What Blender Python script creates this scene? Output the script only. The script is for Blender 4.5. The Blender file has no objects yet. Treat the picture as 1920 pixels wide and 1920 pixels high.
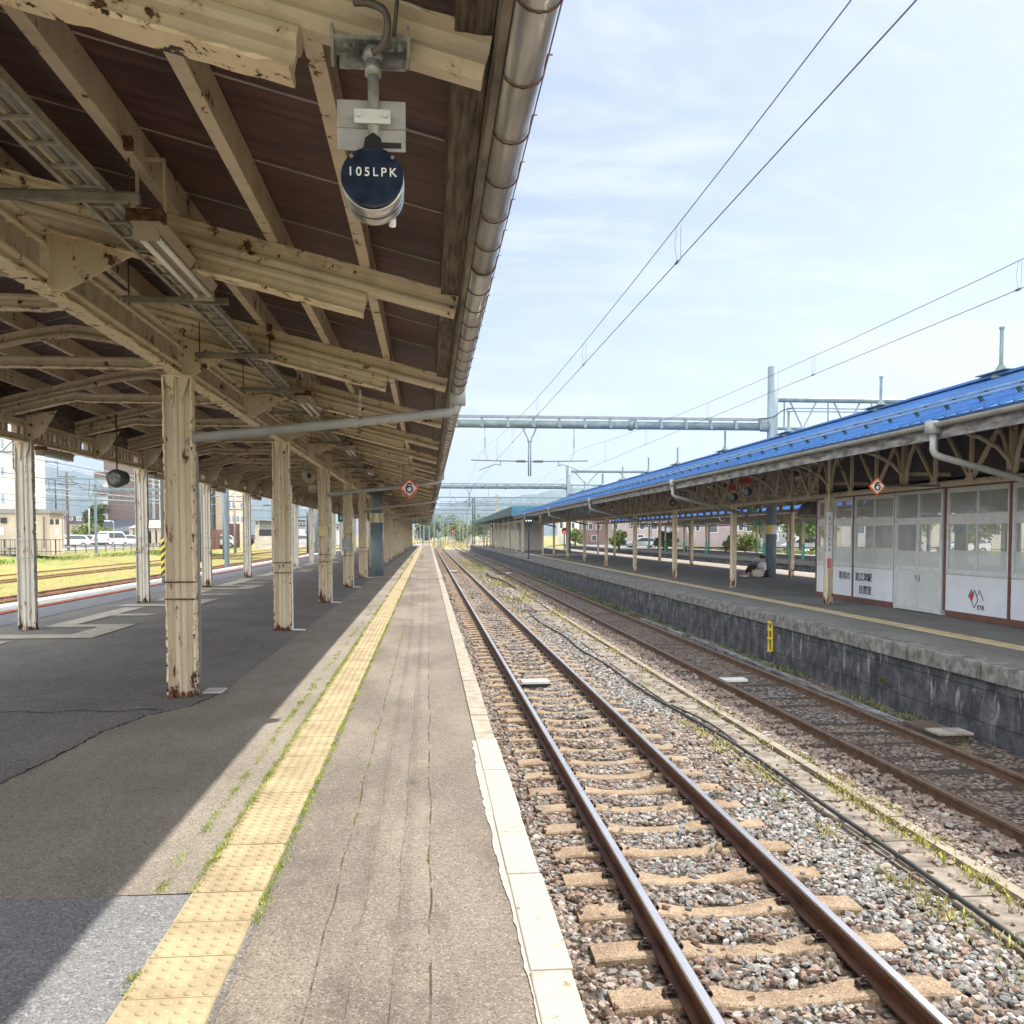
import bpy, math, random
import numpy as np
from mathutils import Vector, Matrix
random.seed(7)
RNG = np.random.default_rng(11)
R = math.radians
S = bpy.context.scene
COL = S.collection

# ------------------------------------------------------------------ camera
cam = bpy.data.cameras.new("camera")
camo = bpy.data.objects.new("camera", cam)
COL.objects.link(camo)
S.camera = camo
cam.sensor_width = 36
cam.lens = 36 * 1720 / 1920
cam.shift_y = 121 / 1920
cam.clip_start = 0.05
cam.clip_end = 12000
CP = Vector((0, 0, 1.52))
yaw = math.atan(157 / 1720)
pit = R(-2.6)
camo.location = CP
camo.rotation_euler = (R(90) + pit, 0, -yaw)
_F = Vector((math.sin(yaw) * math.cos(pit), math.cos(yaw) * math.cos(pit), math.sin(pit)))
_R = Vector((math.cos(yaw), -math.sin(yaw), 0))
_U = _R.cross(_F)


def at(u, v, Y):
    "world point seen at photo pixel (u, v) that lies Y metres ahead"
    r = _F + _R * ((u - 960) / 1720) - _U * ((v - 1081) / 1720)
    return CP + r * (Y / r.y)


# ------------------------------------------------------------------ light
SUNV = Vector((0.57, 0.48, 1.0)).normalized()
elev = math.asin(SUNV.z)
azim = math.atan2(SUNV.x, SUNV.y)
S.view_settings.view_transform = 'Standard'
S.view_settings.look = 'None'
S.view_settings.gamma = 1
S.view_settings.exposure = 1.08
W = bpy.data.worlds.new("World")
S.world = W
W.use_nodes = True
wt = W.node_tree
wt.nodes.clear()


def nn(t, kind, **kw):
    n = t.nodes.new(kind)
    for k, v in kw.items():
        if k == 'inp':
            for a, b in v.items():
                n.inputs[a].default_value = b
        else:
            setattr(n, k, v)
    return n


def math_n(t, op, a, b=None, clamp=False):
    n = t.nodes.new('ShaderNodeMath')
    n.operation = op
    n.use_clamp = clamp
    for i, x in enumerate((a, b)):
        if x is None:
            continue
        if isinstance(x, (int, float)):
            n.inputs[i].default_value = x
        else:
            t.links.new(x, n.inputs[i])
    return n.outputs[0]


def mixc(t, fac, a, b, mode='MIX'):
    n = t.nodes.new('ShaderNodeMix')
    n.data_type = 'RGBA'
    n.blend_type = mode
    for sock, x in ((n.inputs[0], fac), (n.inputs[6], a), (n.inputs[7], b)):
        if isinstance(x, (int, float)):
            sock.default_value = x
        elif isinstance(x, tuple):
            sock.default_value = x + (1,) if len(x) == 3 else x
        else:
            t.links.new(x, sock)
    return n.outputs[2]


def ramp(t, src, a, b, smooth=True):
    n = t.nodes.new('ShaderNodeMapRange')
    n.interpolation_type = 'SMOOTHSTEP' if smooth else 'LINEAR'
    n.inputs[1].default_value = a
    n.inputs[2].default_value = b
    t.links.new(src, n.inputs[0])
    return n.outputs[0]


out = nn(wt, 'ShaderNodeOutputWorld')
bg = nn(wt, 'ShaderNodeBackground')
bg.inputs[1].default_value = 0.15
sky = nn(wt, 'ShaderNodeTexSky', sky_type='NISHITA', sun_disc=False)
sky.sun_elevation = elev
sky.sun_rotation = azim
sky.air_density = 1.0
sky.dust_density = 1.6
sky.ozone_density = 1.2
tc = nn(wt, 'ShaderNodeTexCoord')
sx = nn(wt, 'ShaderNodeSeparateXYZ')
wt.links.new(tc.outputs['Generated'], sx.inputs[0])
zz = math_n(wt, 'ADD', math_n(wt, 'MAXIMUM', sx.outputs[2], 0.0), 0.16)
px_ = math_n(wt, 'DIVIDE', sx.outputs[0], zz)
py_ = math_n(wt, 'DIVIDE', sx.outputs[1], zz)
cv = nn(wt, 'ShaderNodeCombineXYZ')
wt.links.new(px_, cv.inputs[0])
wt.links.new(math_n(wt, 'MULTIPLY', py_, 1.6), cv.inputs[1])
n1 = nn(wt, 'ShaderNodeTexNoise', inp={'Scale': 0.8, 'Detail': 8.0, 'Roughness': 0.6, 'Distortion': 1.1})
wt.links.new(cv.outputs[0], n1.inputs['Vector'])
n2_ = nn(wt, 'ShaderNodeTexNoise', inp={'Scale': 2.6, 'Detail': 8.0, 'Roughness': 0.62, 'Distortion': 1.6})
wt.links.new(cv.outputs[0], n2_.inputs['Vector'])
c1 = ramp(wt, math_n(wt, 'ADD', math_n(wt, 'MULTIPLY', n1.outputs[0], 0.66), math_n(wt, 'MULTIPLY', n2_.outputs[0], 0.34)), 0.44, 0.62)
hz = ramp(wt, sx.outputs[2], 0.30, 0.0)
cl = math_n(wt, 'ADD', math_n(wt, 'MULTIPLY', c1, 0.66), math_n(wt, 'MULTIPLY', hz, 0.45), clamp=True)
skb = mixc(wt, 1.0, sky.outputs[0], (0.41, 0.395, 0.46), 'MULTIPLY')
skc = mixc(wt, cl, skb, (3.0, 3.02, 3.15))
# unseen bright fill added to the rear and left sky to lift the canopy shade
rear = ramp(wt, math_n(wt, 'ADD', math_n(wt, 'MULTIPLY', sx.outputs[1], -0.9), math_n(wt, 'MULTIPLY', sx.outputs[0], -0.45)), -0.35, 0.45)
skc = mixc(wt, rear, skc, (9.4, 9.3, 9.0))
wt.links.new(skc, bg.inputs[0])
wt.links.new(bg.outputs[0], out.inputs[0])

sun = bpy.data.lights.new("sun", 'SUN')
sun.energy = 3.6
sun.angle = R(0.7)
sun.color = (1.0, 0.94, 0.84)
suno = bpy.data.objects.new("sun", sun)
suno.rotation_euler = SUNV.to_track_quat('Z', 'Y').to_euler()
COL.objects.link(suno)
S.cycles.max_bounces = 6
S.cycles.diffuse_bounces = 4
S.cycles.glossy_bounces = 3
S.cycles.transmission_bounces = 4
S.cycles.transparent_max_bounces = 8
S.cycles.volume_bounces = 0
S.cycles.caustics_reflective = False
S.cycles.caustics_refractive = False
S.cycles.use_denoising = True

# ------------------------------------------------------------------ materials
MATS = {}


def newmat(name):
    m = bpy.data.materials.new(name)
    m.use_nodes = True
    t = m.node_tree
    b = t.nodes['Principled BSDF']
    MATS[name] = m
    return m, t, b


def wpos(t, scale=(1, 1, 1)):
    g = nn(t, 'ShaderNodeNewGeometry')
    mp = nn(t, 'ShaderNodeMapping')
    mp.inputs['Scale'].default_value = scale
    t.links.new(g.outputs['Position'], mp.inputs[0])
    return mp.outputs[0]


def noise(t, vec, scale, detail=4, rough=0.55, dist=0.0):
    n = nn(t, 'ShaderNodeTexNoise', inp={'Scale': scale, 'Detail': detail, 'Roughness': rough, 'Distortion': dist})
    t.links.new(vec, n.inputs['Vector'])
    return n.outputs[0]


def bump(t, b, h, strength, dist):
    n = nn(t, 'ShaderNodeBump', inp={'Strength': strength, 'Distance': dist})
    t.links.new(h, n.inputs['Height'])
    t.links.new(n.outputs[0], b.inputs['Normal'])


def mat(name, col, rough=0.6, metal=0.0, var=0.12, vs=3.0, sc=(1, 1, 1), bmp=0.0, bs=40.0, spec=None):
    m, t, b = newmat(name)
    v = wpos(t, sc)
    f = noise(t, v, vs, 5, 0.6)
    d = tuple(c * (1 - var * 1.6) for c in col)
    l = tuple(min(1, c * (1 + var * 1.3)) for c in col)
    c = mixc(t, ramp(t, f, 0.3, 0.7), d, l)
    t.links.new(c, b.inputs['Base Color'])
    b.inputs['Roughness'].default_value = rough
    b.inputs['Metallic'].default_value = metal
    if spec is not None:
        b.inputs['Specular IOR Level'].default_value = spec
    if bmp:
        bump(t, b, noise(t, v, bs, 3), bmp, 0.004)
    return m


def peel(name, col, under, dirt, lo=0.60, hi=0.63, scale=7.0, sc=(1, 1, 1), dirtamt=0.5):
    m, t, b = newmat(name)
    v = wpos(t, sc)
    a = noise(t, v, scale, 6, 0.65, 0.3)
    fine = noise(t, v, scale * 6, 3, 0.6)
    big = noise(t, v, 0.9, 3)
    tot = math_n(t, 'ADD', math_n(t, 'MULTIPLY', a, 0.8), math_n(t, 'ADD', math_n(t, 'MULTIPLY', fine, 0.12), math_n(t, 'MULTIPLY', big, 0.12)))
    zs_p = nn(t, 'ShaderNodeSeparateXYZ')
    t.links.new(wpos(t), zs_p.inputs[0])
    tot = math_n(t, 'ADD', tot, math_n(t, 'MULTIPLY', ramp(t, zs_p.outputs[2], 0.45, -0.05), 0.11))
    msk = ramp(t, tot, lo, hi)
    st = noise(t, wpos(t, (sc[0], sc[1], sc[2] * 0.25)), 5.0, 5, 0.6)
    halo = ramp(t, tot, lo - 0.05, lo + 0.01)
    c = mixc(t, math_n(t, 'MULTIPLY', ramp(t, st, 0.42, 0.72), dirtamt), col, dirt)
    c = mixc(t, math_n(t, 'MULTIPLY', halo, 0.45), c, (0.42, 0.22, 0.08))
    ur = mixc(t, ramp(t, noise(t, v, 22, 4), 0.4, 0.6), under, tuple(x * 0.35 for x in under))
    c = mixc(t, msk, c, ur)
    t.links.new(c, b.inputs['Base Color'])
    b.inputs['Roughness'].default_value = 0.62
    h = math_n(t, 'SUBTRACT', math_n(t, 'MULTIPLY', fine, 0.25), msk)
    bump(t, b, h, 0.5, 0.004)
    return m


CREAM = (0.67, 0.575, 0.43)
PAINT = peel('cream_paint', CREAM, (0.16, 0.065, 0.03), (0.42, 0.34, 0.24), 0.625, 0.64, 8.0, (1, 1, 1), 0.5)
PAINTC = peel('cream_paint_column', (0.66, 0.58, 0.44), (0.16, 0.06, 0.03), (0.42, 0.34, 0.22), 0.625, 0.64, 7.0, (2.2, 2.2, 0.6), 0.6)
PAINTL = peel('cream_paint_flange', (0.84, 0.70, 0.49), (0.08, 0.05, 0.04), (0.62, 0.48, 0.30), 0.60, 0.61, 11.0, (1, 1, 1), 0.3)
PAINTG = peel('pale_paint_column', (0.66, 0.64, 0.58), (0.15, 0.07, 0.04), (0.36, 0.31, 0.24), 0.63, 0.645, 6.0, (2, 2, 0.6), 0.45)
PAINTR = peel('cream_paint_old', (0.42, 0.355, 0.275), (0.16, 0.09, 0.07), (0.28, 0.21, 0.15), 0.62, 0.65, 5.0, (1, 1, 1), 0.5)
RUST = mat('rust', (0.13, 0.06, 0.035), 0.85, 0, 0.4, 30, bmp=0.5)
DARK = mat('dark_metal', (0.045, 0.045, 0.05), 0.5, 0.3, 0.2, 6)
GALV = mat('galvanised_steel', (0.42, 0.43, 0.44), 0.5, 0.55, 0.25, 14)
GALVD = mat('weathered_galvanised', (0.30, 0.30, 0.30), 0.6, 0.35, 0.35, 18, bmp=0.3)
BLUEG = mat('blue_grey_paint', (0.20, 0.265, 0.31), 0.5, 0.1, 0.12, 3, (1, 1, 0.2))
BLUEGR = mat('green_grey_paint', (0.17, 0.235, 0.25), 0.5, 0.1, 0.15, 3)
PVC = mat('grey_pvc', (0.34, 0.35, 0.35), 0.45, 0, 0.10, 3)
WHITE = mat('white_paint', (0.78, 0.79, 0.80), 0.45, 0, 0.05, 4)
BLACK = mat('black_plastic', (0.015, 0.016, 0.018), 0.4, 0, 0.1, 4)
NAVY = mat('navy_enamel', (0.012, 0.024, 0.050), 0.4, 0, 0.3, 25)
CHROME = mat('stainless', (0.52, 0.51, 0.49), 0.33, 0.9, 0.18, 14)
GUTM = mat('stainless_gutter', (0.40, 0.395, 0.39), 0.34, 0.6, 0.15, 4, (4, 0.5, 4))
TIMBER = mat('weathered_timber', (0.12, 0.09, 0.07), 0.8, 0, 0.45, 9, (6, 0.4, 6), 0.6, 30)
TIMG = mat('grey_weathered_board', (0.20, 0.20, 0.21), 0.8, 0, 0.45, 5, (4, 0.5, 2), 0.4, 30)
ORANGE = mat('orange_red_paint', (0.80, 0.13, 0.02), 0.5, 0, 0.04, 3)
REDP = mat('red_paint', (0.55, 0.03, 0.03), 0.5, 0, 0.06, 3)
YEL = mat('yellow_paint', (0.72, 0.55, 0.04), 0.5, 0, 0.08, 3)
GREENS = mat('sign_green', (0.02, 0.22, 0.12), 0.45, 0, 0.05, 3)
TURQ = mat('turquoise_paint', (0.09, 0.42, 0.36), 0.5, 0, 0.12, 5)
TEAL = mat('dark_teal_roof', (0.035, 0.085, 0.085), 0.6, 0.1, 0.15, 2)
TEALB = mat('blue_teal_cladding', (0.05, 0.20, 0.30), 0.5, 0.1, 0.1, 2)
BROWNF = mat('brown_frame', (0.16, 0.07, 0.055), 0.5, 0, 0.1, 4)
ALU = mat('aluminium_frame', (0.66, 0.70, 0.74), 0.4, 0.2, 0.06, 5)
PANELW = mat('white_panel', (0.74, 0.79, 0.88), 0.4, 0, 0.03, 2)
DOORW = mat('door_panel', (0.60, 0.64, 0.66), 0.45, 0, 0.04, 2)
SKIN = mat('skin', (0.55, 0.33, 0.24), 0.6, 0, 0.05, 8)
SHIRT = mat('white_shirt_cloth', (0.72, 0.75, 0.82), 0.85, 0, 0.06, 8)
TROUS = mat('black_cloth', (0.02, 0.02, 0.024), 0.85, 0, 0.1, 8)
HAIR = mat('black_hair', (0.012, 0.010, 0.010), 0.5, 0, 0.2, 30)
BAG = mat('cream_canvas', (0.55, 0.52, 0.47), 0.85, 0, 0.1, 10)
CARW = mat('white_car_paint', (0.80, 0.82, 0.84), 0.2, 0, 0.02, 2)
CARS = mat('silver_car_paint', (0.45, 0.48, 0.50), 0.25, 0.5, 0.03, 2)
CARK = mat('black_car_paint', (0.02, 0.022, 0.03), 0.2, 0, 0.05, 2)
CARR = mat('red_car_paint', (0.45, 0.02, 0.02), 0.25, 0, 0.05, 2)
TYRE = mat('tyre_rubber', (0.02, 0.02, 0.02), 0.8, 0, 0.1, 5)
BARK = mat('bark', (0.12, 0.09, 0.06), 0.9, 0, 0.3, 12)
CONC = mat('concrete', (0.42, 0.40, 0.36), 0.85, 0, 0.18, 5, bmp=0.3)
CONCD = mat('old_concrete', (0.23, 0.20, 0.165), 0.9, 0, 0.28, 6, bmp=0.5, bs=60)
CABLE = mat('black_hose', (0.035, 0.04, 0.038), 0.55, 0, 0.2, 6)
WIRE = mat('wire_metal', (0.16, 0.17, 0.18), 0.5, 0.4, 0.1, 3)
HILL = mat('hill_forest', (0.04, 0.085, 0.075), 0.95, 0, 0.35, 0.012)
TUBE = mat('lamp_tube', (0.80, 0.80, 0.78), 0.3, 0, 0.02, 3)


def glass(name, col, rough=0.03, alpha=0.25, spec=0.9):
    m, t, b = newmat(name)
    b.inputs['Base Color'].default_value = col + (1,)
    b.inputs['Roughness'].default_value = rough
    b.inputs['Alpha'].default_value = alpha
    b.inputs['Specular IOR Level'].default_value = spec
    return m


GLASS = glass('window_glass', (0.42, 0.46, 0.48), 0.05, 0.36)
FROST = glass('frosted_film', (0.62, 0.68, 0.70), 0.3, 0.78, 0.5)
GLASSD = glass('dark_window_glass', (0.06, 0.08, 0.10), 0.08, 1.0, 0.8)
GLASSB = glass('bluish_window_glass', (0.25, 0.33, 0.38), 0.1, 1.0, 0.8)


def emit(name, col, s):
    m, t, b = newmat(name)
    b.inputs['Base Color'].default_value = col + (1,)
    b.inputs['Emission Color'].default_value = col + (1,)
    b.inputs['Emission Strength'].default_value = s
    return m


REDL = emit('red_signal_light', (1.0, 0.05, 0.04), 1.5)
WHL = emit('white_signal_light', (1.0, 0.95, 0.85), 0.8)


def soffit_mat():
    m, t, b = newmat('dark_plywood')
    v = wpos(t, (0.5, 7, 2))
    a = noise(t, v, 2.2, 6, 0.6, 0.4)
    g = noise(t, wpos(t, (0.35, 0.35, 0.35)), 1.3, 3)
    c = mixc(t, ramp(t, a, 0.35, 0.7), (0.042, 0.019, 0.021), (0.125, 0.058, 0.050))
    c = mixc(t, math_n(t, 'MULTIPLY', ramp(t, g, 0.45, 0.75), 0.6), c, (0.13, 0.075, 0.045))
    t.links.new(c, b.inputs['Base Color'])
    b.inputs['Roughness'].default_value = 0.6
    bump(t, b, a, 0.2, 0.004)
    return m


SOFF = soffit_mat()
JOINT = mat('light_joint_strip', (0.42, 0.38, 0.32), 0.6, 0, 0.15, 5)


def asphalt(name, c0, c1, speck=(0.42, 0.38, 0.30), amt=0.55, patch=None, cracks=True):
    m, t, b = newmat(name)
    v = wpos(t)
    big = noise(t, v, 0.55, 5, 0.6)
    med = noise(t, wpos(t, (1, 0.4, 1)), 2.4, 5, 0.65)
    fine = noise(t, v, 95, 2, 0.7)
    vo = nn(t, 'ShaderNodeTexVoronoi', inp={'Scale': 120.0})
    t.links.new(v, vo.inputs['Vector'])
    c = mixc(t, ramp(t, math_n(t, 'ADD', math_n(t, 'MULTIPLY', big, 0.6), math_n(t, 'MULTIPLY', med, 0.4)), 0.38, 0.62), c0, c1)
    sp = nn(t, 'ShaderNodeSeparateColor')
    t.links.new(vo.outputs['Color'], sp.inputs[0])
    c = mixc(t, math_n(t, 'MULTIPLY', ramp(t, sp.outputs[0], 0.72, 0.95), amt), c, speck)
    c = mixc(t, math_n(t, 'MULTIPLY', ramp(t, sp.outputs[1], 0.70, 0.9), amt), c, tuple(x * 0.35 for x in c0))
    if cracks:
        vc = nn(t, 'ShaderNodeTexVoronoi', feature='DISTANCE_TO_EDGE', inp={'Scale': 0.42})
        dv = nn(t, 'ShaderNodeVectorMath', operation='ADD')
        nz = nn(t, 'ShaderNodeTexNoise', inp={'Scale': 3.0, 'Detail': 4.0})
        t.links.new(v, nz.inputs['Vector'])
        sc_ = nn(t, 'ShaderNodeVectorMath', operation='SCALE')
        sc_.inputs['Scale'].default_value = 0.35
        t.links.new(nz.outputs['Color'], sc_.inputs[0])
        t.links.new(v, dv.inputs[0])
        t.links.new(sc_.outputs[0], dv.inputs[1])
        t.links.new(dv.outputs[0], vc.inputs['Vector'])
        ck = math_n(t, 'MULTIPLY', ramp(t, vc.outputs['Distance'], 0.006, 0.0), ramp(t, noise(t, v, 0.8, 2), 0.45, 0.62))
        c = mixc(t, math_n(t, 'MULTIPLY', ck, 0.75), c, (0.02, 0.018, 0.015))
    t.links.new(c, b.inputs['Base Color'])
    b.inputs['Roughness'].default_value = 0.85
    h = math_n(t, 'ADD', fine, math_n(t, 'MULTIPLY', vo.outputs['Distance'], -0.8))
    bump(t, b, h, 0.55, 0.006)
    return m


ASPH = asphalt('platform_asphalt', (0.150, 0.144, 0.136), (0.225, 0.212, 0.195), (0.5, 0.46, 0.4))
ASPHW = asphalt('worn_edge_asphalt', (0.24, 0.21, 0.17), (0.34, 0.30, 0.245), (0.55, 0.50, 0.40), 0.5, cracks=False)
ASPHP = asphalt('patch_asphalt', (0.21, 0.215, 0.22), (0.27, 0.275, 0.28), (0.5, 0.5, 0.5), 0.55, cracks=False)
ASPHR = asphalt('far_platform_asphalt', (0.16, 0.16, 0.162), (0.22, 0.22, 0.218), (0.35, 0.34, 0.3), 0.4)
TACT = mat('yellow_tactile', (0.47, 0.375, 0.225), 0.75, 0, 0.14, 4, bmp=0.25, bs=120)
TACW = mat('pale_tactile', (0.50, 0.46, 0.38), 0.8, 0, 0.12, 5, bmp=0.25, bs=80)
COPING = mat('coping_stone', (0.38, 0.34, 0.27), 0.8, 0, 0.16, 9, bmp=0.35, bs=90)
COPW = peel('white_edge_paint', (0.47, 0.445, 0.385), (0.34, 0.30, 0.23), (0.46, 0.42, 0.34), 0.74, 0.77, 9.0, (1, 1, 1), 0.6)
REDLN = mat('red_edge_line', (0.42, 0.12, 0.06), 0.8, 0, 0.2, 5)


def wallstone():
    m, t, b = newmat('stained_stone_wall')
    v = wpos(t)
    streak = noise(t, wpos(t, (1, 2.4, 0.8)), 2.3, 7, 0.7, 0.6)
    blot = noise(t, v, 3.0, 6, 0.65)
    fine = noise(t, v, 26, 4, 0.6)
    sz = nn(t, 'ShaderNodeSeparateXYZ')
    t.links.new(v, sz.inputs[0])
    c = mixc(t, ramp(t, blot, 0.35, 0.7), (0.035, 0.040, 0.050), (0.13, 0.135, 0.15))
    band = math_n(t, 'MULTIPLY', ramp(t, sz.outputs[2], -1.0, -0.55), ramp(t, sz.outputs[2], -0.2, -0.34))
    ws = math_n(t, 'MULTIPLY', ramp(t, streak, 0.54, 0.66), math_n(t, 'ADD', math_n(t, 'MULTIPLY', band, 0.6), 0.25))
    c = mixc(t, ws, c, (0.36, 0.37, 0.41))
    jo = nn(t, 'ShaderNodeTexBrick', inp={'Scale': 1.0, 'Brick Width': 0.9, 'Row Height': 0.42, 'Mortar Size': 0.012, 'Color1': (1, 1, 1, 1), 'Color2': (.8, .8, .8, 1), 'Mortar': (.35, .35, .35, 1)})
    cx3 = nn(t, 'ShaderNodeCombineXYZ')
    t.links.new(sz.outputs[1], cx3.inputs[0])
    t.links.new(math_n(t, 'ADD', sz.outputs[2], math_n(t, 'MULTIPLY', blot, 0.05)), cx3.inputs[1])
    t.links.new(cx3.outputs[0], jo.inputs['Vector'])
    c = mixc(t, 0.8, c, jo.outputs[0], 'MULTIPLY')
    c = mixc(t, math_n(t, 'MULTIPLY', ramp(t, fine, 0.6, 0.75), 0.35), c, (0.30, 0.30, 0.30))
    c = mixc(t, math_n(t, 'MULTIPLY', ramp(t, noise(t, v, 1.7, 4), 0.55, 0.72), 0.5), c, (0.05, 0.06, 0.03))
    t.links.new(c, b.inputs['Base Color'])
    b.inputs['Roughness'].default_value = 0.9
    bump(t, b, math_n(t, 'ADD', blot, math_n(t, 'MULTIPLY', fine, 0.4)), 0.9, 0.03)
    return m


WALLS = wallstone()
COPD = mat('dark_coping_stone', (0.185, 0.185, 0.178), 0.88, 0, 0.32, 7, bmp=0.4, bs=50)


def railmat(name, col, rough, metal):
    return mat(name, col, rough, metal, 0.25, 8, (3, 0.4, 3), 0.1, 40)


RAILS = railmat('rusty_rail', (0.13, 0.055, 0.03), 0.5, 0.25)
RAILT = mat('polished_rail_head', (0.72, 0.70, 0.68), 0.27, 0.9, 0.06, 3, (6, 0.3, 6))
RAILB = mat('brown_rail', (0.17, 0.105, 0.07), 0.6, 0.2, 0.2, 8)
RAILT2 = mat('dull_rail_head', (0.26, 0.19, 0.14), 0.4, 0.6, 0.15, 4)
CLIP = mat('clip_steel', (0.07, 0.05, 0.045), 0.5, 0.5, 0.3, 20)


def sleepermat():
    m, t, b = newmat('sleeper_concrete')
    v = wpos(t)
    vo = nn(t, 'ShaderNodeTexVoronoi', inp={'Scale': 85.0})
    t.links.new(v, vo.inputs['Vector'])
    sp = nn(t, 'ShaderNodeSeparateColor')
    t.links.new(vo.outputs['Color'], sp.inputs[0])
    c = mixc(t, ramp(t, noise(t, v, 3.5, 4), 0.35, 0.7), (0.25, 0.18, 0.12), (0.37, 0.28, 0.19))
    c = mixc(t, math_n(t, 'MULTIPLY', ramp(t, sp.outputs[0], 0.7, 0.95), 0.5), c, (0.55, 0.44, 0.30))
    c = mixc(t, math_n(t, 'MULTIPLY', ramp(t, sp.outputs[1], 0.7, 0.95), 0.7), c, (0.14, 0.08, 0.04))
    g = nn(t, 'ShaderNodeNewGeometry')
    t.links.new(c, b.inputs['Base Color'])
    b.inputs['Roughness'].default_value = 0.9
    bump(t, b, vo.outputs['Distance'], 0.6, 0.004)
    return m


SLPC = sleepermat()
SLPW = mat('old_sleeper_wood', (0.062, 0.045, 0.036), 0.9, 0, 0.4, 5, (0.6, 5, 5), 0.5, 40)


def attrmat(name, rough=0.85, bs=60, bstr=0.3, trans=0.0):
    m, t, b = newmat(name)
    a = nn(t, 'ShaderNodeVertexColor', layer_name='tone')
    v = wpos(t)
    f = noise(t, v, bs, 3)
    c = mixc(t, ramp(t, f, 0.3, 0.7), (0.72, 0.72, 0.72), (1.2, 1.2, 1.2))
    n = mixc(t, 1.0, a.outputs[0], c, 'MULTIPLY')
    t.links.new(n, b.inputs['Base Color'])
    b.inputs['Roughness'].default_value = rough
    if trans:
        b.inputs['Subsurface Weight'].default_value = 0.0
    bump(t, b, f, bstr, 0.004)
    return m


STONE = attrmat('ballast_stone', 0.8, 70, 0.4)
LEAF = attrmat('leaf_green', 0.7, 3, 0.0)


def ballastground():
    m, t, b = newmat('ballast_ground')
    v = wpos(t)
    vo = nn(t, 'ShaderNodeTexVoronoi', inp={'Scale': 17.0})
    t.links.new(v, vo.inputs['Vector'])
    sp = nn(t, 'ShaderNodeSeparateColor')
    t.links.new(vo.outputs['Color'], sp.inputs[0])
    zone = noise(t, wpos(t, (1, 0.25, 1)), 0.6, 4)
    c = mixc(t, sp.outputs[0], (0.17, 0.115, 0.085), (0.34, 0.27, 0.22))
    c2 = mixc(t, sp.outputs[1], (0.16, 0.16, 0.165), (0.42, 0.42, 0.42))
    c = mixc(t, ramp(t, math_n(t, 'ADD', zone, math_n(t, 'MULTIPLY', sp.outputs[2], 0.2)), 0.5, 0.8), c, c2)
    c = mixc(t, ramp(t, vo.outputs['Distance'], 0.35, 0.62), c, (0.05, 0.04, 0.03))
    gz = math_n(t, 'MULTIPLY', ramp(t, noise(t, wpos(t, (1, 0.3, 1)), 0.8, 5), 0.58, 0.68), 0.5)
    c = mixc(t, gz, c, (0.28, 0.25, 0.08))
    t.links.new(c, b.inputs['Base Color'])
    b.inputs['Roughness'].default_value = 0.9
    bump(t, b, math_n(t, 'MULTIPLY', vo.outputs['Distance'], -1.0), 1.0, 0.05)
    return m


BALG = ballastground()


def grassground():
    m, t, b = newmat('dry_grass_ground')
    a = noise(t, wpos(t, (0.5, 0.12, 1)), 0.9, 6, 0.6)
    f = noise(t, wpos(t, (1, 0.7, 1)), 4.5, 5, 0.7)
    c = mixc(t, ramp(t, f, 0.3, 0.7), (0.22, 0.20, 0.055), (0.40, 0.355, 0.12))
    c = mixc(t, math_n(t, 'MULTIPLY', ramp(t, a, 0.56, 0.66), 0.8), c, (0.38, 0.26, 0.14))
    c = mixc(t, math_n(t, 'MULTIPLY', ramp(t, a, 0.46, 0.38), 0.7), c, (0.16, 0.25, 0.04))
    t.links.new(c, b.inputs['Base Color'])
    b.inputs['Roughness'].default_value = 0.95
    bump(t, b, f, 0.8, 0.08)
    return m


GRASSG = grassground()


def roofblue():
    m, t, b = newmat('blue_metal_roof')
    v = wpos(t)
    f = noise(t, wpos(t, (0.4, 2.2, 0.4)), 1.2, 4)
    c = mixc(t, ramp(t, f, 0.3, 0.7), (0.022, 0.125, 0.38), (0.045, 0.195, 0.50))
    st = noise(t, wpos(t, (0.6, 9, 0.6)), 2.0, 4)
    c = mixc(t, math_n(t, 'MULTIPLY', ramp(t, st, 0.62, 0.75), 0.35), c, (0.35, 0.47, 0.62))
    dirt = noise(t, wpos(t, (0.5, 4.5, 0.5)), 1.3, 6, 0.7)
    c = mixc(t, math_n(t, 'MULTIPLY', ramp(t, dirt, 0.45, 0.70), 0.5), c, (0.12, 0.20, 0.31))
    rs = noise(t, wpos(t, (1, 3, 1)), 3.5, 5, 0.7)
    c = mixc(t, math_n(t, 'MULTIPLY', ramp(t, rs, 0.64, 0.72), 0.5), c, (0.09, 0.07, 0.06))
    pane = nn(t, 'ShaderNodeTexBrick', inp={'Scale': 1.0, 'Brick Width': 7.0, 'Row Height': 1.2, 'Mortar Size': 0.012, 'Color1': (1, 1, 1, 1), 'Color2': (.82, .82, .82, 1), 'Mortar': (.45, .45, .45, 1)})
    mp = nn(t, 'ShaderNodeMapping')
    g_ = nn(t, 'ShaderNodeNewGeometry')
    mp.inputs['Rotation'].default_value = (0, 0, R(90))
    t.links.new(g_.outputs['Position'], mp.inputs[0])
    t.links.new(mp.outputs[0], pane.inputs['Vector'])
    c = mixc(t, 1.0, c, pane.outputs[0], 'MULTIPLY')
    t.links.new(c, b.inputs['Base Color'])
    t.links.new(ramp(t, st, 0.3, 0.7), b.inputs['Roughness']) if False else None
    b.inputs['Roughness'].default_value = 0.36
    return m


ROOFB = roofblue()

# ------------------------------------------------------------------ mesh helpers


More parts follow.
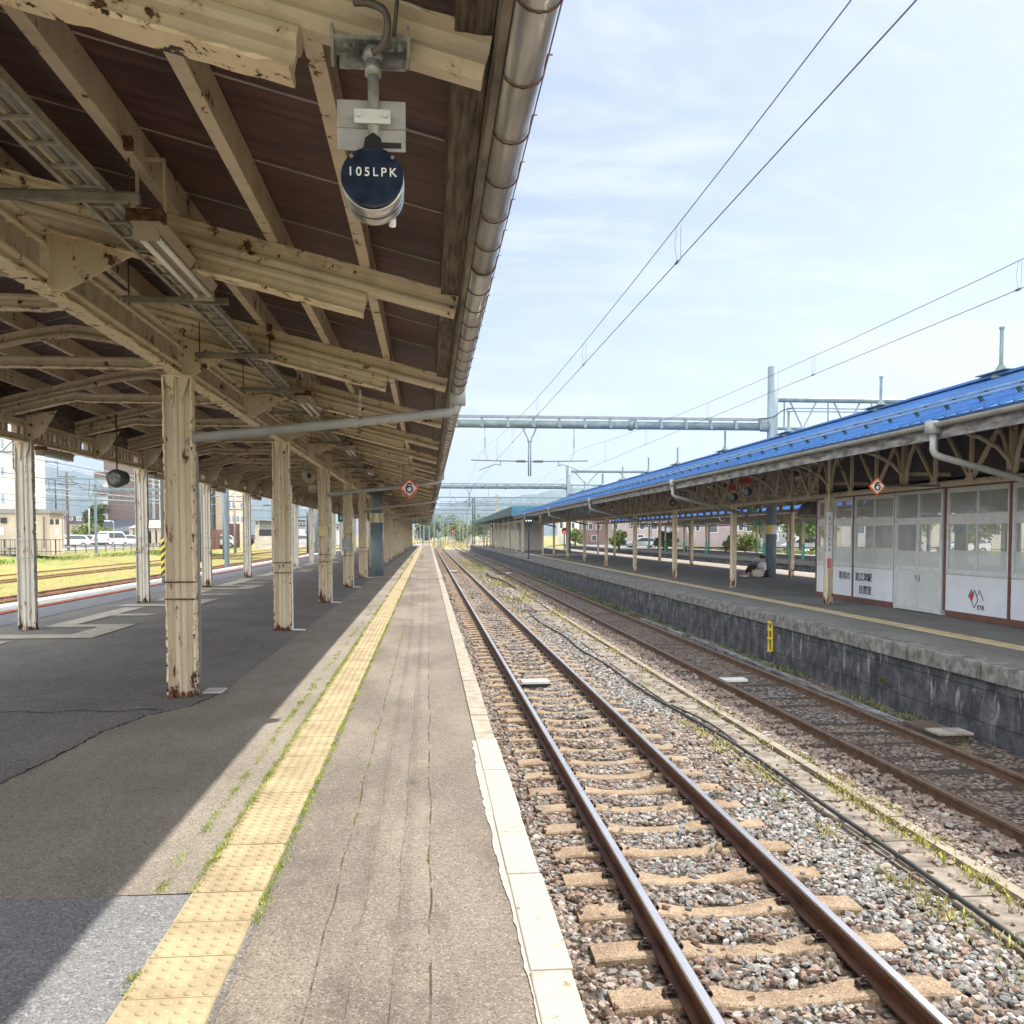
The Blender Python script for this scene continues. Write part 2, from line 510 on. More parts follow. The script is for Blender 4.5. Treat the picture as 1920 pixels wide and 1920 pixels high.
class MB:
    def __init__(s):
        s.v, s.f, s.m = [], [], []
        s.c = [0]

    def add(s, vs, fs, mi=0):
        n = len(s.v)
        s.v.extend([tuple(p) for p in vs])
        s.f.extend([tuple(i + n for i in f) for f in fs])
        s.m.extend([mi] * len(fs))

    def box(s, x0, x1, y0, y1, z0, z1, mi=0):
        s.add([(x0, y0, z0), (x1, y0, z0), (x1, y1, z0), (x0, y1, z0), (x0, y0, z1), (x1, y0, z1), (x1, y1, z1), (x0, y1, z1)],
              [(0, 3, 2, 1), (4, 5, 6, 7), (0, 1, 5, 4), (1, 2, 6, 5), (2, 3, 7, 6), (3, 0, 4, 7)], mi)

    def quad(s, a, b, c, d, mi=0):
        s.add([a, b, c, d], [(0, 1, 2, 3)], mi)

    def bar(s, p0, p1, w, h, up=(0, 0, 1), mi=0):
        p0, p1 = Vector(p0), Vector(p1)
        t = (p1 - p0).normalized()
        u = Vector(up)
        sd = t.cross(u)
        if sd.length < 1e-4:
            sd = t.cross(Vector((1, 0, 0)))
        sd.normalize()
        u = sd.cross(t)
        a, b = sd * w / 2, u * h / 2
        vs = [p + q for p in (p0, p1) for q in (-a - b, a - b, a + b, -a + b)]
        s.add(vs, [(0, 1, 2, 3), (7, 6, 5, 4), (0, 4, 5, 1), (1, 5, 6, 2), (2, 6, 7, 3), (3, 7, 4, 0)], mi)

    def tube(s, pts, r, n=8, mi=0, cap=True):
        pts = [Vector(p) for p in pts]
        rs = r if isinstance(r, (list, tuple)) else [r] * len(pts)
        vs, fs = [], []
        t0 = (pts[1] - pts[0]).normalized()
        ref = Vector((0, 0, 1)) if abs(t0.z) < 0.9 else Vector((1, 0, 0))
        for i, p in enumerate(pts):
            if i == 0:
                t = pts[1] - p
            elif i == len(pts) - 1:
                t = p - pts[i - 1]
            else:
                t = (pts[i + 1] - p).normalized() + (p - pts[i - 1]).normalized()
            t.normalize()
            a = t.cross(ref)
            if a.length < 1e-3:
                a = t.cross(Vector((0, 1, 0)))
            a.normalize()
            b = a.cross(t)
            for k in range(n):
                an = 2 * math.pi * k / n
                vs.append(p + a * math.cos(an) * rs[i] + b * math.sin(an) * rs[i])
        for i in range(len(pts) - 1):
            for k in range(n):
                k2 = (k + 1) % n
                fs.append((i * n + k, i * n + k2, (i + 1) * n + k2, (i + 1) * n + k))
        if cap:
            fs.append(tuple(range(n))[::-1])
            fs.append(tuple((len(pts) - 1) * n + k for k in range(n)))
        s.add(vs, fs, mi)

    def prism(s, poly, axis, a0, a1, mi=0):
        "poly = list of 2D points in the two other axes (in order), extruded along axis"
        def P(p, a):
            if axis == 'x':
                return (a, p[0], p[1])
            if axis == 'y':
                return (p[0], a, p[1])
            return (p[0], p[1], a)
        n = len(poly)
        vs = [P(p, a0) for p in poly] + [P(p, a1) for p in poly]
        fs = [tuple(range(n)), tuple(range(2 * n - 1, n - 1, -1))]
        for i in range(n):
            j = (i + 1) % n
            fs.append((i, i + n, j + n, j))
        s.add(vs, fs, mi)

    def sweep(s, path, prof, side, seg=None, jit=None, jamt=0.012, mi=0, micap=None, faceM=None):
        "profile (u along side, v along normal) swept along path; jit = profile indices whose u is ragged"
        side = Vector(side).normalized()
        P = [Vector(p) for p in path]
        if seg:
            Q = []
            for i in range(len(P) - 1):
                L = (P[i + 1] - P[i]).length
                k = max(1, int(L / seg))
                for j in range(k):
                    Q.append(P[i].lerp(P[i + 1], j / k))
            Q.append(P[-1])
            P = Q
        vs, n = [], len(prof)
        for i, p in enumerate(P):
            if i == 0:
                t = P[1] - p
            elif i == len(P) - 1:
                t = p - P[i - 1]
            else:
                t = (P[i + 1] - p).normalized() + (p - P[i - 1]).normalized()
            t.normalize()
            nor = side.cross(t).normalized()
            if nor.z < -0.01 or (abs(nor.z) <= 0.01 and nor.x < 0):
                nor = -nor
            for k, (u, v) in enumerate(prof):
                if jit and k in jit:
                    u = u - math.copysign(abs(random.gauss(0, jamt)) if random.random() < .6 else 0, u)
                    v = v + random.uniform(-.002, .002)
                vs.append(p + side * u + nor * v)
        fs, ms = [], []
        for i in range(len(P) - 1):
            for k in range(n):
                k2 = (k + 1) % n
                fs.append((i * n + k, i * n + k2, (i + 1) * n + k2, (i + 1) * n + k))
                ms.append(faceM.get(k, mi) if faceM else mi)
        fs.append(tuple(range(n))[::-1])
        fs.append(tuple((len(P) - 1) * n + k for k in range(n)))
        ms += [mi, mi]
        b0 = len(s.v)
        s.v.extend([tuple(p) for p in vs])
        s.f.extend([tuple(i + b0 for i in f) for f in fs])
        s.m.extend(ms)

    def cut(s):
        if s.c[-1] != len(s.f):
            s.c.append(len(s.f))

    def pieces(s, name, mats, parent, cap=100, **kw):
        "one object per piece between cuts; beyond cap one stuff part"
        s.cut()
        out_ = []
        c = s.c
        if len(c) - 1 > cap:
            c = c[:cap + 1] + [c[-1]]
        for i in range(len(c) - 1):
            q = MB()
            mp = {}
            for f, mi in zip(s.f[c[i]:c[i + 1]], s.m[c[i]:c[i + 1]]):
                g = []
                for k in f:
                    if k not in mp:
                        mp[k] = len(q.v)
                        q.v.append(s.v[k])
                    g.append(mp[k])
                q.f.append(tuple(g))
                q.m.append(mi)
            o = q.build(name if i < cap else 'distant_' + name + 's', mats, parent, **kw)
            if i >= cap:
                o['kind'] = 'stuff'
            out_.append(o)
        return out_

    def disc(s, c, nrm, r, n=24, mi=0, h=0.0):
        c, nrm = Vector(c), Vector(nrm).normalized()
        s.tube([c, c + nrm * max(h, 0.001)], r, n, mi)

    def mesh(s, name, mats, smooth=False):
        me = bpy.data.meshes.new(name)
        me.from_pydata(s.v, [], s.f)
        if not isinstance(mats, (list, tuple)):
            mats = [mats]
        for m in mats:
            me.materials.append(m)
        if len(mats) > 1:
            me.polygons.foreach_set('material_index', s.m)
        if smooth:
            me.polygons.foreach_set('use_smooth', [True] * len(me.polygons))
        me.update()
        return me

    def build(s, name, mats, parent=None, smooth=False, bevel=0):
        me = s.mesh(name, mats, smooth)
        import bmesh
        bm = bmesh.new()
        bm.from_mesh(me)
        bmesh.ops.recalc_face_normals(bm, faces=bm.faces)
        bm.to_mesh(me)
        bm.free()
        o = bpy.data.objects.new(name, me)
        COL.objects.link(o)
        if parent:
            o.parent = parent
            o.matrix_parent_inverse = Matrix.Translation(parent.location).inverted() if parent.rotation_euler.z == 0 else (Matrix.Translation(parent.location) @ parent.rotation_euler.to_matrix().to_4x4()).inverted()
        if bevel:
            mod = o.modifiers.new('bevel', 'BEVEL')
            mod.width = bevel
            mod.segments = 2
            mod.limit_method = 'ANGLE'
            mod.angle_limit = R(40)
        return o


def tag(o, label, cat=None, group=None, kind=None):
    if label:
        o['label'] = label
    if cat:
        o['category'] = cat
    if group:
        o['group'] = group
    if kind:
        o['kind'] = kind
    return o


def thing(name, label, cat, loc=(0, 0, 0), rz=0, group=None):
    o = bpy.data.objects.new(name, None)
    o.empty_display_size = 0.2
    o.location = loc
    o.rotation_euler = (0, 0, rz)
    COL.objects.link(o)
    return tag(o, label, cat, group)


def local(o, parent):
    "parent an object whose mesh is already in the parent's local space"
    o.parent = parent
    o.matrix_parent_inverse = Matrix.Identity(4)
    return o


def lbuild(mb, name, mats, parent, smooth=False, bevel=0):
    o = mb.build(name, mats, None, smooth, bevel)
    return local(o, parent)


def share(name, me, parent=None, loc=(0, 0, 0), rz=0):
    o = bpy.data.objects.new(name, me)
    COL.objects.link(o)
    o.location = loc
    o.rotation_euler = (0, 0, rz)
    if parent:
        o.parent = parent
    return o


def copy_tree(o, parent=None):
    c = o.copy()
    COL.objects.link(c)
    c.parent = parent
    if parent:
        c.matrix_parent_inverse = o.matrix_parent_inverse.copy()
    for ch in list(o.children):
        copy_tree(ch, c)
    return c


def text_mesh(name, txt, size, mat_, origin, xdir, ydir, parent=None, depth=0.002, bold=0.0, align='CENTER', spacing=1.0, dup=0.0):
    cu = bpy.data.curves.new(name, 'FONT')
    cu.body = txt
    cu.size = size
    cu.align_x = align
    cu.align_y = 'CENTER'
    cu.extrude = depth
    cu.offset = bold
    cu.space_character = spacing
    to = bpy.data.objects.new(name, cu)
    COL.objects.link(to)
    bpy.context.view_layer.update()
    me = bpy.data.meshes.new_from_object(to.evaluated_get(bpy.context.evaluated_depsgraph_get()))
    bpy.data.objects.remove(to)
    me.materials.clear()
    me.materials.append(mat_)
    x, y = Vector(xdir).normalized(), Vector(ydir).normalized()
    z = x.cross(y)
    M = Matrix((x, y, z)).transposed().to_4x4()
    M.translation = Vector(origin)
    me.transform(M)
    if dup:
        import bmesh
        bm = bmesh.new()
        for j, sft in enumerate((Vector((0, 0, 0)), x * dup + z * .0004, y * dup + z * .0008, (x + y) * dup + z * .0012)):
            me.transform(Matrix.Translation(sft))
            bm.from_mesh(me)
            me.transform(Matrix.Translation(-sft))
        bm.to_mesh(me)
        bm.free()
    o = bpy.data.objects.new(name, me)
    COL.objects.link(o)
    if parent:
        o.parent = parent
        o.matrix_parent_inverse = Matrix.Translation(parent.location).inverted()
    return o


def npmesh(name, V, F, mats, tone=None, nper=None, smooth=False):
    "fast mesh from numpy arrays; all faces have the same vertex count"
    me = bpy.data.meshes.new(name)
    k = F.shape[1]
    me.vertices.add(len(V))
    me.vertices.foreach_set('co', V.astype(np.float32).ravel())
    me.loops.add(F.size)
    me.loops.foreach_set('vertex_index', F.astype(np.int32).ravel())
    me.polygons.add(len(F))
    me.polygons.foreach_set('loop_start', np.arange(0, F.size, k, dtype=np.int32))
    me.polygons.foreach_set('loop_total', np.full(len(F), k, dtype=np.int32))
    me.update(calc_edges=True)
    if tone is not None:
        ca = me.color_attributes.new('tone', 'FLOAT_COLOR', 'POINT')
        ca.data.foreach_set('color', tone.astype(np.float32).ravel())
    me.materials.append(mats)
    me.polygons.foreach_set('use_smooth', [bool(smooth)] * len(F))
    o = bpy.data.objects.new(name, me)
    COL.objects.link(o)
    return o


# ------------------------------------------------------------------ track geometry
def bend(y):
    return 0.0 if y < 165 else (y - 165) ** 2 / 2600.0


RZ = -0.92          # rail head level of the near track
RZ2 = -0.99         # rail head level of the second track
PZ = -0.10          # level of the far platforms
GZ = -1.12          # ballast level

# ------------------------------------------------------------------ setting: ground, platforms
gm = MB()
ys = [-30, 0, 20, 40, 60, 80, 100, 130, 160, 200, 300, 500, 1000, 2500, 6000]
xs = [-3000, -1200, -500, -200, -100, -60, -46, -36, -33, -28, -22, -17.5, -12, -9, 0, 8, 15, 22, 32, 36, 60, 120, 300, 900, 3000]


def gzf(x, y):
    z = -1.22
    if x <= -33:
        z = -0.32
    if x <= -36:
        z = -0.12
    if x <= -46:
        z = 0.0
    if x >= 32:
        z = -0.35
    if y > 300:
        z = min(z + 0.3, -0.3)
    return z


for y in ys:
    for x in xs:
        gm.v.append((x, y, gzf(x, y)))
for j in range(len(ys) - 1):
    for i in range(len(xs) - 1):
        a = j * len(xs) + i
        gm.f.append((a, a + 1, a + 1 + len(xs), a + len(xs)))
        gm.m.append(0)
tag(gm.build('ground', GRASSG), 'dry yellow green grass ground', None, None, 'structure')

bm_ = MB()
YB = [-6, 10, 25, 45, 70, 100, 130, 165] + list(range(175, 420, 12))
for (xa, xb) in [(-15.6, -8.9), (0.4, 7.2), (15.9, 23.0)]:
    for a, b in zip(YB[:-1], YB[1:]):
        bm_.quad((xa + bend(a), a, GZ), (xb + bend(a) * 1.0, a, GZ), (xb + bend(b), b, GZ), (xa + bend(b), b, GZ))
tag(bm_.build('ballast', BALG), 'brown and grey ballast bed under the tracks', None, None, 'structure')
# far yard ballast where the tracks fan out
fy = MB()
fy.quad((-14, 166, GZ + .006), (30, 166, GZ + .006), (60, 420, GZ + .006), (-16, 420, GZ + .006))
fy.build('yard_ground', mat('dry_yard_soil', (0.42, 0.31, 0.19), 0.95, 0, 0.3, 0.6, (1, 0.4, 1)))
tag(bpy.data.objects['yard_ground'], 'sandy ground of the yard beyond the platforms', None, None, 'structure')
dr = MB()
dr.box(14.4 + 2, 14.4 + 2.02, -6, 160, -1.12, -0.3)

# near platform
pf = MB()
pf.box(-9.05, 0.26, -8, 163, -1.2, -0.004)
tag(pf.build('platform', ASPH), 'grey asphalt island platform under the old canopy', None, None, 'structure')
we = MB()
edge = [(-2.62, 3.94), (-2.6, 4.6), (-2.62, 5.6), (-2.55, 6.4), (-2.5, 7.3), (-2.36, 7.9), (-2.1, 8.3), (-1.98, 9.0)]
edge2 = []
for (xa, ya), (xb, yb) in zip(edge[:-1], edge[1:]):
    for q in range(14):
        f = q / 14
        edge2.append((xa + (xb - xa) * f + random.uniform(-.014, .014), ya + (yb - ya) * f))
edge2 += [(-1.98, 9.0), (-1.95, 163)]
for (xa, ya), (xb, yb) in zip(edge2[:-1], edge2[1:]):
    we.quad((xa, ya, 0.0), (-1.0, ya, 0.0), (-1.0, yb, 0.0), (xb, yb, 0.0))
ckm = MB()
for (xa, ya), (xb, yb) in zip(edge2[:-2], edge2[1:-1]):
    w_ = random.uniform(.006, .028)
    ckm.quad((xa - w_, ya, 0.0015), (xa + .004, ya, 0.0015), (xb + .004, yb, 0.0015), (xb - w_, yb, 0.0015))
for q in range(60):
    xa = -2.3 - q * .06
    ya = 8.15 + .05 * math.sin(q * .7) + random.uniform(-.012, .012)
    ckm.quad((xa, ya, 0.0015), (xa - .062, ya + .01, 0.0015), (xa - .062, ya + .02 + random.uniform(0, .015), 0.0015), (xa, ya + .02, 0.0015))
tag(ckm.build('pavement_crack', mat('crack_dirt', (.02, .018, .015), .95)), 'dark ragged crack between old and newer asphalt', None, None, 'structure')
nseg = 320
Yl = [-6 + 169 * (i / nseg) ** 1.6 for i in range(nseg + 1)]
strip = MB()
for i in range(nseg):
    a, b = Yl[i], Yl[i + 1]
    strip.quad((-0.67, a, 0.0), (0.342, a, 0.0), (0.342, b, 0.0), (-0.67, b, 0.0))


def edgepave():
    m, t, b = newmat('edge_paving')
    v = wpos(t)
    sz = nn(t, 'ShaderNodeSeparateXYZ')
    wob = noise(t, wpos(t, (0, 1, 0)), 1.1, 4)
    t.links.new(v, sz.inputs[0])
    x = math_n(t, 'ADD', sz.outputs[0], math_n(t, 'MULTIPLY', math_n(t, 'SUBTRACT', wob, 0.5), 0.06))
    big = noise(t, wpos(t, (1, 0.35, 1)), 1.1, 5, 0.6)
    vo = nn(t, 'ShaderNodeTexVoronoi', inp={'Scale': 135.0})
    t.links.new(v, vo.inputs['Vector'])
    sp = nn(t, 'ShaderNodeSeparateColor')
    t.links.new(vo.outputs['Color'], sp.inputs[0])
    c = mixc(t, ramp(t, big, 0.36, 0.64), (0.17, 0.145, 0.118), (0.31, 0.265, 0.212))
    # lighter lime-washed centre, darker right lane
    c = mixc(t, math_n(t, 'MULTIPLY', ramp(t, x, 0.0, 0.02), 0.35), c, (0.16, 0.125, 0.10))
    c = mixc(t, math_n(t, 'MULTIPLY', ramp(t, sp.outputs[0], 0.72, 0.97), 0.45), c, (0.52, 0.46, 0.37))
    c = mixc(t, math_n(t, 'MULTIPLY', ramp(t, sp.outputs[1], 0.62, 0.9), 0.55), c, (0.07, 0.055, 0.045))
    drk = noise(t, wpos(t, (1, .6, 1)), 2.2, 6, .7)
    c = mixc(t, math_n(t, 'MULTIPLY', math_n(t, 'MULTIPLY', ramp(t, drk, .50, .66), ramp(t, sz.outputs[1], 6.5, 3.0)), .45), c, (.075, .06, .048))
    lines = None
    for xc, w, k in ((0.0, 0.0045, 0.85), (-0.13, 0.0022, 0.5), (-0.27, 0.002, 0.4), (-0.40, 0.004, 0.7)):
        d = math_n(t, 'ABSOLUTE', math_n(t, 'SUBTRACT', x, xc))
        l = math_n(t, 'MULTIPLY', ramp(t, d, w * 1.6, w * 0.4), k)
        lines = l if lines is None else math_n(t, 'MAXIMUM', lines, l)
    brk = noise(t, wpos(t, (1, 1, 1)), 2.5, 5, 0.7)
    lines = math_n(t, 'MULTIPLY', lines, ramp(t, brk, 0.40, 0.56))
    # cross joints
    yj = math_n(t, 'ABSOLUTE', math_n(t, 'SUBTRACT', math_n(t, 'FRACT', math_n(t, 'DIVIDE', math_n(t, 'ADD', sz.outputs[1], math_n(t, 'MULTIPLY', wob, 0.04)), 1.82)), 0.5))
    cj = math_n(t, 'MULTIPLY', math_n(t, 'MULTIPLY', ramp(t, yj, 0.0035, 0.001), ramp(t, sz.outputs[1], 8, 13)), 0.6)
    yk = math_n(t, 'ABSOLUTE', math_n(t, 'SUBTRACT', math_n(t, 'FRACT', math_n(t, 'DIVIDE', sz.outputs[1], 0.303)), 0.5))
    ck = math_n(t, 'MULTIPLY', math_n(t, 'MULTIPLY', ramp(t, yk, 0.02, 0.008), ramp(t, sz.outputs[1], 10, 18)), 0.22)
    lines = math_n(t, 'MAXIMUM', lines, math_n(t, 'MAXIMUM', cj, ck))
    dk = mixc(t, ramp(t, noise(t, v, 6, 3), 0.5, 0.6), (0.035, 0.027, 0.02), (0.09, 0.085, 0.025))
    c = mixc(t, lines, c, dk)
    t.links.new(c, b.inputs['Base Color'])
    b.inputs['Roughness'].default_value = 0.88
    h = math_n(t, 'SUBTRACT', math_n(t, 'MULTIPLY', vo.outputs['Distance'], -0.7), math_n(t, 'MULTIPLY', lines, 1.5))
    bump(t, b, h, 0.6, 0.006)
    return m


tag(strip.build('edge_paving', edgepave()), 'weathered paving lane between tactile strip and platform edge', None, None, 'structure')
tag(we.build('worn_and_sunlit_paving', ASPHW), 'sun bleached asphalt lane beside the tactile strip', None, None, 'structure')
pa = MB()
pa.quad((-2.6, -6, 0.001), (-1.0, -6, 0.001), (-1.0, 3.92, 0.001), (-2.2, 3.96, 0.001))
tag(pa.build('asphalt_patch', ASPHP), 'light blue grey asphalt patch in the near corner', None, None, 'structure')
cpm = MB()
y = -6.0
L = 0.91
while y < 163:
    z1 = 0.012 + random.uniform(-.002, .002)
    o_ = random.uniform(-.006, .006)
    cpm.box(0.345 + o_ * .3, 0.494 + o_, y + .004, y + L - .004, -0.16, z1, 0 if y > 6.3 else 1)
    y += L
cp = cpm.build('coping', [COPING, COPW], None, bevel=0.006)
tag(cp, 'pale coping stones along the near platform edge', None, None, 'structure')
# the strip between paving and coping and the old white paint spilled on it
sp_ = MB()
sp_.quad((0.258, -6, -0.002), (0.42, -6, -0.002), (0.42, 163, -0.002), (0.258, 163, -0.002))
tag(sp_.build('edge_paving', ASPHW), 'narrow asphalt seam beside the coping', None, None, 'structure')
wp = MB()
yy = -6.0
prev = 0.325
while yy < 6.7:
    n2 = min(0.340, max(0.300, prev + random.gauss(0, .0035)))
    wp.quad((prev, yy, 0.0045), (0.35, yy, 0.0045), (0.35, yy + .035, 0.0045), (n2, yy + .035, 0.0045))
    prev = n2
    yy += .035
tag(wp.build('white_edge_line', COPW), 'ragged fresh white paint along the platform edge', None, None, 'structure')
fw = MB()
fw.box(0.40, 0.45, -8, 163, -1.2, -0.16)
fw.box(-9.1, -9.05, -8, 163, -1.2, -0.16)
tag(fw.build('platform', CONCD), 'concrete face of the near platform', None, None, 'structure')
# left-hand edge of the near platform
lp = MB()
lp.box(-9.25, -8.35, -8, 163, -0.16, 0.012)
tag(lp.build('coping', mat('pale_concrete', (0.50, 0.50, 0.48), 0.85, 0, 0.12, 3)), 'pale concrete edge on the far side of the platform', None, None, 'structure')
lr = MB()
lr.box(-8.35, -8.12, -8, 163, -0.1, 0.02)
tag(lr.build('red_edge_line', REDLN), 'long rust red line beside the pale edge', None, None, 'structure')
lg = MB()
lg.quad((-8.1, -8, 0.002), (-7.1, -8, 0.002), (-7.1, 163, 0.002), (-8.1, 163, 0.002))
tag(lg.build('paving', mat('blue_grey_paving', (0.20, 0.21, 0.22), 0.85, 0, 0.15, 3, (3, 1, 1))), 'blue grey paving beside the red line', None, None, 'structure')
# pale tactile path that winds round the columns
tp = MB()


def tq(x0, x1, y0, y1, shear=0):
    tp.add([(x0, y0, 0.006), (x1, y0, 0.006), (x1 + shear, y1, 0.006), (x0 + shear, y1, 0.006)], [(0, 1, 2, 3)])


for k in range(-1, 8):
    b = 6.15 * k
    tq(-6.6, -4.95, 13.95 + b, 14.5 + b)
    tq(-5.42, -4.95, 14.5 + b, 15.6 + b)
    tq(-6.3, -4.95, 15.6 + b, 16.1 + b)
    tq(-6.35, -5.95, 16.1 + b, 20.1 + b) if False else tq(-6.33, -5.93, 16.1 + b, 19.8 + b)
tag(tp.build('tactile_path', TACW), 'pale tactile path winding round the far columns', None, None, 'structure')
dp_ = MB()
for k in range(8):
    x, yv = -5.5 + random.uniform(-.3, .3), 18.0 + 6 * k
    dp_.add([(x - .5, yv - .2, .005), (x + .3, yv - .25, .005), (x + .42, yv + .1, .005), (x + .1, yv + .22, .005), (x - .45, yv + .2, .005)], [(0, 1, 2, 3, 4)])
tag(dp_.build('paving_patch', TACW), 'pale repaired patches on the platform floor', None, None, 'structure')

# right platform (and a third one behind it)
def farplatform(x0, x1, y0, y1, lab, tile=True, near=True):
    m_ = MB()
    m_.box(x0 + .3, x1 - .25, y0, y1, -1.3, PZ - .004)
    tag(m_.build('platform', ASPHR), lab + ' with grey asphalt top', None, None, 'structure')
    w_ = MB()
    w_.box(x0 + .06, x0 + .30, y0, y1, -1.35, PZ - .22)
    w_.box(x1 - .25, x1 - .06, y0, y1, -1.35, PZ - .2)
    tag(w_.build('platform_wall', WALLS), 'dark stained stone face of ' + lab, 'wall')
    c_ = MB()
    yv = y0
    while yv < y1 - .1:
        o_ = random.uniform(-.012, .012)
        LL = min(0.9, y1 - yv)
        c_.box(x0 + o_, x0 + .34, yv + .006, yv + LL - .006, PZ - .22 + random.uniform(-.008, .008), PZ + .01 + random.uniform(-.006, .006))
        yv += .9
    tag(c_.build('coping', COPD, None, bevel=0.012), 'rough grey coping stones of ' + lab, None, None, 'structure')
    l_ = MB()
    l_.quad((x1 - .35, y0, PZ + .004), (x1, y0, PZ + .004), (x1, y1, PZ + .004), (x1 - .35, y1, PZ + .004))
    l_.box(x1 - .3, x1, y0, y1, PZ - .2, PZ + .003)
    tag(l_.build('coping', CONC), 'pale concrete far edge of ' + lab, None, None, 'structure')


farplatform(6.97, 16.35, 2, 154, 'the right hand platform')
farplatform(22.45, 31.2, 10, 150, 'the third platform beyond')
# outer lanes of the right platforms, sunlight painted in as a paler tone
sl = MB()
sl.quad((14.3, 2, PZ + .002), (15.99, 2, PZ + .002), (15.99, 154, PZ + .002), (14.3, 154, PZ + .002))
sl.quad((28.9, 10, PZ + .002), (30.84, 10, PZ + .002), (30.84, 150, PZ + .002), (28.9, 150, PZ + .002))
tag(sl.build('worn_and_sunlit_paving', mat('sunlit_tint_paving', (0.36, 0.31, 0.26), 0.9, 0, 0.15, 2)), 'paving painted pinkish pale as if sunlit along the outer edges of the right platforms', None, None, 'structure')


def tactile(x0, nx, y0, y1, z, mt, step, label, near_y, name='tactile_paving'):
    "tile strip: separate 30 cm tiles with domes near the camera"
    base = MB()
    y = y0
    i = 0
    while y < y1:
        Lt = 0.3 if y < 60 else 3.0
        dz = random.uniform(-.0015, .0015) if y < 60 else 0
        dx = random.uniform(-.003, .003) if y < 60 else 0
        g = 0.003 if y < 25 else 0.0
        base.box(x0 + dx, x0 + .3 + dx, y + g, y + Lt - g, z - .02, z + .008 + dz)
        if y < near_y:
            n_ = 5 if y > 8 or True else 5
            for a in range(5):
                for b_ in range(5):
                    cx_, cy_ = x0 + dx + .03 + .06 * a, y + .03 + .06 * b_
                    zt = z + .008 + dz
                    ns = 14 if y < 7 else 7
                    rings = ((.0215, -.0005), (.0185, .0026), (.0125, .0046)) if y < 7 else ((.0215, -.0005), (.014, .0045))
                    vs, fs = [], []
                    for r_, h_ in rings:
                        vs += [(cx_ + r_ * math.cos(k * 2 * math.pi / ns), cy_ + r_ * math.sin(k * 2 * math.pi / ns), zt + h_) for k in range(ns)]
                    for q in range(len(rings) - 1):
                        fs += [(q * ns + k, q * ns + (k + 1) % ns, (q + 1) * ns + (k + 1) % ns, (q + 1) * ns + k) for k in range(ns)]
                    fs.append(tuple(range((len(rings) - 1) * ns, len(rings) * ns)))
                    base.add(vs, fs)
        y += Lt
        i += 1
    o = base.build(name, mt)
    return tag(o, label, None, None, 'structure')


tactile(-1.0, 1, 3.02 - 30 * .3, 163, 0.0, TACT, .3, 'yellow tactile strip with raised dots along the near platform', 26)
tactile(8.3, 1, 2.1, 150, PZ, mat('faded_tactile', (0.58, 0.49, 0.30), 0.8, 0, 0.12, 6), .3, 'faded yellow tactile line on the right platform', 0)

# ------------------------------------------------------------------ rails
RP = [(-.0625, 0), (.0625, 0), (.0625, .012), (.013, .028), (.0085, .10), (.0325, .112), (.0325, .145), (.024, .153), (-.024, .153), (-.0325, .145), (-.0325, .112), (-.0085, .10), (-.013, .028), (-.0625, .012)]


def railpath(x, z, y0, y1):
    p = [(x, y0, z), (x, min(165, y1), z)]
    if y1 > 165:
        for y in range(177, int(y1), 12):
            p.append((x + bend(y), y, z))
    return p


def track(cx, rz, y0, y1, label, kind, rmat, tmat, slp0=None):
    t = thing('railway_track', label, 'railway track', (cx, max(y0, 0), rz))
    for s in (-.566, .566):
        m = MB()
        m.sweep(railpath(cx + s, rz - .153, y0, y1), RP, (1, 0, 0), faceM={7: 1, 6: 1, 8: 1})
        m.build('rail', [rmat, tmat], t)
    return t


def sleeper_mesh(kind):
    m = MB()
    if kind == 'concrete':
        # top surface waist: deep at the ends, lower and narrower in the middle
        n = 16
        prof = []
        for i in range(n + 1):
            x = -1.0 + 2.0 * i / n
            q = min(1, max(0, (abs(x) - .15) / .30))
            q = q * q * (3 - 2 * q)
            w = .085 + .030 * q
            zt = -.193 + .043 * q
            if abs(x) > .82:
                zt -= .012 * (abs(x) - .82) / .18
            prof.append((x, w, zt))
        vs = []
        for x, w, zt in prof:
            vs += [(x, -w - .03, -.34), (x, -w - .004, zt - .012), (x, -w + .01, zt), (x, w - .01, zt), (x, w + .004, zt - .012), (x, w + .03, -.34)]
        fs = []
        for i in range(n):
            for k in range(5):
                fs.append((i * 6 + k, i * 6 + k + 1, (i + 1) * 6 + k + 1, (i + 1) * 6 + k))
        fs.append((0, 1, 2, 3, 4, 5))
        fs.append(tuple(n * 6 + k for k in (5, 4, 3, 2, 1, 0)))
        m.add(vs, fs)
        me = m.mesh('sleeper', SLPC)
    else:
        n = 8
        vs = []
        for i in range(n + 1):
            x = -1.05 + 2.1 * i / n
            w = .105 + random.uniform(-.008, .008)
            vs += [(x, -w, -.3), (x, -w, -.165), (x, w, -.165 + random.uniform(-.006, .003)), (x, w, -.3)]
        fs = []
        for i in range(n):
            for k in range(3):
                fs.append((i * 4 + k, i * 4 + k + 1, i * 4 + k + 5, i * 4 + k + 4))
        fs += [(0, 1, 2, 3), (n * 4 + 3, n * 4 + 2, n * 4 + 1, n * 4)]
        m.add(vs, fs)
        me = m.mesh('sleeper', SLPW)
    return me


def clip_mesh():
    m = MB()
    # rolled spring clip plus bolt, beside the rail foot at +x
    arc = [(.066 + .0, .0), (.10, .012), (.128, .010), (.138, -.008), (.128, -.026), (.10, -.028)]
    for a, b in zip(arc[:-1], arc[1:]):
        m.bar((a[0], 0, -.132 + a[1]), (b[0], 0, -.132 + b[1]), .062, .007, (0, 0, 1))
    m.box(.045, .11, -.035, .035, -.150, -.138)
    m.tube([(.098, 0, -.13), (.098, 0, -.088)], .011, 8)
    m.tube([(.098, 0, -.122), (.098, 0, -.104)], .019, 6)
    return m.mesh('rail_clip', CLIP)


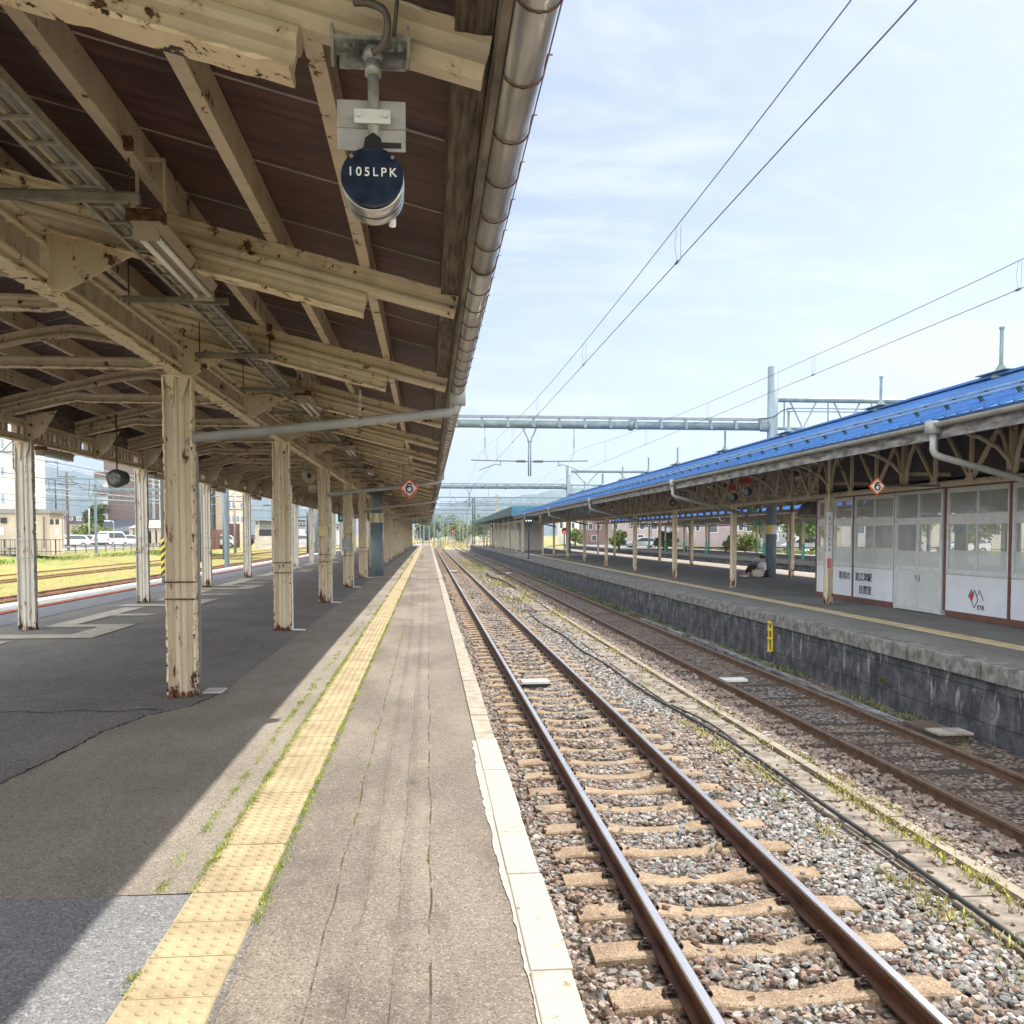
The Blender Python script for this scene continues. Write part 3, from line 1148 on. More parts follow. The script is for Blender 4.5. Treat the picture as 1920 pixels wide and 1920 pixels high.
t1 = track(2.01, RZ, -6, 400, 'near track on concrete sleepers with shiny rail heads', 'c', RAILS, RAILT)
me_s, me_c = sleeper_mesh('concrete'), clip_mesh()
y = 4.27 - .6 * 3
i = 0
first = 4.35
ys_sl = [first + .6 * (k - 3) for k in range(100)]
for k, yv in enumerate(ys_sl):
    o = share('sleeper', me_s, t1, (0, yv, 0))
    if k < 34:
        for s, sg in ((-.566, 1), (-.566, -1), (.566, 1), (.566, -1)):
            c = share('rail_clip', me_c, o, (s, 0, 0), 0 if sg > 0 else math.pi)
m = MB()
for k in range(100, 500):
    yv = first + .6 * (k - 3)
    xx = 2.01 + bend(yv)
    m.box(xx - 1, xx + 1, yv - .11, yv + .11, RZ - .3, RZ - .16)
o = m.build('distant_sleepers', SLPC, t1)
o['kind'] = 'stuff'

t2 = track(5.62, RZ2, -6, 400, 'right track on dark wooden sleepers with brown rails beside the stone wall', 'w', RAILB, RAILT2)
me_w = sleeper_mesh('wood')
for k in range(90):
    yv = 6.3 + .66 * k - 1.3
    share('sleeper', me_w, t2, (random.uniform(-.05, .05), yv + random.uniform(-.03, .03), .038 + random.uniform(-.008, .004)), random.uniform(-.03, .03))
m = MB()
for k in range(90, 380):
    yv = 5.0 + .66 * k
    xx = 5.62 + bend(yv)
    m.box(xx - 1, xx + 1, yv - .1, yv + .1, RZ2 - .3, RZ2 - .162)
o = m.build('distant_sleepers', SLPW, t2)
o['kind'] = 'stuff'

RUSTR = mat('rusty_siding_rail', (0.22, 0.115, 0.065), 0.8, 0, 0.25, 6)
for cx, rz, y0, lab in ((-16.2, RZ, -5, 'rusty siding beyond the left platform edge'), (-24.4, RZ - .19, 5, 'overgrown rusty siding in the yellow grass'), (-28.6, RZ - .19, 5, 'overgrown siding nearest the guard rail'),
                        (18.6, RZ2, 0, 'hidden track beyond the right platform')):
    t = track(cx, rz, y0, 260, lab, 'x', RUSTR, RUSTR)
    m = MB()
    for k in range(240):
        yv = y0 + .7 * k
        m.box(cx - 1, cx + 1, yv, yv + .2, rz - .3, rz - .165)
    o = m.build('sleepers', SLPW, t)
    o['kind'] = 'stuff'
sb = MB()
sb.quad((-17.6, -6, GZ - .02), (-14.9, -6, GZ - .02), (-14.9, 220, GZ - .02), (-17.6, 220, GZ - .02))
tag(sb.build('ballast', BALG), 'brown ballast under the left siding', None, None, 'structure')
# far yard tracks
for cx, y0, r, lab in ((12.5, 175, 3000, 'yard track curving away beyond the right platform'), (9.0, 178, 2600, 'yard track curving between the two platform ends'), (-2.0, 175, 5000, 'yard track straight beyond the near platform end')):
    t = thing('railway_track', lab, 'railway track', (cx, y0, RZ))
    for s in (-.566, .566):
        m = MB()
        m.sweep([(cx + s + (yy_ - y0) ** 2 / r, yy_, RZ - .14) for yy_ in range(y0, 400, 15)], RP, (1, 0, 0))
        m.build('rail', RAILB, t)

# ------------------------------------------------------------------ ballast stones
ICO = None


def ico():
    ph = (1 + 5 ** .5) / 2
    v = np.array([(-1, ph, 0), (1, ph, 0), (-1, -ph, 0), (1, -ph, 0), (0, -1, ph), (0, 1, ph), (0, -1, -ph), (0, 1, -ph), (ph, 0, -1), (ph, 0, 1), (-ph, 0, -1), (-ph, 0, 1)], float)
    v /= np.linalg.norm(v[0])
    f = np.array([(0, 11, 5), (0, 5, 1), (0, 1, 7), (0, 7, 10), (0, 10, 11), (1, 5, 9), (5, 11, 4), (11, 10, 2), (10, 7, 6), (7, 1, 8), (3, 9, 4), (3, 4, 2), (3, 2, 6), (3, 6, 8), (3, 8, 9), (4, 9, 5), (2, 4, 11), (6, 2, 10), (8, 6, 7), (9, 8, 1)])
    return v, f


def stones(P, size, tone):
    n = len(P)
    bv, bf = ico()
    V = np.repeat(bv[None], n, 0)
    # push vertices so each stone is an irregular angular lump
    V = V * RNG.uniform(.5, 1.35, (n, 12, 1))
    V = V * np.stack([RNG.uniform(.75, 1.35, n), RNG.uniform(.6, 1.0, n), RNG.uniform(.45, .85, n)], 1)[:, None, :]
    a, b = RNG.uniform(0, 6.283, n), RNG.normal(0, .45, n)
    ca, sa, cb, sb_ = np.cos(a), np.sin(a), np.cos(b), np.sin(b)
    x, y, z = V[..., 0], V[..., 1], V[..., 2]
    y, z = y * cb[:, None] - z * sb_[:, None], y * sb_[:, None] + z * cb[:, None]
    x, y = x * ca[:, None] - y * sa[:, None], x * sa[:, None] + y * ca[:, None]
    V = np.stack([x, y, z], -1) * size[:, None, None] + P[:, None, :]
    F = (bf[None] + (np.arange(n) * 12)[:, None, None]).reshape(-1, 3)
    T = np.repeat(np.concatenate([tone, np.ones((n, 1))], 1)[:, None], 12, 1)
    return V.reshape(-1, 3), F, T.reshape(-1, 4)


def scatter(x0, x1, y0, y1, dens, s0, s1, zf, greyf):
    n = int((x1 - x0) * (y1 - y0) * dens)
    x = RNG.uniform(x0, x1, n)
    y = RNG.uniform(y0, y1, n)
    sz = RNG.uniform(s0, s1, n)
    z = zf(x, y) + RNG.uniform(-.012, .012, n)
    g = RNG.uniform(0, 1, n) < greyf(x, y)
    br = np.array([(.30, .225, .175), (.23, .16, .125), (.36, .29, .23), (.19, .14, .115), (.38, .32, .27), (.28, .19, .145)])
    gr = np.array([(.31, .31, .305), (.23, .235, .235), (.39, .385, .37), (.19, .19, .19), (.33, .305, .275), (.42, .41, .385)])
    pk = np.array([(.31, .235, .195), (.26, .20, .165), (.36, .29, .25), (.22, .17, .145), (.34, .285, .25), (.28, .215, .18)])
    k = RNG.integers(0, 6, n)
    base = np.where((x > 4.0)[:, None], pk[k], br[k])
    tone = np.where(g[:, None], gr[k], base) * RNG.uniform(.75, 1.2, (n, 1))
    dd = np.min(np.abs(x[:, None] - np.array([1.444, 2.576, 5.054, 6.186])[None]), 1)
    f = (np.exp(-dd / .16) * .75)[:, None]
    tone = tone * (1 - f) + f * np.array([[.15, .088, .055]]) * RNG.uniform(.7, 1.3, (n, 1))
    return np.stack([x, y, z], 1), sz, tone


def zf(x, y):
    z = np.full_like(x, GZ + .013)
    inside = (np.abs(x - 2.01) < .5)
    z = z + np.where(inside, -.005, 0) + .018 * np.sin(x * 3.1 + y * .8) * np.cos(y * 1.7)
    z = z + np.where((x > 2.9) & (x < 3.6), .015, 0)
    z = z + np.where((x > 4.3), .0, 0)
    z = z + np.where(x > 6.35, -.07, 0)
    return z


def greyf(x, y):
    w = np.sin(y * .9 + 1) * .15
    g = np.full_like(x, .25)
    g = np.where(np.abs(x - 2.0) < .6, .52 + w, g)
    g = np.where((x > 2.75) & (x < 3.7), .70 + w, g)
    g = np.where((x > 3.7), .12, g)
    g = np.where((np.abs(x - 3.3) < .5) & (y > 9) & (y < 13), .35, g)
    return g


parts = []
for (a, b, y0, y1, dn, s0, s1) in ((.46, 6.9, 2.2, 8.5, 820, .018, .040), (.46, 6.9, 8.5, 16, 520, .022, .044), (.46, 6.9, 16, 30, 260, .028, .05), (.46, 6.9, 30, 60, 80, .035, .06), (-15.0, -13.5, 8, 40, 60, .03, .05)):
    P, sz, tn = scatter(a, b, y0, y1, dn, s0, s1, zf, greyf)
    x, y = P[:, 0], P[:, 1]
    keep = np.ones(len(P), bool)
    # keep the rails, the sleepers, the drain slabs clear
    for rx in (1.444, 2.576, 5.054, 6.186):
        keep &= np.abs(x - rx) > .085
    ph = np.abs(((y - first) / .6 + .5) % 1 - .5) * .6
    onsl = (np.abs(x - 2.01) < 1.02) & (ph < .125) & (y < 70)
    keep &= ~onsl | (RNG.uniform(0, 1, len(P)) < .03 + .07 * (np.abs(x - 2.01) > .95))
    P[:, 2] = np.where(onsl, GZ + .055, P[:, 2])
    slab = (x > 3.66) & (x < 4.28) & (y > 2)
    keep &= ~slab | (RNG.uniform(0, 1, len(P)) < .05)
    ph2 = np.abs(((y - 5.0) / .66 + .5) % 1 - .5) * .66
    onw = (np.abs(x - 5.62) < 1.05) & (ph2 < .10)
    keep &= ~onw | (RNG.uniform(0, 1, len(P)) < .07)
    keep &= ~((x > 6.3) & (RNG.uniform(0, 1, len(P)) < .75))
    P[:, 2] = np.where(slab, GZ + .035, P[:, 2])
    P[:, 2] = np.where((np.abs(x - 5.62) < .50), P[:, 2] - .030, P[:, 2])
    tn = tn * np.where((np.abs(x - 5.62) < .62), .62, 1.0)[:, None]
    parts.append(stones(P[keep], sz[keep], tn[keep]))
off = 0
Vs, Fs, Ts = [], [], []
for V_, F_, T_ in parts:
    Vs.append(V_)
    Fs.append(F_ + off)
    Ts.append(T_)
    off += len(V_)
o = npmesh('ballast_stones', np.concatenate(Vs), np.concatenate(Fs), STONE, np.concatenate(Ts))
tag(o, 'loose grey and reddish ballast stones between the rails', None, None, 'stuff')

# drain covers, kerb and cable between the tracks
m = MB()
yv = 2.0
while yv < 45:
    m.box(3.70, 4.14, yv + .008, yv + .592, GZ - .1, GZ + .028 + random.uniform(-.008, .006))
    yv += .6
dc = thing('drain_channel', 'worn concrete cable trough covers and kerb between the two tracks', 'cable trough', (3.9, 3, GZ))
m.build('trough_covers', CONCD, dc)
m = MB()
yv = 2.0
while yv < 34:
    m.box(4.22, 4.33, yv + .01, yv + 1.98, GZ - .1, GZ + .045)
    yv += 2.0
m.build('kerb', mat('pale_kerb', (0.29, 0.255, 0.20), 0.9, 0, 0.15, 4, bmp=.3), dc)
ctrl = [(3.60, 1.5), (3.68, 4.2), (3.72, 5.6), (3.76, 7.0), (3.74, 8.4), (3.77, 9.6), (3.74, 11), (3.66, 12.6), (3.56, 14), (3.50, 16), (3.52, 18), (3.40, 20.5), (3.42, 23), (3.28, 26.5), (3.3, 30)]


def smooth(pts, k=6):
    outp = []
    for i in range(len(pts) - 1):
        p0, p1, p2, p3 = pts[max(i - 1, 0)], pts[i], pts[i + 1], pts[min(i + 2, len(pts) - 1)]
        for j in range(k):
            t = j / k
            outp.append(tuple(.5 * ((2 * b) + (-a + c) * t + (2 * a - 5 * b + 4 * c - d) * t * t + (-a + 3 * b - 3 * c + d) * t ** 3) for a, b, c, d in zip(p0, p1, p2, p3)))
    outp.append(pts[-1])
    return outp


m = MB()
pts = smooth([(x, y, GZ + .07 + random.uniform(-.012, .015)) for x, y in ctrl])
m.tube(pts, .021, 8)
tag(m.build('black_hose', CABLE, None, True), 'thick black hose snaking over the stones between the tracks', 'hose')
m = MB()
pts = smooth([(3.80, 11.0, GZ + .06), (3.84, 11.8, GZ + .06), (3.80, 12.6, GZ + .06), (3.68, 13.6, GZ + .05)])
m.tube(pts, .014, 6)
tag(m.build('black_hose', CABLE, None, True), 'short loop of thinner hose beside the long one', 'hose')
m = MB()
m.tube(smooth([(3.9, 62, GZ + .08), (3.8, 55, GZ + .1), (4.15, 49, GZ + .12), (4.2, 44, GZ + .05)]), .05, 6)
tag(m.build('black_hose', CABLE, None, True), 'dark hose end lying in the dry grass farther down the tracks', 'hose')

for (x, y, z, w, lab) in ((1.82, 15.6, RZ - .09, .26, 'white beacon box between the rails of the near track'), (5.42, 15.9, RZ2 - .09, .26, 'white beacon box between the rails of the right track'),
                          (1.75, 64, RZ - .09, .5, 'small pale beacon plate far down the near track'), (5.35, 62, RZ2 - .09, .5, 'small pale beacon plate far down the right track')):
    t = thing('track_beacon', lab, 'track beacon', (x, y, z))
    m = MB()
    m.box(x - .24, x + .24, y - w / 2, y + w / 2, z - .02, z + .035)
    m.build('housing', WHITE, t, bevel=.012)
    m = MB()
    m.box(x - .2, x + .26, y - .06, y + .06, z - .1, z - .021)
    m.build('bracket', DARK, t)

t = thing('signal_box_cover', 'old timber junction box on the ballast beside the stone wall', 'junction box', (6.6, 11.2, GZ))
m = MB()
m.box(6.45, 6.85, 11.0, 11.9, GZ - .1, GZ + .10)
m.build('box', TIMBER, t)
m = MB()
m.box(6.42, 6.88, 10.95, 11.3, GZ + .102, GZ + .13)
m.build('lid', mat('pale_timber', (0.36, 0.33, 0.29), 0.8, 0, .2, 5), t)
m = MB()
m.bar((6.45, 12.0, GZ + .03), (6.62, 22.5, GZ + .03), .16, .1)
m.bar((6.6, 23.2, GZ + .02), (6.5, 27.5, GZ + .05), .14, .1)
tag(m.build('timber_trough', TIMG), 'long mossy trough at the foot of the stone wall', 'cable trough')
t = thing('wall_ladder', 'yellow step frame fixed to the stone platform wall', 'ladder', (6.97, 18.2, -.9))
m = MB()
for yv in (18.11, 18.29):
    m.bar((6.99, yv, -.86), (6.99, yv, -.27), .035, .03, (1, 0, 0))
m.build('side_rail', YEL, t)
m = MB()
for z in (-.86, -.6, -.42, -.27):
    m.bar((6.975, 18.11, z), (6.975, 18.29, z), .04, .035)
m.build('step', YEL, t)

# ------------------------------------------------------------------ near canopy
CX = -4.36
SL = 0.248
EX, EZ = 0.20, 2.95          # beam end at the eave
Y0 = 2.85                    # first frame
NF = 43
RIDGE = EZ + SL * (EX - CX) - .04
XL = -6.58               # the far slope stops just past the second column row


def zb(x):
    "height of the beam centre line at x"
    x = abs(x - CX)
    return EZ + SL * ((EX - CX) - x)


def zs(x):
    return zb(x) + .07 + .20


BP = [(-.066, .0), (.066, .0), (.066, .012), (.020, .026), (.014, .045), (.014, .072), (.046, .086), (.056, .105), (.052, .128), (.030, .142), (-.030, .142), (-.052, .128), (-.056, .105), (-.046, .086), (-.014, .072), (-.014, .045), (-.020, .026), (-.066, .012)]
BPU = [(u, -v) for u, v in BP]       # head hanging down, foot up

canopy = thing('station_canopy', 'old island platform canopy of cream riveted rail frames with peeling paint and dark plywood ceiling', 'canopy', (CX, 10, 0))


def frame_path(y, lower):
    if not lower:
        return [(EX, y, zb(EX) - .0), (CX + .55, y, zb(CX + .55)), (CX + .22, y, zb(CX + .22) - .03), (CX, y, RIDGE - .02), (CX - .22, y, zb(CX - .22) - .03), (CX - .55, y, zb(CX - .55)), (XL + .04, y, zb(XL + .04))]
    k = .63
    zt = zb(CX + 1.05) - .05
    return [(-.40, y, zb(-.40)), (CX + 1.05, y, zb(CX + 1.05) - .01), (CX + .85, y, zt + .015), (CX + .7, y, zt + .02), (CX - .7, y, zt + .02), (CX - .85, y, zt + .015), (CX - 1.05, y, zb(CX - 1.05) - .01), (XL + .08, y, zb(XL + .08))]


def build_frame(k, far):
    y = Y0 + 3 * k
    up, lo = MB(), MB()
    kw = dict(seg=.05, jit=(0, 1, 2, 17), jamt=.006) if k < 5 else {}
    # upper rail, foot on top, head hanging: placed so its foot touches the purlins
    up.sweep([(x, yy_, z + .07) for x, yy_, z in frame_path(y, False)], BPU, (0, 1, 0), **kw)
    lo.sweep([(x, yy_, z - .218) for x, yy_, z in frame_path(y, True)], BP, (0, 1, 0), micap=0, faceM={0: 1, 1: 1, 17: 1}, **kw)
    a = up.build('roof_beam', PAINT, canopy)
    b = lo.build('tie_beam', [PAINT, PAINTL], canopy)
    return a, b


for k in range(NF):
    build_frame(k, k > 6)

# gussets
for k in range(NF):
    y = Y0 + 3 * k
    m = MB()
    for c, inner in ((-2.31, False), (-6.41, True)):
        y = Y0 + 3 * k + (.5 if inner else 0)
        x0 = c + .055
        za = zb(x0) - .2
        if not inner:
            poly = [(x0, 2.99), (x0 + .07, 2.99), (x0 + .10, 3.01), (x0 + .46, zb(x0 + .46) - .235), (x0 + .40, zb(x0 + .40) - .2), (x0, za)]
        else:
            poly = [(x0, 2.98), (x0 + .05, 2.98), (x0 + .09, 3.02), (x0 + .26, 3.16), (x0 + .38, 3.36), (x0 + .46, zb(x0 + .46) - .2), (x0, zb(x0) - .16)]
        m.prism(poly, 'y', y - .008, y + .008)
        m.box(x0 - .012, x0 + .004, y - .05, y + .05, 2.98, za + .02)
        m.box(x0 - .16, x0 - .012, y - .006, y + .006, 3.0, za)
        m.cut()
    m.pieces('gusset_plate', PAINT, canopy)

# longitudinal girders over the column rows
GB = [(-.068, 0), (.068, 0), (.068, .014), (.02, .028), (.016, .05), (.046, .062), (.054, .085), (.046, .105), (-.046, .105), (-.054, .085), (-.046, .062), (-.016, .05), (-.02, .028), (-.068, .014)]
GBU = [(u, -v) for u, v in GB]
for c in (-2.31, -6.41):
    zl = 2.995
    m = MB()
    m.sweep([(c, Y0 - .3, zl), (c, 32, zl)], GB, (1, 0, 0), seg=.06, jit=(0, 1, 2, 13), jamt=.013, faceM={0: 1, 1: 1, 13: 1})
    m.sweep([(c, 32, zl), (c, Y0 + 3 * (NF - 1), zl)], GB, (1, 0, 0), faceM={0: 1})
    m.build('girder_bottom_rail', [PAINT, PAINTL], canopy)
    m = MB()
    m.sweep([(c, Y0 - .3, zl + .34), (c, Y0 + 3 * (NF - 1), zl + .34)], GBU, (1, 0, 0), seg=None)
    m.build('girder_top_rail', PAINT, canopy)
    m = MB()
    for k in range(NF - 1):
        y = Y0 + 3 * k
        if k > 22:
            continue
        for j in range(1, 14):
            yy_ = y + j * 3 / 14
            wd = .055 if j % 3 else .085
            m.box(c - .045, c + .045, yy_ - wd, yy_ + wd, zl + .105, zl + .235)
            m.cut()
    m.pieces('packing_block', PAINTR, canopy, 50)

# purlins and ceiling
YE = Y0 + 3 * (NF - 1) + .6
YS = -6.0
PX = [-.347, -.904, -1.48, -2.05, -2.62, -3.19, -3.76]
for px in PX + [2 * CX - q + .065 for q in PX[4:]]:
    m = MB()
    a = [(px - .065, zb(px - .03) + .072), (px, zb(px - .03) + .072), (px, zs(px) - .004), (px - .065, zs(px - .065) - .004)]
    m.prism(a, 'y', YS, YE)
    m.build('purlin', PAINTL if False else PAINT, canopy, bevel=.004)
m = MB()
m.prism([(.085, zb(.1) + .05), (.198, zb(.1) + .03), (.198, zs(.19)), (.085, zs(.085) - .003)], 'y', YS, YE)
m.prism([(XL + .10, zb(XL) + .08), (XL + .0, zb(XL) + .07), (XL + .0, zs(XL) - .002), (XL + .10, zs(XL + .1) - .003)], 'y', YS, YE)
m.build('eave_timber', TIMBER, canopy)
m = MB()
for xe in (.205, XL):
    m.prism([(xe, zs(xe)), (CX, zs(CX) - .001), (CX, zs(CX) + .025), (xe, zs(xe) + .025)], 'y', YS, YE)
m.build('ceiling_boards', SOFF, canopy)
m = MB()
y = Y0 + .35
while y < 60:
    if y > 0:
        for s in (1, -1):
            xe = .08 if s > 0 else XL + .1
            p0 = (xe, y, zs(xe) - .003)
            p1 = (CX + s * .02, y, zs(CX) - .003)
            m.bar(p0, p1, .014, .008)
    y += .91
m.build('ceiling_joint_strips', JOINT, canopy)
m = MB()
for xe in (.33, XL - .1):
    m.prism([(xe, zs(xe) + .03), (CX, zs(CX) + .03), (CX, zs(CX) + .07), (xe, zs(xe) + .07)], 'y', YS, YE)
m.build('roof_sheet', mat('old_tin_roof', (0.15, 0.12, 0.10), 0.6, 0.2, .2, 2), canopy)
m = MB()
m.box(.202, .226, YS, YE, 2.90, zs(.21) + .028)
m.box(XL - .03, XL - .002, YS, YE, zb(XL) - .22, zs(XL) + .028)
m.build('fascia_board', mat('stained_fascia', (0.20, 0.17, 0.14), 0.8, 0, .35, 6, (1, .5, 3)), canopy)

# gutter
m = MB()
gx, gz, gr = .288, 2.925, .062
n = 9
for (xc, sg) in ((gx, 1),):
    pr = [(gr * math.cos(math.pi + math.pi * i / n), gr * math.sin(math.pi + math.pi * i / n)) for i in range(n + 1)]
    pi_ = [((gr - .004) * math.cos(2 * math.pi - math.pi * i / n), (gr - .004) * math.sin(2 * math.pi - math.pi * i / n)) for i in range(n + 1)]
    prof = [(xc + a, gz + b) for a, b in pr + pi_]
    yy_ = YS
    while yy_ < YE:
        L_ = 3.6 if yy_ < 50 else 12
        dz = random.uniform(-.002, .002)
        m.prism([(a, b + dz) for a, b in prof], 'y', yy_, min(yy_ + L_, YE))
        m.prism([(xc + (a - xc) * 1.06, gz + (b - gz) * 1.06) for a, b in prof], 'y', yy_ + .001, yy_ + .05)
        yy_ += L_
m.build('gutter', GUTM, canopy, True)
m = MB()
yy_ = 2.0
while yy_ < 60:
    pts = [(gx + (gr + .006) * math.cos(a), yy_, gz + (gr + .006) * math.sin(a)) for a in [math.pi + math.pi * i / 8 for i in range(9)]]
    pts.append((gx + gr + .012, yy_, gz + .035))
    m.tube(pts, .0035 if yy_ < 20 else .005, 5)
    m.bar((gx - gr - .004, yy_, gz), (.215, yy_, gz + .07), .02, .004)
    m.bar((gx + gr + .006, yy_ - .012, gz + .03), (gx + gr + .03, yy_ + .02, gz + .045), .004, .004)
    m.cut()
    yy_ += .40
m.pieces('gutter_hook', RUST, canopy, 99)
m = MB()
m.tube([(gx + gr + .018, YS, gz + .042), (gx + gr + .018, YE, gz + .042)], .0028, 5)
m.build('eave_wire', WIRE, canopy)
# short hanging side boards at the outer edge
# downpipes
pm = PVC
for k, yv in enumerate((8.95, 20.9, 32.9, 45, 57, 69, 81)):
    m = MB()
    m.box(gx - .075, gx + .075, yv - .07, yv + .07, gz - .15, gz + .02)
    m.tube([(gx, yv, gz - .14), (gx - .02, yv, gz - .20), (gx - .1, yv, gz - .225), (-2.18, yv - .12, 2.42)], .046, 12)
    m.tube([(-2.18, yv - .12, 2.42), (-2.22, yv - .12, 2.38), (-2.22, yv + .12, 2.28), (-2.22, yv + .14, .02)], .03, 8)
    o = m.build('downpipe', PVC, canopy, True)
    mm = MB()
    for f in (.35,):
        x = gx - .1 + f * (-2.08 - gx)
        z = gz - .225 + f * (2.42 - gz + .225)
        mm.bar((x, yv - .03, z - .05), (x, yv - .03, z + .30), .015, .012, (1, 0, 0))
        mm.tube([(x - .012, yv - .04, z), (x + .012, yv - .04, z)], .052, 10)
    local_ = mm.build('pipe_hanger', GALV, canopy)
    local_.parent = o
    local_.matrix_parent_inverse = Matrix.Identity(4) @ o.matrix_parent_inverse.inverted() @ Matrix.Translation(canopy.location).inverted() if False else Matrix.Translation((0, 0, 0))

# columns: two rails head to head
CP1 = [(0, 0)]


def col_prof():
    "closed outline of two rails head to head, x across, y depth"
    W_ = .135
    r = [(-W_, -.058), (-W_ + .014, -.060), (-W_ + .028, -.024), (-W_ + .04, -.020), (-.062, -.020), (-.055, -.034), (-.040, -.043), (-.018, -.044), (-.006, -.036), (0, -.026)]
    f = r + [(-x, y) for x, y in r[:-1][::-1]]
    b = [(-x, -y) for x, y in f]
    return f + b


def column(k, c, base, yv, matl, near):
    prof = col_prof()
    m = MB()
    zz_ = [0]
    z = 0
    step = .035 if near else 3.0
    while z < 2.99:
        z += step
        zz_.append(min(z, 2.995))
    n = len(prof)
    vs = []
    for z in zz_:
        for i, (x, y) in enumerate(prof):
            dx = 0
            if near and abs(x) > .11:
                # ragged flaking outer flanges
                dx = -math.copysign(abs(random.gauss(0, .006)) * (random.random() < .55), x)
            vs.append((c + x + dx, yv + y, z))
    fs, ms = [], []
    for j in range(len(zz_) - 1):
        for i in range(n):
            i2 = (i + 1) % n
            fs.append((j * n + i, j * n + i2, (j + 1) * n + i2, (j + 1) * n + i))
            x1_, x2_ = prof[i][0], prof[i2][0]
            ms.append(1 if abs(x1_) > .115 and abs(x2_) > .115 and x1_ * x2_ > 0 and abs(x1_ - x2_) < .02 else 0)
    m.v, m.f, m.m = vs, fs, ms
    o = m.build('column', [matl, PAINTL if matl is PAINTC else matl], canopy)
    return o


def subchild(mb, name, mats, o, **kw):
    "child of a part whose own mesh is in world coordinates"
    c = mb.build(name, mats, None, **kw)
    c.parent = o
    c.matrix_parent_inverse = (Matrix.Translation(o.parent.location) @ o.matrix_parent_inverse).inverted() if o.parent else Matrix.Identity(4)
    return c


for k in range(22):
    yv = Y0 + 6 * k
    for row, c in enumerate((-2.31, -6.41)):
        yv = Y0 + 6 * k + (.5 if row else 0)
        near = k < 5
        o = column(k, c, 0, yv, PAINTC if row == 0 else PAINTG, near)
        if k < 7:
            m = MB()
            # stiffener wedge at the head of the column
            m.prism([(c - .11, 2.99), (c - .02, 2.99), (c - .035, 2.72), (c - .045, 2.70)], 'y', yv - .066, yv - .045)
            m.prism([(c + .12, 2.99), (c + .03, 2.99), (c + .04, 2.75)], 'y', yv - .062, yv - .046)
            m.box(c - .135, c + .14, yv - .075, yv + .075, 2.975, 2.994)
            subchild(m, 'head_plate', PAINT, o)
            m = MB()
            hs = (1.15, 1.45) if row else (.92, 1.08)
            for h in hs:
                m.tube([(c + .139 * math.cos(a) * 1.02, yv + .066 * math.sin(a), h) for a in [i * math.pi / 8 for i in range(17)]], .006, 5)
                m.bar((c - .139, yv - .066, h), (c + .139, yv - .066, h), .006, .014)
            subchild(m, 'cable_band', RUST if row == 0 else GALV, o)
            m = MB()
            for q in range(7):
                a_, b_ = random.uniform(-.12, .12), random.uniform(-.05, .05)
                m.box(c + a_ - .02, c + a_ + .02, yv + b_ - .03 - .03, yv + b_ + .02, 0, random.uniform(.015, .06))
            subchild(m, 'rusted_foot', RUST, o)
        if row == 0 and k in (3, 5, 2, 4):
            m = MB()
            m.tube([(c + .16, yv - .04, .03), (c + .155, yv - .04, 2.3)], .012, 6)
            m.bar((c + .14, yv - .04, .015), (c + .36, yv - .04, .012), .05, .02)
            subchild(m, 'conduit', WHITE, o)
m = MB()
m.box(-2.16, -1.98, 8.95, 9.2, .001, .018)
tag(m.build('base_slab', mat('pale_slab', (0.62, 0.61, 0.58), 0.8), None, bevel=.004), 'small pale concrete slab beside the foot of the nearest column', 'slab')
# electrical boxes on columns
for (x, yv, z, w, h, mt, lab) in ((-2.31, 20.7, 1.6, .2, .22, mat('cream_box', (0.62, 0.52, 0.30), 0.6), 'cream switch box high on a column'),
                                  (-2.33, 26.7, 1.24, .27, .34, mat('grey_box', (0.33, 0.35, 0.34), 0.5), 'grey switch box on the column behind the cream box'),
                                  (-2.31, 38.6, 1.25, .3, .42, MATS['cream_box'], 'tall cream cabinet on the column behind the round blue grey mast')):
    t = thing('switch_box', lab, 'switch box', (x, yv, z))
    m = MB()
    m.box(x - w / 2, x + w / 2, yv - .13, yv - .03, z - h / 2, z + h / 2)
    m.build('box', mt, t, bevel=.008)
    m = MB()
    m.box(x - w / 2 + .012, x + w / 2 - .012, yv - .137, yv - .131, z - h / 2 + .012, z + h / 2 - .012)
    m.build('door', mt, t)

# cable ladder
TRAYM = mat('tray_tan_grey', (0.36, 0.335, 0.28), .6, .15, .15, 8)
TRAYD = mat('channel_grey_tan', (0.24, 0.225, 0.19), .6, .15, .2, 8)
t = thing('cable_tray', 'long galvanised cable ladder hung under the near slope of the old canopy', 'cable tray', (-1.65, 10, 3.2))
TX = -1.64


def tz(y):
    return 3.19


m = MB()
for dx in (-.085, .085):
    m.cut()
    m.box(TX + dx - .006, TX + dx + .006, 1, 70, tz(0), tz(0) + .045)
    m.box(TX + dx - (.018 if dx > 0 else 0) , TX + dx + (.018 if dx < 0 else 0), 1, 70, tz(0) + .001, tz(0) + .005)
m.pieces('side_rail', TRAYM, t)
m = MB()
y = 1.2
while y < 45:
    m.box(TX - .079, TX + .079, y - .014, y + .014, tz(0) + .008, tz(0) + .022)
    m.cut()
    y += .25
m.pieces('rung', TRAYM, t, 98)
m = MB()
for dx, r in ((-.03, .012), (.005, .016), (.04, .010)):
    m.tube(smooth([(TX + dx + random.uniform(-.01, .01), yy_, tz(0) + .036) for yy_ in range(0, 60, 3)], 3), r, 6)
m.build('cables', mat('grey_cable', (0.30, 0.29, 0.27), 0.6), t)
m = MB()
mr = MB()
y = 4.72
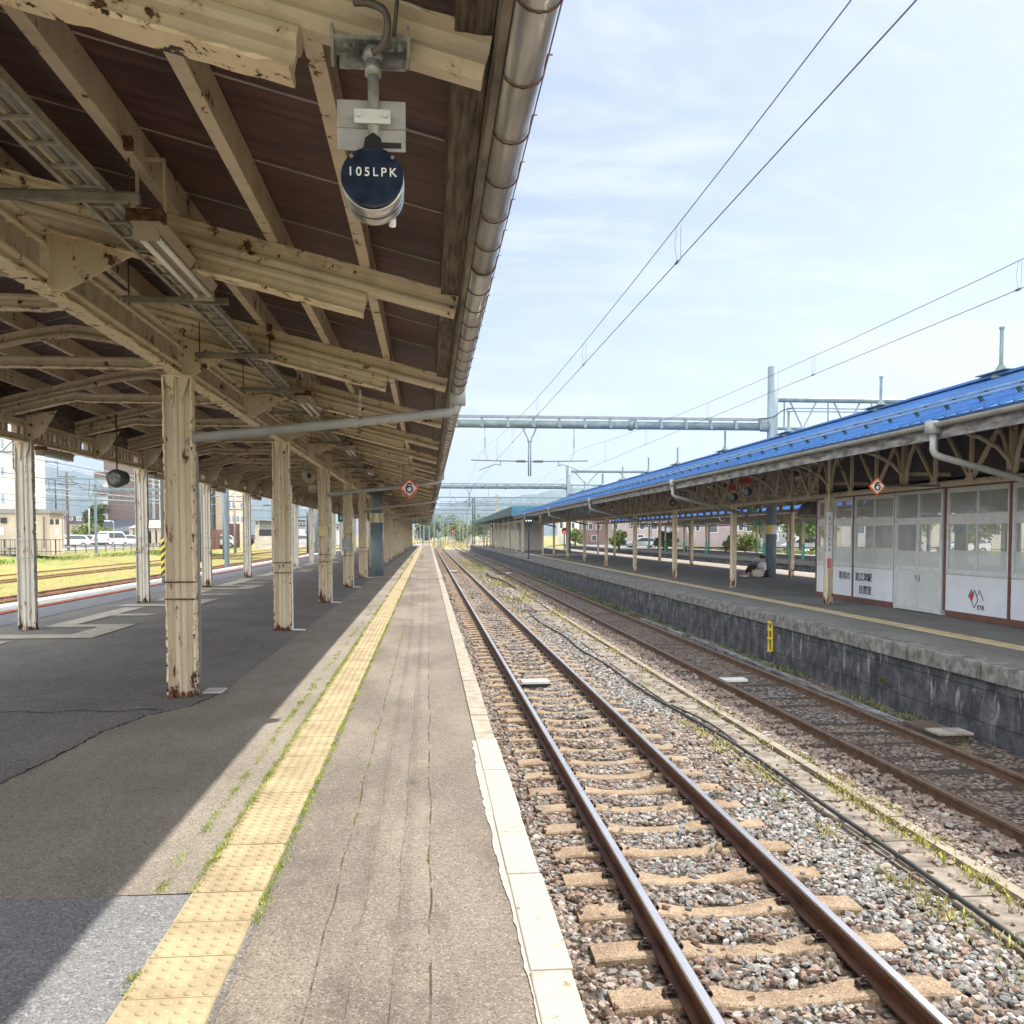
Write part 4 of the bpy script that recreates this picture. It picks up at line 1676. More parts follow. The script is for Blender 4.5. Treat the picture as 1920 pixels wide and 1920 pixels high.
while y < 60:
    m.box(-2.12, -1.40, y - .02, y + .02, tz(0) - .045, tz(0) - .006)
    m.box(-2.12, -1.40, y - .02, y + .02, tz(0) - .003, tz(0) + .0)
    for x in (-2.08, -1.45):
        mr.tube([(x, y, tz(0) - .06), (x, y, zb(x) - (.0 if x > -2 else .05))], .0055, 6)
        mr.box(x - .02, x + .02, y - .02, y + .02, zb(x) + .04, zb(x) + .10)
        mr.cut()
    m.cut()
    y += 2.0
m.pieces('support_channel', TRAYD, t)
mr.pieces('hanger_rod', RUST, t)

# fluorescent lamps
def lamp_builder():
    t = thing('strip_light', None, 'strip light', (0, 0, 0))
    m = MB()
    m.prism([(-.055, .0), (.055, .0), (.085, .055), (.06, .08), (-.06, .08), (-.085, .055)], 'y', 0, 1.28)
    lbuild(m, 'housing', PAINTR, t)
    for x in (-.042, .042):
        m = MB()
        m.tube([(x, .05, -.028), (x, 1.23, -.028)], .0165, 12)
        lbuild(m, 'lamp_tube', TUBE, t, smooth=True)
    for yy_ in (.02, 1.26):
        m = MB()
        m.box(-.065, .065, yy_ - .018, yy_ + .018, -.05, .0)
        lbuild(m, 'lamp_holder', PAINTR, t)
    m = MB()
    m.box(-.095, .095, -.01, .06, .04, .1)
    lbuild(m, 'end_cap', RUST, t)
    for yy_ in (.12, 1.1):
        m = MB()
        m.bar((-.07, yy_, .08), (-.07, yy_, .40), .012, .03, (0, 1, 0))
        m.bar((.07, yy_, .08), (.07, yy_, .40), .012, .03, (0, 1, 0))
        m.bar((-.076, yy_, .40), (.076, yy_, .40), .03, .012)
        lbuild(m, 'hanger', PAINT, t)
    return t


L0 = lamp_builder()
lamps = [L0] + [copy_tree(L0) for _ in range(8)]
ord_ = ['nearest', 'second nearest', 'third nearest', 'fourth', 'fifth', 'sixth', 'seventh', 'eighth', 'ninth']
for k, o in enumerate(lamps):
    o.location = (-1.46, 5.0 + 6.0 * k, 3.11)
    tag(o, ('twin tube strip light with rusty end, ' + ord_[k] + ' in the row under the near slope'), 'strip light', 'strip lights under the near slope of the canopy')
for k in range(4):
    o = copy_tree(L0)
    o.location = (-6.28, 15.6 + 6.1 * k, 2.86)
    tag(o, 'twin tube strip light below the far column row, ' + ord_[k] + ' of that row', 'strip light', 'strip lights along the far column row')

# camera marked 105LPK
cy = 2.78
cx = -.155
t = thing('platform_camera', 'round dark blue platform camera marked 105LPK hanging from the first beam', 'camera', (cx, cy, 2.55))
m = MB()
m.tube([(cx, cy - .075, 2.54), (cx, cy - .07, 2.54), (cx, cy - .025, 2.533), (cx, cy - .02, 2.533)], [.086, .09, .09, .086], 40)
m.tube([(cx, cy - .012, 2.532), (cx, cy + .03, 2.526), (cx, cy + .042, 2.525)], [.087, .087, .078], 40)
m.build('housing', CHROME, t, True)
m = MB()
m.tube([(cx, cy - .088, 2.543), (cx, cy - .076, 2.541)], .0885, 40)
m.build('front_plate', NAVY, t)
m = MB()
m.tube([(cx, cy - .0215, 2.5325), (cx, cy - .011, 2.5315)], .0885, 40)
m.build('seal_ring', BLACK, t)
m = MB()
for a, b in ((-.058, .052), (.058, .052), (-.058, -.058), (.058, -.058)):
    m.tube([(cx + a, cy - .094, 2.543 + b), (cx + a, cy - .087, 2.543 + b)], .0055, 10)
    m.cut()
m.pieces('screw', CHROME, t)
m = MB()
m.tube([(cx + .052, cy + .02, 2.462), (cx + .052, cy + .035, 2.444)], .011, 10)
m.build('lens_knob', WHITE, t)
text_mesh('lettering', '105LPK', .034, WHITE, (cx, cy - .0905, 2.552), (1, 0, 0), (0, 0, 1), t, .0004, .0, spacing=1.38, dup=.0008)
m = MB()
m.prism([(cx - .032, 2.632), (cx + .032, 2.632), (cx + .022, 2.675), (cx, 2.69), (cx - .022, 2.675)], 'y', cy - .03, cy + .03)
m.build('mount_bracket', BLACK, t)
m = MB()
m.tube([(cx, cy, 2.66), (cx, cy, 2.90)], .0165, 16)
m.tube([(cx, cy, 2.865), (cx, cy, 2.905)], .024, 16)
m.tube([(cx, cy, 2.905), (cx, cy, 2.925), (cx - .01, cy, 2.945)], [.026, .034, .02], 12)
m.build('pipe', GALV, t, True)
m = MB()
m.box(cx - .108, cx + .093, cy + .025, cy + .031, 2.66, 2.805)
m.box(cx - .108, cx + .093, cy + .018, cy + .027, 2.722, 2.745)
m.build('back_plate', mat('zinc_plate', (0.52, 0.51, 0.50), .45, .3, .08, 10), t)
m = MB()
m.box(cx - .055, cx + .05, cy - .021, cy - .012, 2.72, 2.76)
m.tube([(cx, cy, 2.722), (cx, cy, 2.758)], .021, 14)
for dx in (-.042, .036):
    m.tube([(cx + dx, cy - .034, 2.741), (cx + dx, cy - .018, 2.741)], .008, 6)
m.build('clamp', WHITE, t)
m = MB()
m.box(cx + .022, cx + .08, cy + .0215, cy + .0245, 2.668, 2.684)
m.build('rating_label', DARK, t)
m = MB()
m.box(cx - .115, cx + .10, cy - .045, cy + .05, 2.945, 2.957)
for dx in (-.118, .10):
    m.prism([(cy - .05, 2.985), (cy + .05, 2.985), (cy + .05, 2.93), (cy - .02, 2.875), (cy - .05, 2.885)], 'x', cx + dx, cx + dx + .008)
m.box(cx - .10, cx + .095, cy + .03, cy + .04, 2.90, 2.99)
for dx in (-.075, -.05, .055, .08):
    m.tube([(cx + dx, cy - .02, 2.93), (cx + dx, cy - .02, 2.958)], .009, 6)
m.build('bracket', GALVD, t)
m = MB()
m.tube(smooth([(cx + .0, cy - .03, 2.915), (cx + .03, cy - .045, 2.93), (cx + .045, cy - .06, 2.975), (cx + .035, cy - .06, 3.02), (cx - .01, cy - .05, 3.045), (cx - .05, cy - .03, 3.055)], 5), .011, 10)
m.tube([(cx + .06, cy - .03, 2.95), (cx + .075, cy - .05, 3.08)], .006, 8)
m.build('flexible_conduit', mat('grey_conduit', (0.16, 0.14, 0.13), .5), t, True)


def ribbon(m, pts, w, x, y, z):
    for i in range(len(pts) - 1):
        a, b = Vector(pts[i]), Vector(pts[i + 1])
        d = (b - a).normalized()
        n_ = Vector((-d.y, d.x)) * w / 2
        e = d * w * .22
        q = [a - e - n_, b + e - n_, b + e + n_, a - e + n_]
        m.prism([(x + p.x, z + p.y) for p in q], 'y', y + i * .00005, y + .004)


def diamond(x, y, z, r, lab, post=None, nrm=-1, bar_=None):
    t = thing('number_sign', lab, 'platform sign', (x, y, z))
    m = MB()
    m.prism([(x - r, z), (x, z - r), (x + r, z), (x, z + r)], 'y', y, y + .02)
    m.build('border', ORANGE, t)
    q = r * .78
    m = MB()
    m.prism([(x - q, z), (x, z - q), (x + q, z), (x, z + q)], 'y', y - .004, y + .001)
    m.build('face', WHITE, t)
    m = MB()
    k = r * .30
    cpts = [(k * math.cos(a), -k * .42 + k * math.sin(a)) for a in [i * math.pi / 10 for i in range(21)]]
    ribbon(m, cpts, r * .15, x, y - .009, z)
    ribbon(m, [(k * .72, k * 1.12), (k * .30, k * 1.52), (-k * .25, k * 1.45), (-k * .75, k * .85), (-k * 1.0, k * .1), (-k * 1.0, -k * .42)], r * .15, x, y - .0095, z)
    m.build('digit', BLACK, t)
    if post:
        m = MB()
        m.box(post - .02, post + .02, y + .022, y + .06, z - r * .9, zb(x) + .0)
        m.build('hanger', DARK if bar_ is None else bar_, t)
    return t


diamond(-.40, 20, 2.53, .215, 'orange diamond sign with black 6 hanging under the old canopy edge', -.53, bar_=GALVD)
sx_ = at(1645, 912, 14.5)
t = diamond(sx_.x, 14.5, sx_.z, .143, 'orange diamond sign with black 6 beside the glazed waiting room')
m = MB()
m.box(sx_.x + .06, sx_.x + 1.1, 14.53, 14.57, sx_.z + .005, sx_.z + .035)
m.build('arm', DARK, t)

# round lamps, speakers, signs under the near canopy
p = at(220, 897, 16.7)
t = thing('round_speaker', 'round dark speaker hanging in front of the brown hotel', 'speaker', p)
m = MB()
m.tube([p + Vector((-.04, -.03, 0)), p + Vector((-.03, .03, 0)), p + Vector((.05, .22, .02))], [.15, .165, .12], 24)
m.build('drum', mat('grey_green_enamel', (0.09, 0.10, 0.09), .5), t, True)
m = MB()
m.tube([p + Vector((-.03, -.05, 0)), p + Vector((-.03, -.032, 0))], .10, 20)
m.build('disc', GALVD, t)
m = MB()
m.bar(p + Vector((-.01, .02, .1)), (p.x - .01, p.y + .02, zb(p.x) - .2), .02, .02, (1, 0, 0))
m.build('hanger', RUST, t)
p = at(583, 893, 19.6)
t = thing('horn_speaker', 'cream horn loudspeaker between the second and third columns', 'speaker', p)
m = MB()
m.tube([p + Vector((-.02, -.16, 0)), p + Vector((-.015, -.14, 0)), p + Vector((0, -.02, 0)), p + Vector((.03, .1, 0))], [.15, .135, .07, .05], 20)
m.tube([p + Vector((-.02, -.165, 0)), p + Vector((-.02, -.155, 0))], .152, 20)
m.build('horn', mat('cream_horn', (0.38, 0.34, 0.24), .6), t, True)
m = MB()
m.tube([p + Vector((-.02, -.175, 0)), p + Vector((-.018, -.15, 0))], [.03, .1], 14)
m.build('mouth', BLACK, t)
m = MB()
m.bar(p + Vector((.03, .0, .05)), (p.x + .03, p.y, 3.05), .02, .02, (1, 0, 0))
m.bar(p + Vector((.03, .02, -.0)), p + Vector((.02, .02, -.25)), .02, .02, (1, 0, 0))
m.build('bracket', PAINT, t)
p2 = p + Vector((.04, .1, -.2))
t = thing('horn_speaker', 'smaller downward tilted horn just below the cream horn', 'speaker', p2)
m = MB()
m.tube([p2 + Vector((0, -.12, -.05)), p2 + Vector((0, 0, 0)), p2 + Vector((.02, .1, .03))], [.11, .05, .04], 16)
m.build('horn', MATS['cream_horn'], t, True)


def board(x, y, z, w, h, lab, items, cat='sign', facing=(1, 0, 0), name='platform_board', hang=None, frame=GREENS, face=WHITE):
    X_ = Vector(facing)
    N = X_.cross(Vector((0, 0, 1)))
    c = Vector((x, y, z))
    t = thing(name, lab, cat, c)
    m = MB()
    m.bar(c - X_ * w / 2, c + X_ * w / 2, .1, h)
    m.build('case', frame, t)
    if face:
        m = MB()
        m.bar(c - X_ * (w / 2 - .03) + N * .052, c + X_ * (w / 2 - .03) + N * .052, .006, h - .06)
        m.build('face', face, t)
    for (txt, sz, dx, dz, mt) in items:
        text_mesh('lettering', txt, sz, mt, c + X_ * dx + N * .0565 + Vector((0, 0, dz)), X_, (0, 0, 1), t, .001, .006)
    if hang:
        m = MB()
        for s in (-1, 1):
            q = c + X_ * (w * .35 * s)
            m.tube([q + Vector((0, 0, h / 2)), Vector((q.x, q.y, hang))], .015, 6)
            m.cut()
        m.pieces('hanger', DARK, t)
    return t


p = at(640, 971, 48)
board(p.x, 48, p.z, .34, .42, 'small green square board with white 6 between the columns', [('6', .3, 0, 0, WHITE)], hang=3.2, face=None)
p = at(781, 974, 74)
t = board(p.x, 74, p.z, .8, .42, 'green edged board with number 5 at the far end of the canopy', [('5', .34, .18, 0, GREENS)], hang=3.1)
p = at(796, 976, 75)
board(p.x, 76, p.z, .45, .24, 'small dark green board right of the number 5 board', [], hang=3.0, face=None)
for (u, v, Y, r, lab) in ((787, 987, 60, .1, 'round clock hanging below the number 5 board'), (779, 986, 62, .09, 'small round mirror left of the clock')):
    p = at(u, v, Y)
    t = thing('platform_clock', lab, 'clock', p)
    m = MB()
    m.tube([p, p + Vector((0, .1, 0))], r, 20)
    m.build('case', BLACK, t)
    m = MB()
    m.tube([p + Vector((0, -.01, 0)), p + Vector((0, .0, 0))], r * .85, 20)
    m.build('dial', WHITE if 'clock' in lab else GALV, t)
    m = MB()
    m.bar(p + Vector((0, .05, r)), (p.x, p.y + .05, 3.0), .03, .03, (1, 0, 0))
    m.build('hanger', DARK, t)

# tiger striped post on the left edge
p = Vector((-7.94, 28.6, 0))
t = thing('striped_post', 'dark pole with yellow and black warning stripes at the left platform edge', 'post', p)
m = MB()
m.tube([p, p + Vector((0, 0, 4.6))], .10, 14)
m.build('pole', mat('dark_grey_pole', (.10, .11, .12), .6), t)


def stripes():
    m, tt, b = newmat('hazard_stripes')
    v = wpos(tt)
    s = nn(tt, 'ShaderNodeSeparateXYZ')
    tt.links.new(v, s.inputs[0])
    d = math_n(tt, 'FRACT', math_n(tt, 'MULTIPLY', math_n(tt, 'ADD', s.outputs[2], math_n(tt, 'MULTIPLY', s.outputs[0], -.9)), 4.6))
    c = mixc(tt, math_n(tt, 'GREATER_THAN', d, .5), (0.72, 0.55, 0.04), (.02, .02, .02))
    tt.links.new(c, b.inputs['Base Color'])
    return m


m = MB()
m.tube([p + Vector((0, 0, .30)), p + Vector((0, 0, 1.45))], .112, 14)
m.build('warning_sleeve', stripes(), t)

# ------------------------------------------------------------------ right-hand canopies
def arc_pts(c, r, a0, a1, n, fn):
    return [fn(c[0] + r * math.cos(a0 + (a1 - a0) * i / n), c[1] + r * math.sin(a0 + (a1 - a0) * i / n)) for i in range(n + 1)]


def big_canopy(cx, y0, y1, colys, label, low, detail, roofmat=ROOFB):
    HW = 4.6
    ez, rz = 3.08, 4.68
    sl = (rz - ez) / HW
    zr = lambda x: rz - sl * abs(x - cx)
    t = thing('station_canopy', label, 'canopy', (cx, y0, PZ))
    # roof slabs
    m = MB()
    for s in (-1, 1):
        m.prism([(cx + s * HW, ez), (cx, rz), (cx, rz + .05), (cx + s * (HW + .05), ez + .04)], 'y', y0, y1)
        yy_ = y0
        st = .30
        while yy_ < y1:
            m.bar((cx + s * (HW + .04), yy_, ez + .045), (cx, yy_, rz + .055), .035, .045)
            yy_ += st
    m.bar((cx, y0, rz + .09), (cx, y1, rz + .09), .3, .05)
    m.build('roof_sheet', roofmat, t)
    m = MB()
    for s in (-1, 1):
        m.prism([(cx + s * (HW - .05), ez - .03), (cx, rz - .04), (cx, rz - .004), (cx + s * (HW - .05), ez - .002)], 'y', y0, y1)
    m.build('ceiling_boards', mat('purple_brown_boards', (0.050, 0.030, 0.038), .7, 0, .35, 3, (.5, 5, 1)) if 'purple_brown_boards' not in MATS else MATS['purple_brown_boards'], t)
    # snow guards
    for dx in (.62, 1.25):
        m = MB()
        mb_ = MB()
        x = cx - HW + dx
        m.bar((x, y0, zr(x) + .17), (x, y1, zr(x) + .17), .05, .035)
        yy_ = y0
        while yy_ < y1:
            mb_.bar((x + .06, yy_, zr(x) + .06), (x - .02, yy_, zr(x) + .16), .05, .03, (0, 1, 0))
            mb_.cut()
            yy_ += .84
        o = m.build('snow_guard', mat('pale_blue_steel', (0.22, 0.33, 0.48), .4, .2) if 'pale_blue_steel' not in MATS else MATS['pale_blue_steel'], t)
        for q in mb_.pieces('bracket', TEAL, None):
            q.parent = o
    # fascia, gutter
    m = MB()
    yy_ = y0
    while yy_ < y1:
        m.box(cx - HW - .0, cx - HW + .035, yy_ + .004, min(yy_ + 3.6, y1), ez - .24 + random.uniform(-.01, .01), ez - .005)
        yy_ += 3.6
    m.box(cx + HW - .035, cx + HW, y0, y1, ez - .24, ez - .005)
    m.build('fascia_board', TIMG, t)
    m = MB()
    g = (cx - HW - .075, ez - .02)
    pr = [(g[0] + .06 * math.cos(math.pi + math.pi * i / 8), g[1] + .06 * math.sin(math.pi + math.pi * i / 8)) for i in range(9)]
    pr += [(g[0] + .05 * math.cos(2 * math.pi - math.pi * i / 8), g[1] + .05 * math.sin(2 * math.pi - math.pi * i / 8)) for i in range(9)]
    yy_ = y0
    while yy_ < y1:
        L_ = 1.8 if detail else 8
        m.prism(pr, 'y', yy_, min(yy_ + L_, y1))
        m.prism([(g[0] + (a - g[0]) * 1.1, g[1] + (b - g[1]) * 1.1) for a, b in pr], 'y', yy_ + .001, yy_ + .035)
        yy_ += L_
    m.build('gutter', mat('pale_gutter', (0.33, 0.335, 0.33), .5, .2) if 'pale_gutter' not in MATS else MATS['pale_gutter'], t)
    # trusses
    span = 3.375
    nb = int((y1 - y0) / span)
    for row, cxx in enumerate((cx - 2.3, cx + 2.3)):
        ch = MB()
        web = MB()
        arc = MB()
        zc = 2.42
        zt = zr(cxx) - .16
        ch.bar((cxx, y0, zc), (cxx, y1, zc), .12, .055)
        ch.bar((cxx, y0, zc + .045), (cxx, y1, zc + .045), .02, .05)
        ch.bar((cxx, y0, zt), (cxx, y1, zt), .12, .06)
        Yc = (20.75 if detail else colys[0]) - span * 6
        while Yc < y1:
            if Yc > y0 + .2:
                web.bar((cxx, Yc, zc), (cxx, Yc, zt), .09, .09, (0, 1, 0))
                r = 1.15
                for s in (-1, 1):
                    pts = [(cxx, Yc + s * (.08 + r * (1 - math.cos(a))), zc + .1 + (zt - zc - .15) * math.sin(a)) for a in [math.pi / 2 * i / 6 for i in range(7)]]
                    if detail or s > 0:
                        arc.tube(pts, .040, 6)
                for q in (1, 2):
                    web.bar((cxx, Yc + q * span / 3, zc), (cxx, Yc + q * span / 3, zt), .06, .06, (0, 1, 0))
                web.bar((cxx, Yc + span / 3, zc + .05), (cxx, Yc + .12, zt - .15), .055, .06)
                web.bar((cxx, Yc + span / 3, zc + .05), (cxx, Yc + 2 * span / 3, zt), .055, .06)
                web.bar((cxx, Yc + 2 * span / 3, zc + .05), (cxx, Yc + span - .1, zt - .1), .055, .06)
                if detail:
                    for q in (0, 1, 2):
                        yq = Yc + q * span / 3
                        web.prism([(yq - .13, zc + .03), (yq + .13, zc + .03), (yq + .06, zc + .17), (yq - .06, zc + .17)], 'x', cxx - .045, cxx - .035)
            Yc += span
            web.cut()
            arc.cut()
        ch.build('truss_chord', PAINTR, t)
        web.pieces('truss_web', PAINTR, t)
        arc.pieces('truss_arch', PAINTR, t, smooth=True)
    # cross frames: arched ties and rafters
    cr = MB()
    Yc = (20.75 if detail else colys[0]) - span * 6
    while Yc < y1:
        if Yc > y0 + .2:
            for s in (-1, 1):
                cr.bar((cx, Yc, rz - .12), (cx + s * (HW - .1), Yc, ez - .08), .07, .1)
                pts = [(cx + s * 2.3 * math.cos(a), Yc, 2.75 + 1.15 * math.sin(a)) for a in [math.pi / 2 * i / 7 for i in range(8)]]
                cr.tube(pts, .042, 6)
                pts = [(cx + s * (2.3 + 1.4 * (1 - math.cos(a))), Yc, 2.5 + .72 * math.sin(a)) for a in [math.pi / 2 * i / 5 for i in range(6)]]
                cr.tube(pts, .036, 6)
            cr.bar((cx - 2.3, Yc, 2.72), (cx + 2.3, Yc, 2.72), .05, .07)
            cr.cut()
        Yc += span
    cr.pieces('cross_frame', PAINTR, t, smooth=True)
    m = MB()
    for k in range(1, 8):
        for s in (-1, 1):
            x = cx + s * k * .6
            m.bar((x, y0, zr(x) - .075), (x, y1, zr(x) - .075), .05, .07)
            m.cut()
    m.pieces('purlin', PAINTR, t)
    # columns
    prof = [(x * .82, y * 1.15) for x, y in col_prof()]
    for row, cxx in enumerate((cx - 2.3, cx + 2.3)):
        for yv in colys:
            if yv < y0 or yv > y1:
                continue
            m = MB()
            mt = [PAINTC if row == 0 else PAINT, mat('white_column_paint', (0.66, 0.64, 0.58), .6, 0, .1) if 'white_column_paint' not in MATS else MATS['white_column_paint'], TURQ]
            n = len(prof)
            zz_ = [PZ, PZ + 1.05, zc] if low else [PZ, zc]
            vs = [(cxx + y_, yv + x_, z) for z in zz_ for x_, y_ in prof]
            fs, ms = [], []
            for j in range(len(zz_) - 1):
                for i in range(n):
                    i2 = (i + 1) % n
                    fs.append((j * n + i, j * n + i2, (j + 1) * n + i2, (j + 1) * n + i))
                    ms.append(2 if (low and j == 0) else (1 if prof[i][1] > 0.03 and False else 0))
            m.v, m.f, m.m = vs, fs, ms
            m.build('column', mt, t)
    # downpipes
    yv = colys[0] - 6.75 * 2 - 1.6
    dps = [12.2, 25.8, 39.3, 52.8, 66.2] if detail else [40, 54, 68, 82]
    for yv in dps:
        m = MB()
        gx_, gz_ = g
        m.box(gx_ - .08, gx_ + .08, yv - .09, yv + .09, gz_ - .14, gz_ + .03)
        m.tube([(gx_, yv, gz_ - .13), (gx_, yv, gz_ - .36), (gx_ + .03, yv, gz_ - .42), (gx_ + .12, yv + .0, gz_ - .46), (cx - 2.38, yv + .25, gz_ - .95)], .048, 10)
        m.build('downpipe', PVC, t, True)
    return t, zr


colys = [6.4, 13.25] + [20.75 + 6.75 * k for k in range(0, 9)]
can2, zr2 = big_canopy(11.65, 3.0, 75.5, colys, 'blue roofed canopy with lattice of curved rails over the right hand platform', False, True)
colys3 = [58 + 7.0 * k - 28 for k in range(0, 12)]
can3, zr3 = big_canopy(26.7, 24, 110, colys3, 'farther blue roofed canopy on columns with turquoise feet', True, False)
vents = [(17.9, .95), (22.9, .80), (29.0, .7), (35.4, .8), (42.3, .8), (48, .8), (54.5, .8), (61, .8), (68, .7), (74, .7)]
for i, (yv, h) in enumerate(vents):
    m = MB()
    z0 = 4.68
    for a_ in range(6):
        pass
    m.tube([(11.65, yv, z0 + .03), (11.65, yv, z0 + .12), (11.65, yv, z0 + .32)], [.2, .17, .045], 8)
    m.tube([(11.65, yv, z0 + .3), (11.65, yv, z0 + h + .1)], .038, 8)
    m.tube([(11.65, yv, z0 + h + .08), (11.65, yv, z0 + h + .12)], .055, 8)
    m.bar((11.65, yv - .5, z0 + .14), (11.65, yv + .5, z0 + .14), .5, .02)
    m.build('ridge_post', BLUEGR, can2)

# ------------------------------------------------------------------ glazed waiting room
RX = 10.3
t = thing('waiting_room', 'glazed waiting room with white panels and brown frame on the right hand platform', 'waiting room', (11.8, 16, PZ))
posts = [23.55, 21.43, 19.43, 17.45, 15.39, 13.40, 11.4, 9.4, 7.4]
BX = 13.0
m = MB()
m.box(RX + .02, BX, 7.3, 23.5, PZ + .001, PZ + .05)
m.build('floor', mat('room_floor', (.35, .33, .3), .7), t)
m = MB()
m.box(RX - .03, RX + .07, 19.5, 23.6, PZ + .002, PZ + .12)
m.box(RX - .03, RX + .07, 7.3, 17.4, PZ + .002, PZ + .12)
m.box(RX + .05, BX, 23.5, 23.6, PZ + .002, PZ + .12)
m.build('sill', BROWNF, t)
m = MB()
for yv in posts:
    m.box(RX - .035, RX + .06, yv - .045, yv + .045, PZ + .12, 2.5)
m.box(RX - .03, RX + .05, 7.3, 23.55, 2.44, 2.56)
m.build('frame_post', BROWNF, t)
m = MB()
m.box(RX + .0, RX + .1, 7.3, 23.5, 2.57, 3.75)
m.build('upper_board', MATS['purple_brown_boards'], t)
m = MB()
m.box(RX, BX, 7.3, 23.5, 2.60, 2.66)
m.build('ceiling', mat('room_ceiling', (.55, .55, .53), .8), t)
# end wall: panel, glass
m = MB()
m.box(RX + .02, BX, 23.46, 23.5, PZ + .12, .78)
m.box(RX + 1.3, BX, 23.46, 23.5, .78, 2.6)
m.build('end_wall', mat('room_wall', (.62, .62, .60), .7), t)
m = MB()
m.box(BX, BX + .05, 7.3, 23.5, PZ, .72)
m.box(BX, BX + .05, 7.3, 23.5, 2.1, 2.6)
for yv in posts:
    m.box(BX, BX + .05, yv - .25, yv + .25, .7, 2.15)
m.box(BX, BX + .05, 16.2, 17.7, .7, 2.15)
m.build('back_wall', MATS['room_wall'], t)
for i in range(len(posts) - 1):
    a, b = posts[i + 1] + .05, posts[i] - .05      # near / far y
    door = (i == 2)
    mid = (a + b) / 2
    fr = MB()
    gl = MB()
    f2 = MB()
    if door:
        x = RX - .06
        for yv in (a + .025, b - .025):
            fr.box(x - .01, RX + .03, yv - .03, yv + .03, PZ + .01, 2.44)
        for z0, z1 in ((1.80, 1.88), (2.38, 2.44)):
            fr.box(x - .008, RX + .03, a + .05, b - .05, z0, z1)
        fr.box(x + .006, RX + .02, mid - .02, mid + .02, 1.88, 2.38)
        fo = fr.build('door_frame', ALU, t)
        gl.box(RX - .02, RX - .012, a + .055, mid - .02, 1.88, 2.38)
        gl.box(RX - .02, RX - .012, mid + .02, b - .055, 1.88, 2.38)
        gl.build('window', GLASS, t)
        for (p0, p1) in ((a + .06, mid - .004), (mid + .004, b - .06)):
            d = MB()
            for (y0_, y1_) in ((p0, p0 + .05), (p1 - .05, p1)):
                d.box(x, x + .035, y0_, y1_, PZ + .02, 1.80)
            for z0, z1 in ((PZ + .02, PZ + .12), (.78, .86), (1.74, 1.80)):
                d.box(x + .002, x + .033, p0 + .05, p1 - .05, z0, z1)
            do = d.build('door', ALU, t)
            d = MB()
            d.box(x + .014, x + .02, p0 + .05, p1 - .05, PZ + .12, .78)
            subchild(d, 'door_panel', DOORW, do)
            d = MB()
            d.box(x + .016, x + .02, p0 + .05, p1 - .05, 1.18, 1.74)
            subchild(d, 'pane', GLASS, do)
            d = MB()
            d.box(x + .012, x + .022, p0 + .05, p1 - .05, .86, 1.18)
            subchild(d, 'frosted_film', FROST, do)
            d = MB()
            yh = p1 - .09 if p0 < mid - .1 and p0 == a + .06 else p0 + .02
            d.box(x - .02, x, yh - .012, yh + .012, .55, .68)
            subchild(d, 'handle', GALV, do)
        continue
    x = RX - .02
    for yv in (a + .02, b - .02):
        fr.box(x - .012, RX + .03, yv - .025, yv + .025, .75, 2.44)
    for z0, z1 in ((.75, .81), (1.76, 1.90), (2.38, 2.44)):
        fr.box(x - .01, RX + .03, a + .045, b - .045, z0, z1)
    for z0, z1, w in ((.81, 1.76, .022), (1.90, 2.38, .02)):
        fr.box(x + .004, RX + .024, mid - w, mid + w, z0, z1)
    for z0, z1 in ((.81, 1.76), (1.90, 2.38)):
        for (p0, p1) in ((a + .045, mid - .022), (mid + .022, b - .045)):
            for zz0, zz1 in ((z0, z0 + .03), (z1 - .03, z1)):
                fr.box(x + .008, RX + .02, p0, p1, zz0, zz1)
    wo = fr.build('window', ALU, t)
    gl.box(RX + .004, RX + .009, a + .045, b - .045, 1.22, 1.76)
    gl.box(RX + .004, RX + .009, a + .045, b - .045, 1.90, 2.38)
    subchild(gl, 'pane', GLASS, wo)
    f2.box(RX + .002, RX + .012, a + .045, b - .045, .81, 1.22)
    subchild(f2, 'frosted_film', FROST, wo)
    m = MB()
    m.box(RX - .03, RX - .005, a, b, PZ + .125, .74)
    pnl = m.build('wall_panel', PANELW, t)
    TX_, TY_ = (0, -1, 0), (0, 0, 1)
    if i == 1:
        o = text_mesh('lettering', '直江津駅', .215, BLACK, (RX - .034, b - .08, .50), TX_, TY_, None, .001, 0, 'LEFT', .95, dup=.0075)
        o.parent = pnl
        o = text_mesh('lettering', '自習室', .215, BLACK, (RX - .034, b - .28, .20), TX_, TY_, None, .001, 0, 'LEFT', .95, dup=.0075)
        o.parent = pnl
    if i == 0:
        o = text_mesh('lettering', '専用の', .215, BLACK, (RX - .034, a + .70, .50), TX_, TY_, None, .001, 0, 'LEFT', .95, dup=.0075)
        o.parent = pnl
    if i == 3:
        lg_ = MB()
        def L2(p):
            return (RX - .036, mid - .0 - p[0], .36 + p[1])
        seg = [(-.20, -.02), (-.10, .13), (-.01, -.0)], [(-.10, -.05), (.0, -.20), (.10, .0), (.18, .12)], [(-.01, 0), (.06, .12), (.13, .02)], [(.10, .02), (.18, .12), (.28, -.06)]
        for s_ in ([(-.20, -.03), (-.10, .12), (-.02, 0)], [(-.10, -.08), (.0, -.22), (.11, -.06), (.0, .12), (-.06, .02)], [(.04, .06), (.11, -.06)], [(.09, .02), (.16, .12), (.28, -.06)]):
            for p0, p1 in zip(s_[:-1], s_[1:]):
                lg_.bar(L2(p0), L2(p1), .014, .004, (1, 0, 0))
        subchild(lg_, 'emblem', BLACK, pnl)
        rd = MB()
        rd.prism([(mid + .17, .35), (mid + .10, .44), (mid + .035, .34), (mid + .10, .25)], 'x', RX - .0345, RX - .033)
        subchild(rd, 'red_diamond', REDP, pnl)
        o = text_mesh('lettering', 'ETR', .12, BLACK, (RX - .034, mid - .20, .15), TX_, TY_, None, .001, 0, 'CENTER', 1.1, dup=.005)
        o.parent = pnl
